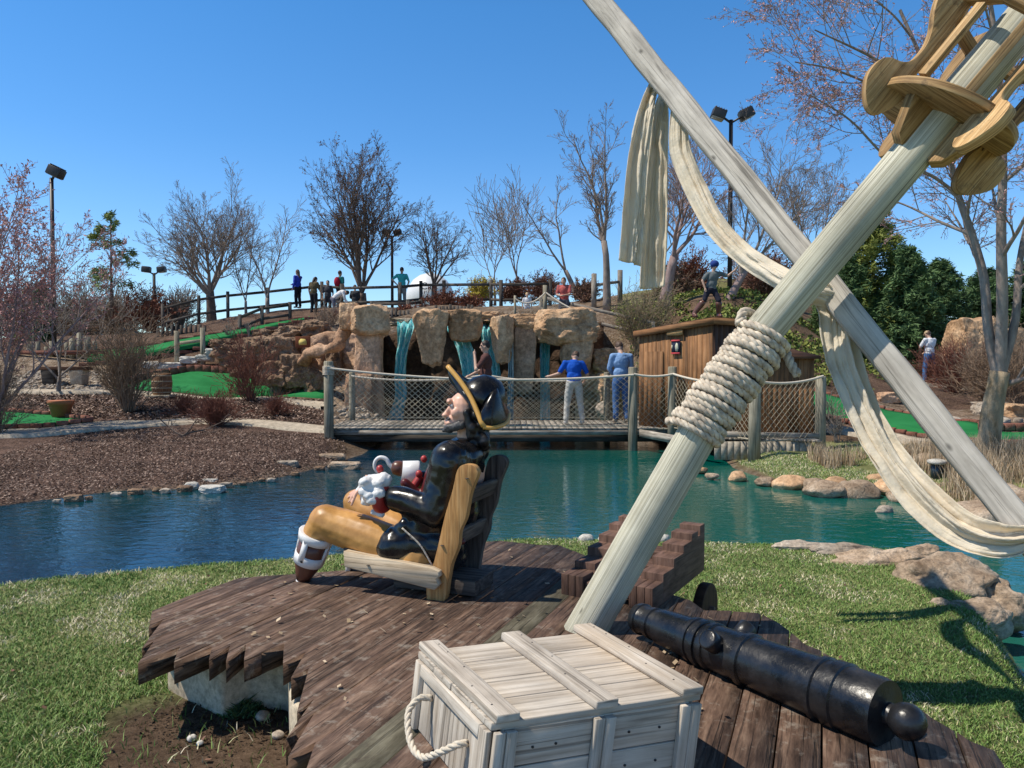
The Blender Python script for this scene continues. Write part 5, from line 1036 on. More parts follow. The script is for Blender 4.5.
fall([(451, 324, .8), (456, 330, .1), (462, 342, 0), (467, 356, 0), (470, 372, 0), (471, 395, 0), (474, 415, 0)], 22.6, [.5, .55, .5, .5, .45, .5, .6], 'blue waterfall curving down below the rounded boulder')
fall([(486, 323, .8), (487, 330, .1), (489, 345, 0), (493, 362, 0), (496, 385, 0), (498, 410, 0)], 22.7, [.4, .42, .38, .35, .35, .4], 'blue waterfall close against the narrow wedge boulder')
fall([(511, 334, .3), (511, 345, 0), (511, 372, 0), (510, 420, 0)], 22.15, [.14, .12, .16, .2], 'thin white trickle running down the mossy column', 'spray')
fall([(545, 333, .6), (545, 345, 0), (545, 385, 0), (545, 420, 0)], 23.2, [.4, .3, .3, .3], 'faint thin water veil inside the dark right cave')
mb = MB()
for k in range(60): a = random.uniform(0, 6.28); r_ = random.uniform(0, .32); mb.ell(P(481, 414, 20.6) + [r_ * math.cos(a) * 1.3, r_ * math.sin(a) * .4, random.uniform(0, .5) * (1 - r_ * 2)], (.05, .05, .06), None, 6)
o = mb.build('fountain_spray', M['spray'], None, True); tag(o, 'white bubbling splash in the basin seen through the bridge net', 'fountain')
# shore stones
shore = [(700, 470, .16, 0), (712, 476, .14, 1), (738, 477, .22, 0), (765, 482, .2, 1), (789, 484, .34, 0), (815, 486, .3, 1), (835, 483, .24, 0), (850, 486, .2, 1), (880, 480, .26, 0), (860, 492, .4, 1), (895, 490, .42, 0), (905, 497, .3, 1), (825, 491, .4, 1)]
for k, (px_, py_, s_, t_) in enumerate(shore):
    q = PZ(px_, py_, SW + .06); rock('shore_stone', q, (s_ * .8, s_ * .7, s_ * .42), 'rounded tan stone in the row lining the far right shore of the pond', M['boulder'] if t_ else M['rock'], 'stone', 'stones lining the right shore', seed=30 + k, cuts=4, rough=.3)
for px_, py_, s_, zz, lab in [(927, 478, (.42, .3, .3), .1, 'large tan boulder below the capped pond light'), (955, 494, (.34, .3, .24), .0, 'tan boulder beside the reeds at the water'), (990, 522, (.5, .4, .3), .0, 'wide tan boulder under the low end of the cloth'), (1010, 512, (.4, .4, .3), .1, 'tan boulder at the edge behind the spar'),
                              (910, 500, (.16, .13, .1), 0, 'orange stone standing in the shallow water by the cloth'), (934, 519, (.22, .16, .12), 0, 'reddish stone in the shallow water beneath the cloth'), (884, 512, (.12, .09, .09), 0, 'small round pale stone poking out of the teal water')]:
    q = PZ(px_, py_, SW); q[2] += zz; rock('boulder', q, size=s_, label=lab, mat_=M['rock_pink'] if 'red' in lab or 'orange' in lab else (M['stone'] if 'pale' in lab else M['boulder']), cat='boulder', seed=int(px_), cuts=4)
for px_, py_, s_, lab, m in [(248, 466, .14, 'white stone on the mulch bank by the water', 'stone_w'), (268, 468, .17, 'white stone next to a dark gap on the mulch bank', 'stone_w'), (287, 467, .22, 'grey square stone at the island shore', 'stone'), (290, 458, .3, 'flat brown stone slab above the island shore', 'stone'), (192, 486, .11, 'small white stone at the left waterline', 'stone_w'),
                             (210, 481, .13, 'pale flat stone behind the left waterline', 'stone_w'), (212, 489, .2, 'long thin white slab lying in the shallow water', 'stone_w'), (226, 484, .1, 'grey stone at the end of the white slab', 'stone'), (330, 458, .32, 'low brown ledge where the island meets the bridge', 'boulder'), (345, 466, .3, 'flat ledge stone in the water near the bridge post', 'boulder'), (262, 455, .2, 'flat stone half buried in the mulch', 'stone')]:
    q = PZ(px_, py_, SW + .05); flat = .3 if 'flat' in lab or 'slab' in lab or 'ledge' in lab else .6; rock('stone', q + [0, 0, .0], (s_, s_ * .6, s_ * flat), lab, M[m], 'stone', seed=int(px_ * 3), cuts=4, blocky=.4)
# near right bank boulders
for px_, py_, s_, dz, lab in [(952, 580, (.36, .28, .20), -.02, 'big rugged brown boulder at the right end of the lawn'), (890, 562, (.42, .16, .10), -.01, 'long low tan boulder along the lawn edge'), (850, 553, (.34, .09, .07), -.0, 'flat pale stone edging where lawn meets the pond'), (925, 556, (.15, .10, .10), -.0, 'small pointed stone behind the long lawn boulder'),
                              (985, 608, (.24, .15, .16), -.10, 'dark broken boulder below the big bank boulder'), (1002, 588, (.18, .2, .2), -.14, 'shadowed boulder dropping into the water at the right edge'), (805, 548, (.32, .07, .05), -.0, 'thin pale stone strip furthest left on the lawn edge'), (945, 605, (.15, .09, .09), -.05, 'small pocked rock at the grass below the big boulder')]:
    q = PZ(px_, py_, 0); rock('boulder', q + [0, .05, dz], s_, lab, M['boulder'] if s_[2] > .07 else M['stone'], 'boulder', seed=int(px_ + 5), cuts=5, rough=.5, fine=.03)
for px_, s_, lab in [(586, .06, 'small white stone at the pond edge left of the mast'), (661, .075, 'rounded white stone at the pond edge right of the mast'), (603, .05, 'pale pebble beside the mast at the pond edge')]:
    q = PZ(px_, 539, -.02); rock('stone', q, (s_ * 1.2, s_, s_ * .8), lab, M['stone_w'], 'stone', seed=int(px_), cuts=3)
for px_, py_, s_, lab in [(192, 738, .02, 'small white pebble in the bare soil'), (200, 743, .016, 'tiny white chip on the soil beside the pebble'), (278, 735, .025, 'pale lump on the sandy soil below the deck'), (262, 716, .035, 'grey stone in the shade under the deck')]:
    q = PZ(px_, py_, .012); rock('pebble', q, (s_, s_, s_ * .7), lab, M['stone_w'] if 'white' in lab else M['stone'], 'pebble', seed=int(px_), cuts=3)
# ================================================================== FOOTBRIDGE
fb = thing('footbridge', 'flat wooden footbridge over the pond with net sides and rope handrail', 'footbridge', (1, 17, .15)); DB = .17
def bp_(px, Y): return np.array([(px - 512) / F * Y, Y, DB])
mb = MB(); y0b, y1b = 16.55, 18.9; x0b = (328 - 512) / F * 16.6; x1b = (690 - 512) / F * 16.6; xx = x0b - .1
while xx < x1b: mb.box((xx + .07, (y0b + y1b) / 2, DB - .02), (.132, y1b - y0b, .04)); xx += .14
mb.build('deck_boards', M['bridge'], fb)
mb = MB(); mb.box(((x0b + x1b) / 2, y0b - .02, DB - .09), (x1b - x0b, .05, .10)); mb.box(((x0b + x1b) / 2, y1b + .0, DB - .16), (x1b - x0b, .05, .16)); mb.build('edge_beam', M['bridge'], fb)
mb = MB(); mb.box(((x0b + x1b) / 2, y0b + .10, DB - .22), (x1b - x0b, .06, .16)); mb.build('beam', M['rail'], fb)
def post(px, Y, top_py, zb, r, wraps=True, x=None):
    q = P(px, top_py, Y); mb = MB(); mb.tube([[q[0], q[1], zb], [q[0], q[1], (zb + q[2]) / 2], [q[0], q[1], q[2] - .02], q], [r, r * .98, r * .95, r * .8], 14); mb.build('post', M['post'], fb, True)
    if wraps:
        mb = MB()
        for k in range(7): mb.tube([q - [0, 0, .12 + k * .028] + np.array([math.cos(a), math.sin(a), 0]) * (r + .012) for a in np.linspace(0, 6.3, 16)], .014, 5, False)
        mb.build('rope_wrap', M['rope'], fb, True)
    return q
pA = post(328.5, 16.45, 361, -.5, .105); pB = post(633, 16.45, 367, -1.2, .105, False); pL = post(486, 19.0, 371, -.5, .09, False); pM = post(607, 19.0, 372, -.5, .085, False); pA2 = post(352, 19.0, 372, -.4, .08, False)
pC = post(672.5, 16.4, 366.5, -.5, .10, False); pD = post(755, 13.75, 380, -.25, .11, False); pE = post(821, 14.4, 376, -.2, .10, False)
def sag(a, b, s_, n=30): t = np.linspace(0, 1, n)[:, None]; q = a + (b - a) * t; q[:, 2] -= (4 * t * (1 - t))[:, 0] * s_; return q
def net(a, b, s_, zb, label='net', inset=.09, cell=.135):
    top = sag(a, b, s_, 60); L = np.linalg.norm((b - a)[:2]); hgt = a[2] - zb; mb = MB(); ztop = lambda t: np.interp(t, np.linspace(0, 1, 60), top[:, 2]); base = lambda t: a[:2] + (b - a)[:2] * t
    nd = int((L + hgt) / cell)
    for k in range(nd):
        for sg in (1, -1):
            s0 = k * cell - (hgt if sg > 0 else 0); pts = []
            for u in np.linspace(0, 1, 13):
                s2 = s0 + hgt * u if sg > 0 else k * cell - hgt * u; t = s2 / L
                if t < 0 or t > 1: continue
                z = zb + (ztop(t) - zb) * u; xy = base(t) + np.array([0, .015 * sg]); pts.append([xy[0], xy[1] + .04 * math.sin(u * 3.1), z])
            if len(pts) > 2: mb.twig(pts, [.005] * len(pts), 3)
    mb.tube(np.column_stack([a[:2] + (b - a)[:2] * np.linspace(0, 1, 20)[:, None], np.full(20, zb)]), .012, 5, False)
    mb.build('side_net', M['net'], fb)
    mb = MB(); mb.tube(sag(a + [0, -.1, 0], b + [0, -.1, 0], s_), .024, 8, False); mb.build('rope_rail', M['rope_w'], fb, True)
up3 = lambda q, d: q - np.array([0, 0, d])
net(up3(pA, .15), up3(pB, .17), .17, DB + .06); net(up3(pA2, .1), up3(pL, .1), .12, DB + .05, cell=.15); net(up3(pL, .1), up3(pM, .1), .14, DB + .05, cell=.15)
net(up3(pB, .15), up3(pC, .16), .05, DB + .0); net(up3(pC, .16), up3(pD, -.0), .10, .20); net(up3(pD, .02), up3(pE, -.0), .08, .17)
mb = MB(); c0_ = bp_(690, 16.6)
for k in range(26): t = k / 26; q = np.array([c0_[0] + (5.75 - c0_[0]) * t, 15.0 + .8 * (1 - t), DB - .02]); mb.box(q, (.09, 2.6 - t * .6, .04))
mb.build('walkway_boards', M['bridge'], fb)
mb = MB(); a = P(640, 433, 16.35); b = P(712, 446, 14.3); mb.bar(a, b, .04, .16); a = P(712, 434, 14.2); b = P(823, 436, 14.35); mb.bar(a, b, .05, .10); mb.build('edge_beam', M['bridge'], fb)
mb = MB()
for k in range(15): a = P(717 + k * 6.5, 443, 14.2); mb.box((a[0], a[1] - .04, -.04), (.115, .03, .34))
mb.build('skirt_boards', plain('pale_skirt_wood', (.36, .31, .24), .85, .4, 14), fb)
# ================================================================== SHED
sh = thing('brown_shed', 'brown board shed with flat sloping roof, closed door, small plank and picture', 'shed', P(690, 430, 16) * [1, 1, 0] + [0, 0, .1])
a = P(640, 400, 17.3); b = P(712.5, 400, 15.9); a[2] = b[2] = 0; ax = nrm(b - a); L = np.linalg.norm(b - a); sd2 = np.array([-ax[1], ax[0], 0]); za = P(640, 331, 17.3)[2] - .12; zb_ = P(712.5, 317, 15.9)[2] - .145
Ms = np.column_stack([ax, [0, 0, 1], np.cross(ax, (0, 0, 1))]); mb = MB(); n = 16
for k in range(n):
    u0_, u1_ = L * k / n + .003, L * (k + 1) / n - .003; mb.prism([(u0_, 0), (u1_, 0), (u1_, za + (zb_ - za) * (k + 1) / n), (u0_, za + (zb_ - za) * k / n)], .05 + .006 * (k % 2), a, Ms, grain=1)
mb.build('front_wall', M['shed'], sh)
ax3 = sd2; dep = 2.4; Mr = np.column_stack([ax3, [0, 0, 1], np.cross(ax3, (0, 0, 1))])
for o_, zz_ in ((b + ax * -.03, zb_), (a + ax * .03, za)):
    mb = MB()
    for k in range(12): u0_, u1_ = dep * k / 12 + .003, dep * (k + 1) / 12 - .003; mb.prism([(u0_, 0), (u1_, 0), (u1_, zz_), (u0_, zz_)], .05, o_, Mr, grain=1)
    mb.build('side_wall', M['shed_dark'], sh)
mb = MB(); mb.prism([(-.12, za - .02), (L + .08, zb_ - .01), (L + .08, zb_ + .13), (-.12, za + .11)], .06, a - sd2 * .08, Ms, grain=0); mb.prism([(-.1, zb_ - .01), (dep + .1, zb_ - .01), (dep + .1, zb_ + .128), (-.1, zb_ + .128)], .05, b + ax * .06, Mr, grain=0); mb.build('fascia', M['shed'], sh)
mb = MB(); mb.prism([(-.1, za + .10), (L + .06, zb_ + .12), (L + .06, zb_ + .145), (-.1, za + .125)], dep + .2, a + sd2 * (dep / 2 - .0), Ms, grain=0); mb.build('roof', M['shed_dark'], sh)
fr = lambda u, z, d=.05: a + ax * u - sd2 * d + np.array([0, 0, z])
mb = MB(); mb.box(fr(.02 * L, 1.0, .03) , (.02, .02, .01)); 
dr = MB(); zdt = za - .10
for k in range(5): dr.prism([(.02 + k * .13, .15), (.145 + k * .13, .15), (.145 + k * .13, 1.85), (.02 + k * .13, 1.85)], .03, fr(0, 0, .045), Ms, grain=1)
od = dr.build('door', M['shed'], sh); mb = MB(); mb.box(fr(.66, 1.0, .07), (.03, .04, .12), np.column_stack([ax, sd2, [0, 0, 1]])); mb.build('door_handle', M['metal'], od)
uS = (678 - 640) / 72.5 * L; zS = P(678, 332.5, 16.5)[2]
mb = MB(); mb.prism([(-.2, -.045), (-.17, -.06), (.0, -.068), (.17, -.06), (.2, -.045), (.2, .05), (-.2, .05)], .035, fr(uS, zS, .075), Ms); mb.build('name_plank', M['nest'], sh)
zP = P(679, 347, 16.5)[2]; mb = MB(); mb.prism([(-.11, -.15), (.11, -.15), (.11, .15), (-.11, .15)], .02, fr(uS + .02, zP, .06), Ms); op = mb.build('picture_sign', cmat((.02, .025, .05), 'sign_dark'), sh)
mb = MB(); mb.prism([(-.11, .12), (.11, .12), (.11, .155), (-.11, .155)], .01, fr(uS + .02, zP, .076), Ms); mb.prism([(-.11, -.155), (.11, -.155), (.11, -.12), (-.11, -.12)], .01, fr(uS + .02, zP, .076), Ms); mb.build('sign_border', cmat((.6, .08, .09), 'sign_red'), op)
mb = MB(); mb.prism([(.0, -.09), (.05, -.1), (.075, -.03), (.06, .07), (.02, .09), (-.01, .02)], .008, fr(uS + .02, zP, .076), Ms); mb.prism([(-.105, -.03), (-.08, -.05), (-.075, .03), (-.10, .05)], .008, fr(uS + .02, zP, .076), Ms); mb.build('pale_figure', cmat((.55, .55, .42), 'sign_pale'), op)
s2 = thing('low_shed', 'lower dark brown shed with shallow hipped roof behind the net fence', 'shed', P(790, 430, 15.6) * [1, 1, 0] + [0, 0, .1])
a2 = P(742, 400, 15.5); b2 = P(813.5, 400, 15.5); a2[2] = b2[2] = 0; zw = P(800, 356, 15.5)[2]; L2 = b2[0] - a2[0]; mb = MB()
MX2 = np.column_stack([(1, 0, 0), (0, 0, 1), (0, -1, 0)])
for k in range(14): u0_, u1_ = L2 * k / 14 + .003, L2 * (k + 1) / 14 - .003; mb.prism([(u0_, .05), (u1_, .05), (u1_, zw), (u0_, zw)], .05, a2, MX2, grain=1)
mb.box((b2[0] - .03, 16.5, zw / 2), (.05, 2.0, zw), None, None, 2); mb.box((a2[0] + .03, 16.5, zw / 2), (.05, 2.0, zw), None, None, 2); mb.build('wall', M['shed'], s2)
zr = zw; V = np.array([[a2[0] - .1, 15.35, zr], [b2[0] + .08, 15.35, zr], [b2[0] + .08, 17.5, zr], [a2[0] - .1, 17.5, zr], [a2[0] + .6, 16.4, zr + .26], [b2[0] - .55, 16.4, zr + .26], [a2[0] - .1, 15.35, zr - .06], [b2[0] + .08, 15.35, zr - .06], [b2[0] + .08, 17.5, zr - .06], [a2[0] - .1, 17.5, zr - .06]])
mb = MB(); mb.add(V, [np.array([[0, 1, 5, 4], [2, 3, 4, 5], [0, 6, 7, 1], [1, 7, 8, 2], [2, 8, 9, 3], [3, 9, 6, 0], [9, 8, 7, 6]]), np.array([[1, 2, 5], [3, 0, 4]])], None, .4); mb.build('roof', M['shed_dark'], s2)
# ================================================================== RAIL FENCES ON THE HILL
def fence(pts, label, hgt=1.15, rails=(.35, .85), r=.075, rr=.05, mat_='rail', pr=None):
    q0 = pts[0]; t = thing('rail_fence', label, 'fence', (q0[0], q0[1], q0[2]))
    for q in pts: mb = MB(); mb.tube([[q[0], q[1], q[2] - .4], [q[0], q[1], q[2] + hgt]], r, 8); mb.build('post', M[mat_], t)
    for p_, q in zip(pts[:-1], pts[1:]):
        for z in rails: mb = MB(); mb.bar(np.array(p_) + [0, -.02, hgt * z], np.array(q) + [0, -.02, hgt * z], .05, .11); mb.build('rail', M[mat_], t)
    return t
fp = lambda L_: [P(a, b, Y) for a, b, Y in L_]
fence(fp([(163, 333, 33), (199, 324, 33.3), (228, 320, 33.5), (268, 316, 33.6), (322, 310, 33.6)]), 'dark two rail fence climbing the left hill in front of the first tree', 1.25)
fence(fp([(322, 309, 33.5), (342, 313, 31.5), (400, 312, 31.0), (421, 309, 32.6), (444, 310, 31.0), (491, 310, 30.6), (501, 311, 29.6), (550, 310, 30)]), 'long dark rail fence along the hilltop in front of the white dome', 1.2)
fence(fp([(290, 322, 30.5), (262, 326, 30), (240, 335, 29.5)]), 'low dark rail fence descending beside the upper end of the fairway', .8)
fence(fp([(372, 322, 29), (408, 322, 28.4), (421, 320, 29.2)]), 'short rail section in front of the man in turquoise', .8)
fence(fp([(177, 364, 26.5), (203, 361, 26.3)]), 'two grey posts with one rail between shrubs above the barrel', 1.15, (.62,), .09, mat_='post')
fence(fp([(541, 322, 26.2), (665 - 12, 352, 22.6)]), 'pale rope and board railing descending right of the waterfall', .9, (.5, .95), .06, mat_='bridge')
q1_, q2_ = P(594, 300, 29), P(606, 298, 29); fence([q1_, q2_, P(620, 296, 29.5)], 'stubby grey fence posts at the top of the hill path', 1.0, (.55,), .10, mat_='bridge')
def picket(x0, y0, x1, y1, Y, n, h_, label):
    t = thing('picket_edging', label, 'picket edging', P(x0, y0, Y))
    mb = MB()
    for k in range(n): q = P(x0 + (x1 - x0) * k / (n - 1), y0 + (y1 - y0) * k / (n - 1), Y); hh = h_ * random.uniform(.8, 1.1); mb.tube([q - [0, 0, .2], q + [0, 0, hh]], .055, 6)
    mb.build('stakes', M['rail'], t); mb = MB(); a, b = P(x0, y0, Y), P(x1, y1, Y); mb.bar(a + [0, .06, h_ * .3], b + [0, .06, h_ * .3], .04, .06); mb.build('rail', M['rail'], t)
picket(158, 338, 205, 336, 30, 11, .5, 'row of short dark log stakes beside the top of the left fairway')
picket(436, 315, 472, 314, 26.5, 11, .34, 'row of short grey stakes above the rounded waterfall boulder')
picket(388, 318, 408, 318, 26, 6, .3, 'short stakes behind the lip of the first waterfall')
# upper net by the child
nt_ = thing('net_fence', 'small pale net fence in front of the child on the rocks', 'net fence', P(515, 317, 24.5)); fb_save = fb
for px_ in (515, 545): q = P(px_, 318, 24.5); mb = MB(); mb.tube([q - [0, 0, .2], q + [0, 0, .72 if px_ < 530 else 1.05]], .07 if px_ > 530 else .04, 8); mb.build('post', M['post'], nt_)
fb = nt_; net(P(515, 299, 24.5), P(545, 293, 24.5), .22, P(530, 318, 24.5)[2], cell=.12); net(P(546, 293, 24.5), P(592, 316, 23.8), .1, P(560, 318, 24.5)[2], cell=.12); fb = fb_save
# ================================================================== POT, BARREL, BENCH, SIGNS, LIGHTS
q = P(61, 415, 18.9); q[2] = h1(q[0], q[1]) + .04
pt = thing('flower_pot', 'empty terracotta flower pot standing at the back edge of the flat green', 'flower pot', q); mb = MB(); S_ = .30
mb.lathe(q, q + [0, 0, .40], [(0, .2), (.72, .262), (.73, .295), (.98, .305), (1, .30), (1.001, .26), (.80, .25)], 28); mb.build('pot', M['terracotta'], pt, True)
mb = MB(); mb.lathe(q + [0, 0, .30], q + [0, 0, .335], [(0, .24), (1, .245)], 20); mb.build('potting_soil', M['soil'], pt)
q = P(162, 396, 21.9); q[2] = h1(q[0], q[1]) + .03; br_ = thing('wooden_barrel', 'old brown wooden barrel with metal hoops beside the curved green', 'barrel', q); mb = MB()
mb.lathe(q + [0, 0, .05], q + [0, 0, .68], [(0, .23), (.2, .262), (.5, .285), (.8, .27), (1, .245), (1.001, .225), (.95, .22)], 24); mb.build('staves', M['barrel'], br_, False)
mb = MB()
for t_, r_ in ((.12, .256), (.32, .28), (.62, .286), (.88, .265)): mb.lathe(q + [0, 0, .05 + .63 * (t_ - .025)], q + [0, 0, .05 + .63 * (t_ + .025)], [(0, r_), (1, r_)], 24)
mb.build('hoop', M['net'], br_, True); mb = MB(); mb.box(q + [-.02, 0, .02], (.7, .55, .07)); mb.build('base_slab', M['concrete'], br_, False, .01)
q = P(66, 383, 23.6); q[2] = h1(q[0], q[1]); be = thing('log_bench', 'low bench of a dark plank on two stone blocks in the gravel', 'bench', q)
mb = MB(); mb.box(q + [0, 0, .52], (1.5, .42, .11)); mb.build('seat', M['shed_dark'], be, False, .01)
for sx_ in (-.45, .42): mb = MB(); mb.prism([(-.17, 0), (.17, 0), (.22, .46), (-.22, .46)], .4, q + [sx_, 0, .01], MX2); mb.build('leg', M['rail'] if sx_ < 0 else M['stone'], be, False, .02)
q = P(58, 366, 27.0); q[2] = h1(q[0], q[1]); sg = thing('stake_row', 'row of mossy carved wooden stakes standing behind the plank bench', 'stake row', q)
for k, (dx, hh, wd_) in enumerate([(-1.0, .45, .2), (-.7, .6, .16), (-.42, .35, .12), (-.2, .55, .2), (.05, .62, .16), (.3, .5, .14), (.52, .65, .22), (.78, .85, .2), (1.05, .7, .24), (1.32, .55, .16)]):
    mb = MB(); mb.tube([q + [dx, 0, -.1], q + [dx, 0, hh]], wd_ * .48, 7); mb.build('stake', M['post'], sg)
mb = MB(); mb.box(q + [.1, -.25, .14], (3.6, .14, .14)); mb.build('base_rail', M['brick'], sg)
q = P(303, 342, 23.35); pq = thing('plaque', 'small rust brown plaque with a pale yellow arch emblem on the rock bank', 'plaque', q); mb = MB(); mb.box(q, (.46, .05, .34)); mb.build('board', cmat((.20, .07, .035), 'plaque_brown'), pq, False, .008)
mb = MB(); mb.prism([(-.12, -.09), (.12, -.09), (.12, .02), (.07, .09), (-.06, .10), (-.12, .03)], .02, q + [0, -.03, 0], MX2); mb.build('emblem', cmat((.62, .50, .16), 'plaque_yellow'), pq)
def lamp(px, Y, top_py, bot_z, label, heads, r=.075):
    q = P(px, top_py, Y); t = thing('light_pole', label, 'light pole', (q[0], q[1], bot_z)); mb = MB(); mb.tube([[q[0], q[1], bot_z - .5], q], [r, r * .8], 12); mb.build('pole', M['metal'], t, True)
    for dx, tl, s_ in heads:
        c = q + np.array([dx, 0, .22 * s_]); Mt = rotz(0) @ np.array([[math.cos(tl), 0, math.sin(tl)], [0, 1, 0], [-math.sin(tl), 0, math.cos(tl)]])
        mb = MB(); mb.box(c, (.5 * s_, .42 * s_, .34 * s_), Mt); 
        for k in range(5): mb.box(c + Mt @ np.array([(-.2 + .1 * k) * s_, 0, .19 * s_]), (.03 * s_, .38 * s_, .05 * s_), Mt)
        hd_ = mb.build('lamp_head', M['metal'], t, False, .02); mb = MB(); mb.box(c + Mt @ np.array([0, 0, -.18 * s_]), (.44 * s_, .36 * s_, .02), Mt); mb.build('lens', M['lens'], hd_)
        mb = MB(); mb.bar(q - [0, 0, .1], c, .06, .06, (0, 1, 0)); mb.build('arm', M['metal'], t)
lamp(51.5, 27, 178, 2.0, 'tall dark light pole at the left with one tilted square floodlight', [(.16, .45, .95)], .08)
lamp(731, 26, 120, 3.8, 'tall black light pole with two square floodlights behind the cloth swag', [(-.42, .35, .9), (.52, -.45, .9)], .085)
lamp(154, 40, 273, 2.4, 'distant short pole with two small lamps near the young pine', [(-.4, .1, .8), (.4, -.1, .8)], .09)
lamp(392, 34, 236, 3.9, 'slim light pole with twin lamps beside the leafy hill tree', [(-.25, .3, .7), (.25, -.3, .7)], .07)
q = P(937, 478, 11.2); q[2] = h1(q[0], q[1]); pl_ = thing('pond_light', 'small black ground light with a weathered white cap among the reeds', 'ground light', q)
mb = MB(); mb.lathe(q, q + [0, 0, .22], [(0, .085), (1, .085)], 18); mb.build('lamp_body', plain('dark_blue_metal', (.02, .035, .05), .35), pl_, True); mb = MB(); mb.lathe(q + [0, 0, .22], q + [0, 0, .29], [(0, .13), (.5, .14), (.8, .12), (1, .05)], 18); mb.build('cap', M['stone_w'], pl_, True)
# dome with lettering
q = P(430, 296, 75); R0 = 2.35; dm = thing('white_dome', 'big white round dome with dark lettering beyond the hilltop tree', 'dome', (q[0], q[1], 1)); mb = MB(); mb.lathe(q - [0, 0, 7], q + [0, 0, 2.3], [(0, 1.5), (.5, 1.6), (.62, 2.0), (.68, 2.25), (.76, 2.36), (.84, 2.15), (.92, 1.65), (.97, 1.0), (1, .1)], 40); mb.build('shell', M['white'], dm, True)
cu = bpy.data.curves.new('t', 'FONT'); cu.body = 'Cal'; cu.size = .95; cu.extrude = .03; to = bpy.data.objects.new('tt', cu); col.objects.link(to); bpy.context.view_layer.update()
tm = bpy.data.meshes.new_from_object(to.evaluated_get(bpy.context.evaluated_depsgraph_get())); bpy.data.objects.remove(to); tm.transform(Matrix.Translation(Vector(q + [-.62, -2.62, .40])) @ Matrix.Rotation(R(90), 4, 'X')); tm.materials.clear(); link('lettering', tm, M['hair_black'], dm)
q = P(92, 341, 70); hs_ = thing('distant_house', 'low distant house with pale wall and grey blue roof far beyond the left hedge', 'house', q); mb = MB(); mb.box(q + [0, 0, -.4], (5.5, 6, 1.6)); mb.build('wall', M['concrete'], hs_); mb = MB(); mb.prism([(-3.1, 0), (3.1, 0), (2.2, 1.1), (-2.2, 1.1)], 6.4, q + [0, 0, .41], MX2); mb.build('roof', plain('blue_grey_roof', (.18, .22, .27), .7), hs_)
mb = MB(); mb.box(q + [-.9, -3.02, -.2], (.8, .06, .7)); mb.box(q + [1.3, -3.02, -.2], (.8, .06, .7)); mb.build('window', M['lens'], hs_)
# right side: timber retaining, block wall, tan rocks
q = P(1003, 437, 14.2); bw_ = thing('block_wall', 'short red block retaining wall behind the mottled tree', 'retaining wall', q); mb = MB()
for r_ in range(2):
    for k in range(9): mb.box(P(988 + k * 11 + (r_ % 2) * 5, 0, 15.3) * [1, 1, 0] + [0, 0, h1(5, 15.3) + .14 + r_ * .15], (.205, .2, .14))
mb.build('blocks', M['brick'], bw_, False, .012, 1)
for (x0, y0, x1, y1, Y, d, lab, m) in [(952, 318, 990, 366, 26.5, 1.5, 'tall square tan rock standing behind the woman in white', 'rock'), (984, 330, 1060, 372, 27.5, 1.5, 'broad tan rock wall at the right edge behind shrubs', 'rock'), (938, 352, 962, 376, 25.5, 1.0, 'smaller tan rock left of the tall square rock', 'rock'),
                                       (975, 402, 1004, 418, 18.6, .6, 'pale rock behind the mottled tree trunk', 'stone'), (1000, 404, 1050, 428, 17.8, .8, 'flat tan rocks at the right edge above the red blocks', 'rock'), (878, 392, 900, 404, 19.6, .4, 'pinkish flat rock between spar and mulch mound', 'rock_pink')]: rk(x0, y0, x1, y1, Y, d, lab, m, seed=int(x0), blocky=.7)
for k in range(10): q = on(*random.choice([(905 + k * 4, 0, 18.4), (960 + k * 6, 0, 17.2), (990 + 4 * k, 0, 16.6)])); rock('stone', q + [0, 0, .03], (random.uniform(.1, .22),) * 2 + (.09,), 'pale stone scattered along the mulch above the long fairway', M['stone'], 'stone', 'stones above the long fairway', seed=300 + k, cuts=3)
for k in range(16): q = on(random.uniform(15, 105), 0, random.uniform(22.9, 25.0)); rock('stone', q + [0, 0, .02], (random.uniform(.06, .14),) * 2 + (.06,), 'small tan stone in the gravel bed under the plank bench', M['stone'], 'stone', 'stones in the gravel bed', seed=400 + k, cuts=3)
for k, (a, b, s_) in enumerate([(152, 365, .3), (164, 366, .35), (176, 366, .3), (190, 360, .35), (205, 358, .3), (215, 352, .3), (238, 350, .25)]): q = P(a, b, 26.4); rock('stone_block', q, (s_, .25, .14), 'white flat stone block in the row between the grey posts', M['stone_w'], 'stone block', 'white stone blocks above the curved green', seed=500 + k, cuts=3, blocky=.9)
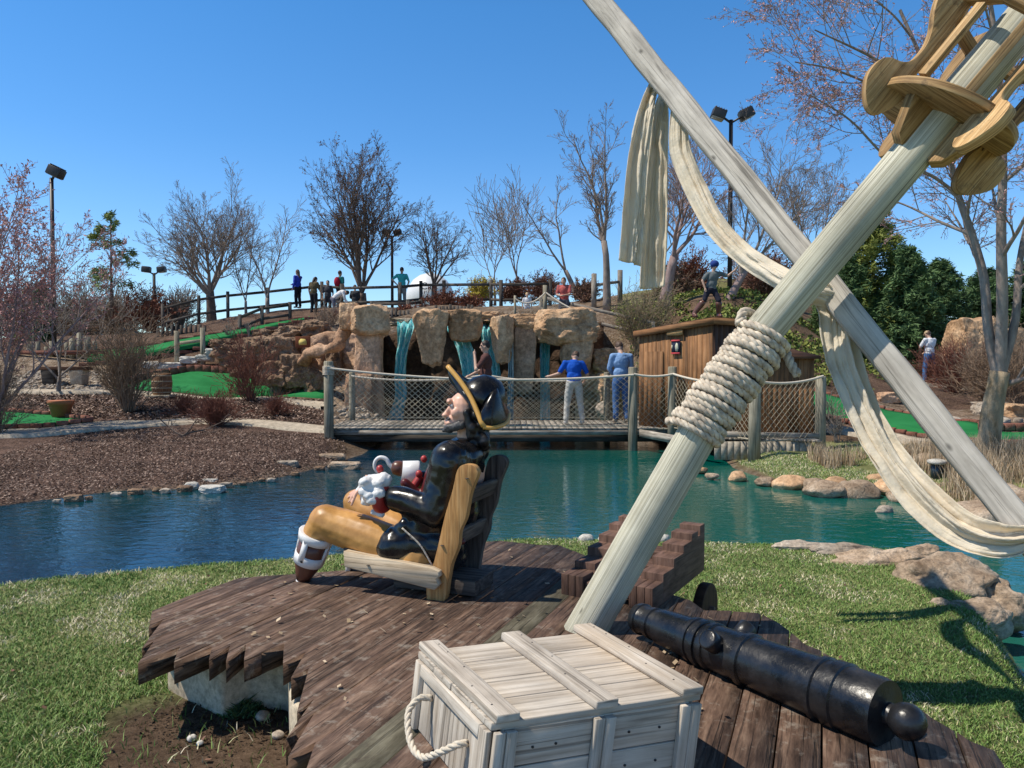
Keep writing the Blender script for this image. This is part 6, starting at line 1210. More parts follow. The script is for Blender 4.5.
# ================================================================== TREES AND SHRUBS
def limb(mb, p, d, L, r, lvl, cfg, tips, rn):
    p = Vector(p); d = Vector(d); g = rn.gauss; wb = cfg['wob']; uz = cfg['up'][min(lvl, len(cfg['up']) - 1)]
    nseg = cfg['seg'][min(lvl, len(cfg['seg']) - 1)]; pts = [p]; dirs = [d]; step = L / nseg; cur = d
    for k in range(nseg):
        cur = (cur + Vector((g(0, wb), g(0, wb), g(0, wb) + uz))).normalized(); pts.append(pts[-1] + cur * step); dirs.append(cur)
    end = cfg.get('end', .35); r1 = max(r * end, cfg['rmin']); rad = [r + (r1 - r) * k / nseg for k in range(nseg + 1)]; sides = [8, 5, 4, 3, 3, 3][min(lvl, 5)]; mb.twig(pts, rad, sides)
    if lvl >= cfg['levels']: tips.append((pts, dirs)); return
    if lvl >= cfg['levels'] - 1: tips.append((pts, dirs))
    n = cfg['n'][lvl]; t0 = cfg['t0'][min(lvl, len(cfg['t0']) - 1)]
    for k in range(n):
        t = t0 + (1 - t0) * ((k + rn.random() * .8) / n); x = t * nseg; i = min(int(x), nseg - 1); q = pts[i] + (pts[i + 1] - pts[i]) * (x - i); dd = dirs[i]
        az = rn.random() * 6.283 if lvl else (k * 2.4 + rn.random() * .8); s1 = dd.cross(Vector((.31, .52, .8))).normalized(); s2 = dd.cross(s1); sp_ = cfg['ang'][min(lvl, len(cfg['ang']) - 1)] * rn.uniform(.75, 1.25)
        nd = (dd * math.cos(sp_) + (s1 * math.cos(az) + s2 * math.sin(az)) * math.sin(sp_)).normalized(); ll = L * cfg['ratio'][min(lvl, len(cfg['ratio']) - 1)] * rn.uniform(.7, 1.15) * (1.1 - .45 * t if lvl else 1.0); limb(mb, q, nd, ll, rad[i] * cfg['rr'], lvl + 1, cfg, tips, rn)
def buds(tips, n_per, size, mat_, name, parent, rn, spread=.03, elong=1.5):
    X = []; 
    for pts, dirs in tips:
        for k in range(n_per if n_per >= 1 else (1 if rn.random() < n_per else 0)):
            i = rn.randrange(len(pts) - 1); q = pts[i] + (pts[i + 1] - pts[i]) * rn.random(); X.append((q.x + rn.gauss(0, spread), q.y + rn.gauss(0, spread), q.z + rn.gauss(0, spread)))
    X = np.array(X); n = len(X); a = nrm_rows(rng.normal(size=(n, 3))); b = nrm_rows(np.cross(a, rng.normal(size=(n, 3)))); s_ = size * rng.uniform(.6, 1.4, (n, 1))
    V = np.stack([X - a * s_ * elong, X + b * s_ * .6, X + a * s_ * elong, X - b * s_ * .6], 1).reshape(-1, 3); mb = MB(); mb.add(V, [np.arange(n * 4).reshape(-1, 4)], [np.zeros((n, 4, 2))], np.repeat(rng.random(n), 4)); return mb.build(name, mat_, parent)
def nrm_rows(v): return v / (np.linalg.norm(v, axis=1)[:, None] + 1e-9)
def bare_tree(q, h_, r, label, cfg, trunk_m='bark_d', twig_m=None, seed=1, lean=(0, 0, 1), name='bare_tree', bud=None, group=None, trunk_frac=.3, mults=1, scales=1):
    rn = random.Random(seed); t = thing(name, label, 'tree', q, group); d = nrm(lean); q = np.asarray(q, float)
    base = dict(levels=4, n=[9, 6, 5, 4], seg=[6, 7, 5, 4, 3], wob=.10, up=[.05, .10, .07, .04, .02], ang=[.75, .65, .6, .6], ratio=[.62, .55, .52, .5], t0=[.25, .2, .2, .2], rr=.55, rmin=.008, end=.3); base.update(cfg or {})
    tl = h_ * trunk_frac; tb = MB(); pts = [q - [0, 0, .3]]; cur = d
    for k in range(5): pts.append(pts[-1] + cur * (tl + .3) / 5); cur = nrm(cur + np.array([rn.gauss(0, 1), rn.gauss(0, 1), 0]) * .04)
    tb.tube(pts, np.linspace(r * 1.25, r * .85, 6) , 12, wob=.3); tb.build('trunk', M[trunk_m], t, True)
    mb = MB(); tips = []; nm = base.get('mains', 5)
    for k in range(nm):
        az = k * 6.283 / nm + rn.random(); sp_ = base.get('mspread', .45) * rn.uniform(.4, 1.2); dd = nrm(cur + np.array([math.cos(az), math.sin(az), 0]) * math.tan(sp_)); limb(mb, pts[-1] - cur * tl * .25 * rn.random() * (k > 0), dd, (h_ - tl) * rn.uniform(.75, 1.0) * (1.05 - .35 * min(1, math.tan(sp_))), r * base.get('mr', .5), 0, base, tips, rn)
    mb.build('crown', M[twig_m or trunk_m], t, False)
    if bud: buds(tips, bud[0], bud[1], M[bud[2]], bud[3], t, rn)
    return t
g3 = lambda px, Y: on(px, 0, Y)
far = dict(levels=3, n=[9, 7, 6], rmin=.011)
bare_tree(P(212, 322, 34), 5.5, .19, 'broad spreading bare tree on the left hill behind the rail fence', dict(levels=4, n=[9, 7, 5, 4], rmin=.006, wob=.07, mains=8, mspread=.80, up=[.03, .06, .06, .04], ang=[.65, .6, .6, .5], ratio=[.60, .55, .5, .5], mr=.40), 'bark_d', 'bark', 11, (-.02, 0, 1), trunk_frac=.25)
bare_tree(P(268, 318, 32.4), 5.6, .08, 'slender pale bare tree with thin upright stems near the woman in blue', dict(levels=3, n=[16, 7, 4], rmin=.006, mains=2, mspread=.2, ang=[.7, .6], ratio=[.30, .5], t0=[.05, .1]), 'bark', 'bark', 12, trunk_frac=.15)
bare_tree(P(246, 318, 33.5), 5.0, .06, 'second slender pale bare tree just left of the taller slender one', dict(levels=3, n=[14, 6, 4], rmin=.006, mains=2, mspread=.2, ang=[.7, .6], ratio=[.30, .5], t0=[.05, .1]), 'bark', 'bark', 13, trunk_frac=.15)
bare_tree(P(362, 309, 32.8), 5.7, .19, 'full rounded tree still holding brown leaves behind the people', dict(levels=4, n=[10, 7, 5, 3], rmin=.006, wob=.07, mains=8, mspread=.42, ang=[.65, .6, .6, .5], ratio=[.46, .55, .5, .5], mr=.40, up=[.04, .06, .06, .04]), 'bark_d', 'bark_d', 14, name='leafy_tree', bud=(.6, .028, 'deadleaf', 'leaves'), trunk_frac=.12)
bare_tree(P(434, 310, 32), 4.0, .12, 'bare tree with drooping side branch in front of the white dome', dict(levels=4, n=[8, 6, 5, 3], rmin=.006, wob=.07, mains=6, mspread=.6, ratio=[.5, .5, .5, .5], mr=.4, up=[.03, .04, .03]), 'bark_d', 'bark_d', 15, trunk_frac=.28)
bare_tree(P(495, 300, 40), 4.6, .06, 'small faint bare tree right of the dome on the skyline', dict(levels=2, n=[12, 7], rmin=.011, mains=3, mspread=.3), 'bark_l', 'bark_l', 16, trunk_frac=.2)
bare_tree(P(524, 296, 38), 5.2, .07, 'thin bare tree leaning slightly left on the skyline', dict(levels=2, n=[12, 8], rmin=.011, mains=3, mspread=.3), 'bark_l', 'bark', 17, (-.25, 0, 1), trunk_frac=.2)
bare_tree(P(578, 292, 32), 4.6, .10, 'bare tree leaning strongly left above the man in red', dict(levels=3, n=[8, 6, 4], rmin=.009, mains=2, mspread=.2, ratio=[.3, .5, .5], up=[.0, .03, .03]), 'bark', 'bark', 18, (-.42, 0, 1), trunk_frac=.22)
bare_tree(P(607, 305, 28), 6.9, .12, 'tall narrow bare tree left of the hanging cloth', dict(levels=4, n=[12, 6, 5, 3], rmin=.006, mains=3, mspread=.16, ang=[.75, .65, .6, .5], ratio=[.30, .5, .5, .5], t0=[.05, .15]), 'bark', 'bark', 29, (.0, 0, 1), trunk_frac=.34)
bare_tree(P(664, 300, 26), 5.0, .16, 'mottled pink barked tree partly hidden behind the hanging cloth', dict(levels=3, n=[8, 6, 5], rmin=.010, mains=3, mspread=.45), 'twig_pink', 'twig_pink', 20, (.12, 0, 1), trunk_frac=.3)
bare_tree(P(722, 303, 25), 5.2, .12, 'forked bare tree leaning right behind the small pirate figure', dict(levels=4, n=[7, 6, 5, 4], rmin=.006, mains=4, mspread=.6), 'twig_pink', 'bark', 21, (.55, 0, 1), trunk_frac=.25)
bare_tree(P(655, 300, 38), 6.6, .10, 'hazy bare tree on the skyline behind the black light pole', dict(levels=4, n=[7, 6, 5, 4], rmin=.008, mains=4, mspread=.5), 'bark_l', 'bark_l', 22, trunk_frac=.3)
bare_tree(P(800, 300, 38), 6.8, .11, 'bare tree with lilac grey twigs between pole and mast', dict(levels=4, n=[7, 6, 5, 4], rmin=.008, mains=5, mspread=.6), 'bark_l', 'bark_l', 23, trunk_frac=.25)
# near pinkish trees
bare_tree(g3(-16, 16.4), 5.0, .075, 'pinkish budding tree with many upright stems at the far left', dict(levels=3, n=[8, 6, 5], rmin=.005, mains=6, mspread=.30, ang=[.5, .6, .6], ratio=[.36, .5, .5], up=[.06, .1, .06]), 'bark', 'twig_pink', 24, bud=(4, .024, 'bud', 'buds'), trunk_frac=.08, name='budding_tree')
bare_tree(g3(-70, 17.0), 4.9, .08, 'second pinkish budding tree cut off by the left edge', dict(levels=3, n=[8, 6, 5], rmin=.006, mains=5, mspread=.4, ratio=[.45, .5, .5]), 'bark', 'twig_pink', 25, bud=(4, .026, 'bud', 'buds'), trunk_frac=.08, name='budding_tree')
bare_tree(g3(52, 22), 4.3, .06, 'pale twiggy young tree with a low sideways branch beside the left pole', dict(levels=3, n=[8, 6, 4], rmin=.007, mains=4, mspread=.7), 'bark_l', 'bark_l', 26, trunk_frac=.12)
tq = g3(984, 11.6)
tb = thing('mottled_tree', 'large mottled trunk tree with pink buds forking on the right', 'tree', tq); mb = MB()
f0 = P(1000, 372, 11.6); trunk = spline([tq - [0, 0, .2], P(988, 440, 11.6), P(993, 405, 11.6), f0], 20); mb.tube(trunk, np.interp(np.linspace(0, 1, len(trunk)), [0, .15, 1], [.20, .155, .135]), 18, wob=.35); mb.build('trunk', M['bark_lichen'], tb, True)
mb = MB(); tips = []; rn = random.Random(5)
def main(ptsp, r0, r1, cfgn, Llim, seeds=0):
    q = spline(ptsp, 26); rr = np.linspace(r0, r1, len(q)); mb.tube(q, rr, 10, False, wob=.25); tg = np.gradient(q, axis=0)
    cfg = dict(levels=3, n=[6, 6, 5], seg=[7, 6, 5, 4], wob=.09, up=[.04, .03, .03, .02], ang=[.7, .65, .6], ratio=[.6, .52, .5], t0=[.15, .15, .15], rr=.55, rmin=.0032, end=.25)
    for k in range(cfgn):
        i = int(len(q) * (.3 + .68 * (k + rn.random() * .6) / cfgn)); i = min(i, len(q) - 1); d = nrm(tg[i]); az = rn.random() * 6.283; s1 = nrm(np.cross(d, (0, 1, .1))); s2 = np.cross(d, s1); nd = nrm(d * .75 + (s1 * math.cos(az) + s2 * math.sin(az)) * .75); limb(mb, q[i], nd, Llim * rn.uniform(.6, 1.1), rr[i] * .5, 0 if Llim > 1.3 else 1, cfg, tips, rn)
main([f0 - [0, 0, .2], P(988, 330, 11.7), P(984, 280, 11.8), P(972, 235, 11.9), P(958, 195, 12), P(948, 150, 12.1), P(930, 80, 12.2), P(900, 10, 12.3)], .08, .025, 8, 1.9)
main([f0 - [0, 0, .1], P(1002, 300, 11.5), P(1001, 230, 11.4), P(1003, 150, 11.3), P(998, 60, 11.2), P(985, -30, 11.2)], .09, .03, 8, 1.8)
main([f0 - [0, 0, .1], P(1015, 320, 11.6), P(1020, 260, 11.7), P(1035, 190, 11.8), P(1060, 90, 11.8)], .07, .025, 5, 1.7)
main([P(1004, 385, 11.6), P(1020, 380, 11.4), P(1045, 372, 11.2)], .05, .02, 3, 1.2)
main([P(930, 80, 12.2), P(900, 72, 11.6), P(862, 52, 11.2), P(815, 30, 11)], .035, .010, 7, 1.3)
main([P(948, 150, 12.1), P(915, 120, 11.8), P(880, 90, 11.6), P(835, 70, 11.4), P(795, 62, 11.3)], .032, .010, 8, 1.4)
main([P(958, 195, 12), P(930, 175, 11.7), P(890, 160, 11.4), P(850, 120, 11.2), P(810, 95, 11.1)], .03, .009, 8, 1.3)
main([P(972, 235, 11.9), P(940, 222, 12.2), P(905, 205, 12.6), P(860, 190, 12.8)], .028, .009, 6, 1.2)
main([P(915, 42, 12.25), P(892, 14, 12.1), P(862, -8, 12), P(830, -25, 11.9)], .018, .008, 6, 1.3)
mb.build('crown', M['bark'], tb, False); buds(tips, 3, .0125, M['bud'], 'buds', tb, rn, .012, 1.6)
# conifers
def conifer(q, h_, wmax, label, mat_='spruce', n=9000, size=.07, seed=1, trunk=.12, base_t=.05, shape=.85, name='evergreen_tree', bcount=90, droop=.15):
    rn = random.Random(seed); t = thing(name, label, 'tree', q); q = np.asarray(q, float); mb = MB(); mb.tube([q - [0, 0, .3], q + [0, 0, h_ * .96]], [trunk, trunk * .2], 8); mb.build('trunk', M['bark_d'], t, True); X = []; TT = []
    mb = MB()
    for k in range(bcount):
        z = base_t + (1 - base_t) * ((k + rn.random()) / bcount) ** .9; az = rn.random() * 6.283; L = wmax * (1 - z) ** shape * rn.uniform(.65, 1.1) + .12; d = nrm(np.array([math.cos(az), math.sin(az), .25 * z - droop * rn.random()])); p0 = q + [0, 0, z * h_]; m = max(3, int(n / bcount * (L / wmax + .2)))
        mb.tube([p0, p0 + d * L * .9], [.03, .008], 3, False)
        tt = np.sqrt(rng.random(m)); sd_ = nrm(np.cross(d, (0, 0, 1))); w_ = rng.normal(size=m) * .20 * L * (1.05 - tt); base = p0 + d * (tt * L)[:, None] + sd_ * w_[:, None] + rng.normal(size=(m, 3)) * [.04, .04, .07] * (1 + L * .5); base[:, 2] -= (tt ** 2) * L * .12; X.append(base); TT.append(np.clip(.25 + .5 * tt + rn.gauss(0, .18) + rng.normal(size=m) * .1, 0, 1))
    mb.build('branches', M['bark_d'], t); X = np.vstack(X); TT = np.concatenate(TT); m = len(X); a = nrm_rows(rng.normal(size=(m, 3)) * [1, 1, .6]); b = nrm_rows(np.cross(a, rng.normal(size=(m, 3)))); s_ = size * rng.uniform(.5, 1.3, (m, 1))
    V = np.stack([X - a * s_, X + b * s_ * .20, X + a * s_, X - b * s_ * .20], 1).reshape(-1, 3); mb = MB(); mb.add(V, [np.arange(m * 4).reshape(-1, 4)], [np.zeros((m, 4, 2))], np.repeat(TT, 4)); mb.build('crown', M[mat_], t); return t
def ev(px, pyb, Y, pyt, w_, label, **k): q = P(px, pyb, Y); h_ = P(px, pyt, Y)[2] - q[2]; return conifer(q, h_, pxsize(w_, Y), label, **k)
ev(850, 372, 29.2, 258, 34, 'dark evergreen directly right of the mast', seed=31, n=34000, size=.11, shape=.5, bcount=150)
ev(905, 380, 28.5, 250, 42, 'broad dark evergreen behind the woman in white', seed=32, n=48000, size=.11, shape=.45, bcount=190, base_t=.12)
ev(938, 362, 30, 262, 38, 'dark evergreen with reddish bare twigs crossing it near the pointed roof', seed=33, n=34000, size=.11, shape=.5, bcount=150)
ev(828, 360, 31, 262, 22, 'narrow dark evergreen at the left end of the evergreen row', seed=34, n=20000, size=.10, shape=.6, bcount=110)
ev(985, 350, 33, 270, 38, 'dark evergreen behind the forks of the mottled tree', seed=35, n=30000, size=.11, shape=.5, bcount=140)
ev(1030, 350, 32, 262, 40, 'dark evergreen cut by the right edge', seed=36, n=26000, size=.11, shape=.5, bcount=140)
ev(872, 345, 29.6, 208, 42, 'yellow green conifer rising behind the dark evergreens', seed=37, mat_='juniper', n=36000, size=.10, shape=.42, bcount=150)
ev(112, 322, 36, 212, 32, 'young open pine with tufted branches left of the spreading tree', seed=38, mat_='pine', n=4200, size=.12, shape=.45, bcount=22, name='pine_tree', trunk=.09, base_t=.30)
ev(42, 345, 29, 285, 9, 'narrow dark cypress beside the left light pole', seed=39, n=5000, size=.09, shape=.4, bcount=60)
ev(30, 350, 31, 290, 12, 'dark shrubby conifer left of the narrow cypress', seed=40, n=5000, size=.09, shape=.4, bcount=60, mat_='juniper')
# shrubs
def shrub(q, h_, w_, label, mat_='twig_red', stems=40, seed=1, r=.008, lv=2, n=(5, 4), spread=.6, leaf=None, name='bare_shrub', rmin=.004, group=None):
    rn = random.Random(seed); q = np.asarray(q, float); mb = MB(); tips = []; cfg = dict(levels=lv, n=list(n) + [3], seg=[5, 4, 3], wob=.13, up=[.04, .03, .02], ang=[.55, .55, .5], ratio=[.5, .5, .5], t0=[.25, .2], rr=.6, rmin=rmin, end=.35)
    for k in range(stems):
        az = rn.random() * 6.283; sp_ = abs(rn.gauss(0, spread)); d = nrm(np.array([math.cos(az) * math.sin(sp_) , math.sin(az) * math.sin(sp_), math.cos(sp_) + .1])); limb(mb, q + np.array([math.cos(az), math.sin(az), 0]) * rn.random() * w_ * .12 - [0, 0, .03], d, h_ * rn.uniform(.55, 1.05) * (1 + (w_ / h_ - 1) * math.sin(sp_)), r, 0, cfg, tips, rn)
    t = thing(name, label, 'shrub', q, group); mb.build('stems', M[mat_], t)
    if leaf: buds(tips, leaf[0], leaf[1], M[leaf[2]], 'leaves', t, rn, leaf[3])
    return t
shrub(g3(122, 19.6), 2.35, 1.1, 'large brown bare shrub growing by the path behind the terracotta pot', 'twig_tan', 70, 41, .012, spread=.42, rmin=.006)
shrub(g3(246, 21.3), 1.9, 1.0, 'upright red stemmed shrub in front of the curved green', 'twig_red', 46, 42, .011, spread=.45, rmin=.006, n=(4, 3))
shrub(g3(212, 17.6), .62, .72, 'dense low maroon shrub on the island side of the path', 'twig_red', 110, 43, .007, spread=.7, rmin=.004)
shrub(g3(180, 19.4), .45, .6, 'small maroon shrub left of the dense low one', 'twig_red', 60, 44, .007, spread=.7)
shrub(g3(272, 19.4), .5, .55, 'small maroon shrub right of the path near the bridge', 'twig_red', 60, 45, .007, spread=.7)
shrub(g3(-12, 16.6), 1.7, .8, 'tangled grey twig shrub under the left budding tree', 'twig_tan', 60, 47, .010, spread=.45)
q = P(150, 331, 36); shrub(q, 1.75, 1.6, 'rounded russet hedge shrub behind the young pine', 'twig_red', 70, 48, .016, spread=.7, rmin=.009, leaf=(2, .045, 'redleaf', .05), name='russet_shrub')
q = P(178, 331, 37); shrub(q, 1.9, 1.4, 'grey twiggy shrub right of the russet one by the fence', 'bark_l', 70, 49, .02, spread=.6, rmin=.012)
for k, (px_, py_, Y, h_, w_, lab, m, lf_) in enumerate([(445, 316, 29.5, .5, 1.1, 'low russet shrub along the hilltop fence under the dome', 'twig_red', 'redleaf'), (468, 316, 29.6, .45, 1.0, 'russet shrub right of the one under the dome', 'twig_red', 'redleaf'), (405, 320, 27.5, .3, .6, 'small russet shrub above the first waterfall', 'twig_red', 'redleaf'),
        (480, 302, 36, 1.0, .7, 'bright yellow flowering shrub on the skyline', 'twig_tan', 'yellowleaf'), (545, 302, 36, .9, 1.5, 'wide brown shrub behind the man in red', 'twig_red', 'deadleaf'), (515, 302, 37, .8, 1.2, 'brown shrub behind the fair haired child', 'twig_red', 'deadleaf'), (586, 302, 31, .7, .8, 'brown shrub beneath the strongly leaning tree', 'twig_tan', 'deadleaf'),
        (690, 302, 29, 1.6, 1.4, 'dense red brown shrub left of the small pirate figure', 'twig_red', 'redleaf'), (672, 302, 28, 1.2, 1.0, 'brown shrub below the hanging cloth', 'twig_tan', 'deadleaf'), (752, 300, 30, 1.7, 1.5, 'lilac grey bare shrub under the cloth swag', 'twig_pink', None), (770, 300, 28, 1.4, 1.3, 'brown shrub between swag and mast', 'twig_red', 'deadleaf')]):
    shrub(P(px_, py_, Y), h_, w_, lab, m, 60, 60 + k, .014, spread=.65, rmin=.009, leaf=(3, .035, lf_, .05) if lf_ else None, name='leafy_shrub' if lf_ else 'bare_shrub')
for k, (px_, Y, h_, w_, lab) in enumerate([(625, 21.5, 2.3, 1.2, 'dense dry twig thicket left of the brown shed'), (640, 23, 2.6, 1.5, 'tall brown thicket behind the left corner of the shed'), (610, 24, 1.6, 1.2, 'dry thicket above the rocks behind the denim man'), (655, 24, 2.2, 1.4, 'dry brush above the shed roof left of the figure')]):
    shrub(g3(px_, Y), h_ * .75, w_ * .8, lab, 'reedy', 45, 80 + k, .009, spread=.35, rmin=.005, leaf=(1, .02, 'juniper', .05), name='dry_thicket')
for k, (px_, Y, h_, w_) in enumerate([(960, 22, 1.3, 1.1), (995, 20, 1.6, 1.3), (1020, 19, 1.8, 1.4), (940, 24, 1.1, .9)]):
    shrub(g3(px_, Y), h_, w_, ['reddish bare shrub right of the woman in white', 'dense brown bare shrub behind the mottled trunk', 'tall brown bare shrub at the right edge', 'small reddish bare shrub beside the tee path'][k], ['twig_red', 'twig_tan', 'twig_tan', 'twig_red'][k], 80, 90 + k, .010, spread=.5, rmin=.0055)
for k, (px_, Y, lab) in enumerate([(842, 14.9, 'pale bare sapling stems beside the corner of the net fence')]): shrub(g3(px_, Y), .9, .5, lab, 'bark_l', 14, 97, .007, spread=.35)
for k, (px_, py_, Y, w_) in enumerate([(20, 340, 40, 4), (85, 338, 44, 4.5), (60, 345, 50, 4), (118, 338, 42, 3)]):
    shrub(P(px_, py_, Y), 2.4, w_ * .6, ['grey thicket at the far left beyond the conifers', 'wide brown hedge before the distant house', 'hedge further back beyond the light pole', 'brown hedge beneath the young pine'][k], ['bark', 'twig_tan', 'twig_pink', 'twig_tan'][k], 90, 100 + k, .03, spread=.8, rmin=.014, name='hedge')
for k in range(34):
    px_ = random.uniform(225, 345); Y = random.uniform(23.2, 29); shrub(g3(px_, Y), random.uniform(.35, .8), .5, 'dry twiggy brush on the bank between left fairway and waterfall', random.choice(['twig_tan', 'twig_red', 'bark_l']), 14, 120 + k, .008, lv=1, n=(5,), spread=.6, rmin=.007, name='dry_brush', group='dry brush on the bank')
for k in range(12):
    shrub(g3(random.uniform(590, 650), random.uniform(20.5, 25)), random.uniform(.5, 1.0), .5, 'dry brush among the tan rocks left of the brown shed', 'twig_tan', 16, 220 + k, .007, lv=1, n=(5,), spread=.4, rmin=.006, name='dry_brush', group='dry brush left of the shed')
# ivy ground cover on the slope behind the shed
def leafmass(name, f, n, size, m):
    X = np.array([f() for _ in range(n)]); X = X[~np.isnan(X[:, 0])]; k = len(X); a = nrm_rows(rng.normal(size=(k, 3))); b = nrm_rows(np.cross(a, rng.normal(size=(k, 3)))); s_ = size * rng.uniform(.5, 1.4, (k, 1))
    V = np.stack([X - a * s_, X + b * s_ * .6, X + a * s_, X - b * s_ * .6], 1).reshape(-1, 3); mb = MB(); mb.add(V, [np.arange(k * 4).reshape(-1, 4)], [np.zeros((k, 4, 2))], np.repeat(rng.random(k), 4)); return stuff(mb.build(name, M[m]))
xx = rng.uniform(3.6, 11, 15000); yy = rng.uniform(20, 28, 15000); m_ = fbm(xx * .9, yy * .9) > .47; xx, yy = xx[m_], yy[m_]; zz = H(xx, yy); XI = np.stack([xx, yy, zz + rng.random(len(xx)) * .22], -1); it_ = iter(XI)
leafmass('ivy_ground_cover', lambda: next(it_), len(XI), .06, 'juniper')
# reeds
def reeds(cx_, cy_, w_, d_, n, h_, nm='dry_reeds'):
    x = cx_ + rng.uniform(-1, 1, n) * w_; y = cy_ + rng.uniform(-1, 1, n) * d_; k = (sdist(x, y, pond) > -.05) & (fbm(x * 3, y * 3) > .40); x, y = x[k], y[k]; n = len(x)
    return scatter_tris(nm, x, y, H(x, y), h_ * rng.uniform(.3, 1.15, n), .010, .55 * rng.random(n), M['reed'], rng.random(n))
q = on(870, 0, 13.2); reeds(q[0] + .6, 13.0, 1.5, .45, 5600, .36)
q = on(975, 0, 11.2); reeds(q[0] + .25, 11.3, .75, .55, 3800, .46)
q = on(1010, 0, 10.2); reeds(q[0], 10.2, .6, .4, 1500, .4)
# ================================================================== GROUND LITTER AND LAWN
n = 52000; x = rng.uniform(-9.5, -1.5, n); y = rng.uniform(9.5, 17, n); k = (sdist(x, y, pond) > .05) & (x / y * F + 512 > -30) & (x / y * F + 512 < 345) & (H(x, y) > SW); x, y = x[k], y[k]
scatter_tris('bark_chips', x, y, H(x, y) + .012, rng.uniform(.012, .045, len(x)), rng.uniform(.008, .018, len(x)), 0, M['chip'], rng.random(len(x)) ** 2.4, True)
n = 16000; x = rng.uniform(-16, -3, n); y = rng.uniform(18.5, 22.3, n); k = (x / y * F + 512 > -20) & (x / y * F + 512 < 330); x, y = x[k], y[k]
scatter_tris('bark_chips', x, y, H(x, y) + .015, rng.uniform(.03, .08, len(x)), rng.uniform(.02, .04, len(x)), 0, M['chip'], rng.random(len(x)) ** 1.8, True)
def gravel(name, x, y, size): 
    mb = MB(); z = H(x, y)
    for a, b, c in zip(x, y, z): s_ = size * random.uniform(.5, 1.4); mb.ell((a, b, c + s_ * .2), (s_, s_ * .8, s_ * .6), rotz(random.random() * 3), 6)
    stuff(mb.build(name, M['stone'], None, True))
x = rng.uniform(-16, -11.8, 1100); y = rng.uniform(22.8, 25.6, 1100); gravel('gravel', x, y, .06)
x = rng.uniform(-4.6, 4, 900); y = rng.uniform(19.3, 22, 900); k = sdist(x, y, pond) > 0; gravel('gravel', x[k], y[k], .07)
n = 330000; y = 2.3 + 5.6 * rng.random(n) ** 1.25; pxx = rng.uniform(-60, 1090, n); x = (pxx - 512) / F * y
d = sdist(x, y, pond); ins = sdist(x, y, outline); bins = sdist(x, y, np.array(bp)); k = (d > .12) & (ins > -.12) & (bins > 0) & (rng.random(n) < 1 - .0 * d)
ds = np.hypot((x - soilp[0]) / .62, (y - soilp[1] + .1) / .62); k &= (ds > .95 + (fbm(x * 4, y * 4) - .5) * .8) | (rng.random(n) < .03); x, y = x[k], y[k]; m = len(x)
pat = fbm(x * .9 + 4, y * .9); dry = fbm(x * 3.1, y * 3.1); left = smooth(.5, -1.5, x)
hh = (.010 + .011 * rng.random(m)) * (1 + .5 * smooth(.5, .8, pat)) * (1 + .35 * smooth(.35, 0, sdist(x, y, outline))) * (1 + .5 * smooth(4, 2.6, y) * left)
tint = np.clip(rng.random(m) * .62 + .10 * rng.normal(size=m) + (smooth(.46, .68, dry) * .55 + .08) * (rng.random(m) < .42 + .30 * left) - .12 * smooth(.5, .7, pat), 0, 1)
scatter_tris('lawn_grass', x, y, H(x, y), hh, .0035 + .0012 * y / 3 + .001 * rng.random(m), 2.0 * rng.random(m) ** 1.2 + .25, M['blade'], tint)
n = 60000; x = rng.uniform(2.6, 8, n); y = rng.uniform(10.2, 14.6, n); k = (sdist(x, y, pond) > .35) & (x / y * F + 512 > 700) & (x / y * F + 512 < 1060) & (fbm(x * 1.5, y * 1.5) > .35); x, y = x[k], y[k]; m = len(x)
scatter_tris('far_bank_grass', x, y, H(x, y), .018 + .02 * rng.random(m), .012, 1.6 * rng.random(m), M['blade'], np.clip(rng.random(m) * .75 + .28, 0, 1))
n = 700; a = rng.random(n) * 6.283; r_ = np.sqrt(rng.random(n)) * .11; q = PZ(240, 712, 0); x = q[0] + r_ * np.cos(a); y = q[1] + .03 + r_ * np.sin(a); o = scatter_tris('weed_clump', x, y, H(x, y), .07 * (1.2 - r_ / .11) * rng.uniform(.5, 1.2, n), .012, .9, M['spruce'], rng.random(n)); del o['kind']; tag(o, 'dark leafy weed tuft growing in the shade under the deck', 'weed')
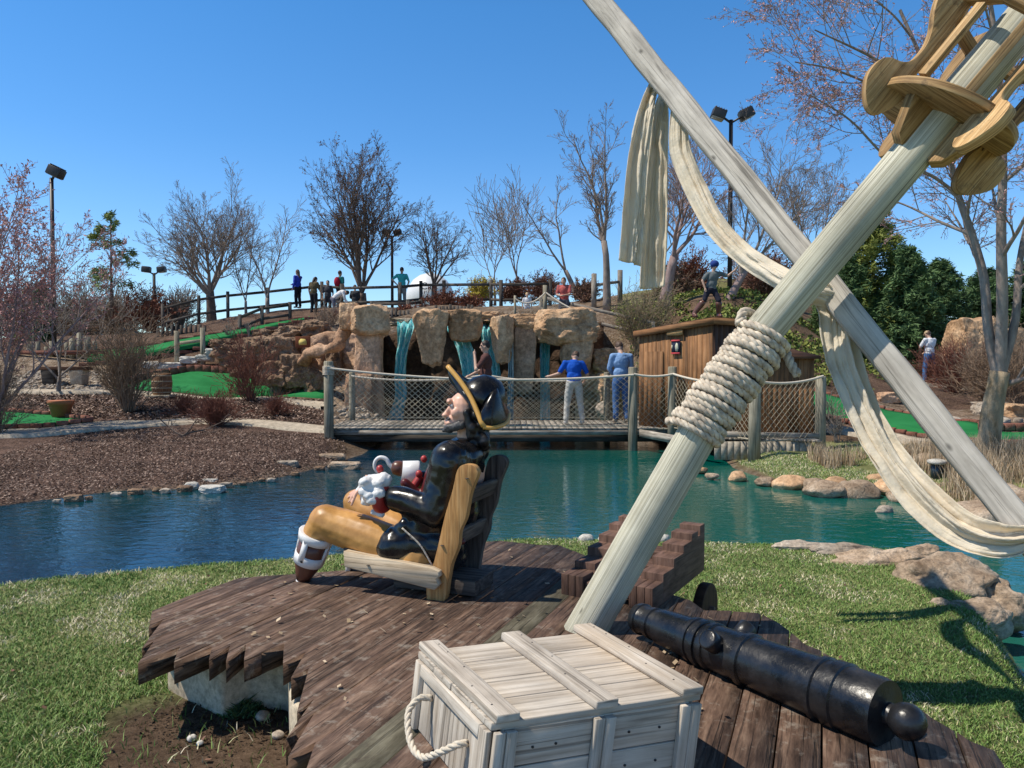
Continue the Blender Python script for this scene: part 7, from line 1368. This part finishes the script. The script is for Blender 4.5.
x = q[0] + rng.normal(size=1500) * .22; y = q[1] - .05 + rng.normal(size=1500) * .16; scatter_tris('soil_crumbs', x, y, H(x, y) + .004, rng.uniform(.005, .016, 1500), rng.uniform(.004, .012, 1500), 0, M['soil'], rng.random(1500), True)

# dead branch on the island, fallen leaves on deck and lawn
mb = MB(); q = on(178, 0, 16.0); rn = random.Random(77); tips = []
for a, L_ in ((2.9, .75), (.6, .5), (-.4, .9)): limb(mb, q + [0, 0, .05], nrm((math.cos(a), .2, .28 if a > 0 else .05)), L_, .022, 1, dict(levels=3, n=[4, 4, 3], seg=[5, 5, 4], wob=.16, up=[.02], ang=[.7], ratio=[.5], t0=[.3], rr=.6, rmin=.005), tips, rn)
tag(mb.build('fallen_branch', M['bark_d']), 'dark dead branch lying on the mulch beside the dense low maroon shrub', 'branch')
n = 150; x = rng.uniform(-1.4, 1.2, n); y = rng.uniform(2.5, 5.2, n); ok = sdist(x, y, outline) < -.05; x1, y1 = x[ok], y[ok]
scatter_tris('fallen_leaves', x1, y1, np.full(len(x1), DZ + .008), rng.uniform(.012, .028, len(x1)), rng.uniform(.008, .018, len(x1)), 0, M['reed'], rng.random(len(x1)), True)
n = 170; x = rng.uniform(-4, 3.6, n); y = rng.uniform(2.8, 6, n); ok = (sdist(x, y, outline) > .05) & (sdist(x, y, pond) > .1); x1, y1 = x[ok], y[ok]
scatter_tris('fallen_leaves', x1, y1, H(x1, y1) + .016, rng.uniform(.012, .03, len(x1)), rng.uniform(.01, .02, len(x1)), 0, M['deadleaf'], rng.random(len(x1)), True)

for k in range(16):
    px_ = 60 + k * 18 + rng.uniform(-8, 8); py_ = np.interp(px_, [0, 60, 130, 205, 250, 300, 345], [512, 503, 494, 491, 485, 477, 466]) - rng.uniform(1, 4); s_ = float(rng.uniform(.05, .13))
    rock('stone', PZ(px_, py_, SW + .03), (s_, s_ * .7, s_ * .5), 'small brown stone along the muddy waterline of the mulch island', M['bank_rock'] if k % 3 else M['stone'], 'stone', 'small stones along the island waterline', seed=800 + k, cuts=3, blocky=.3)
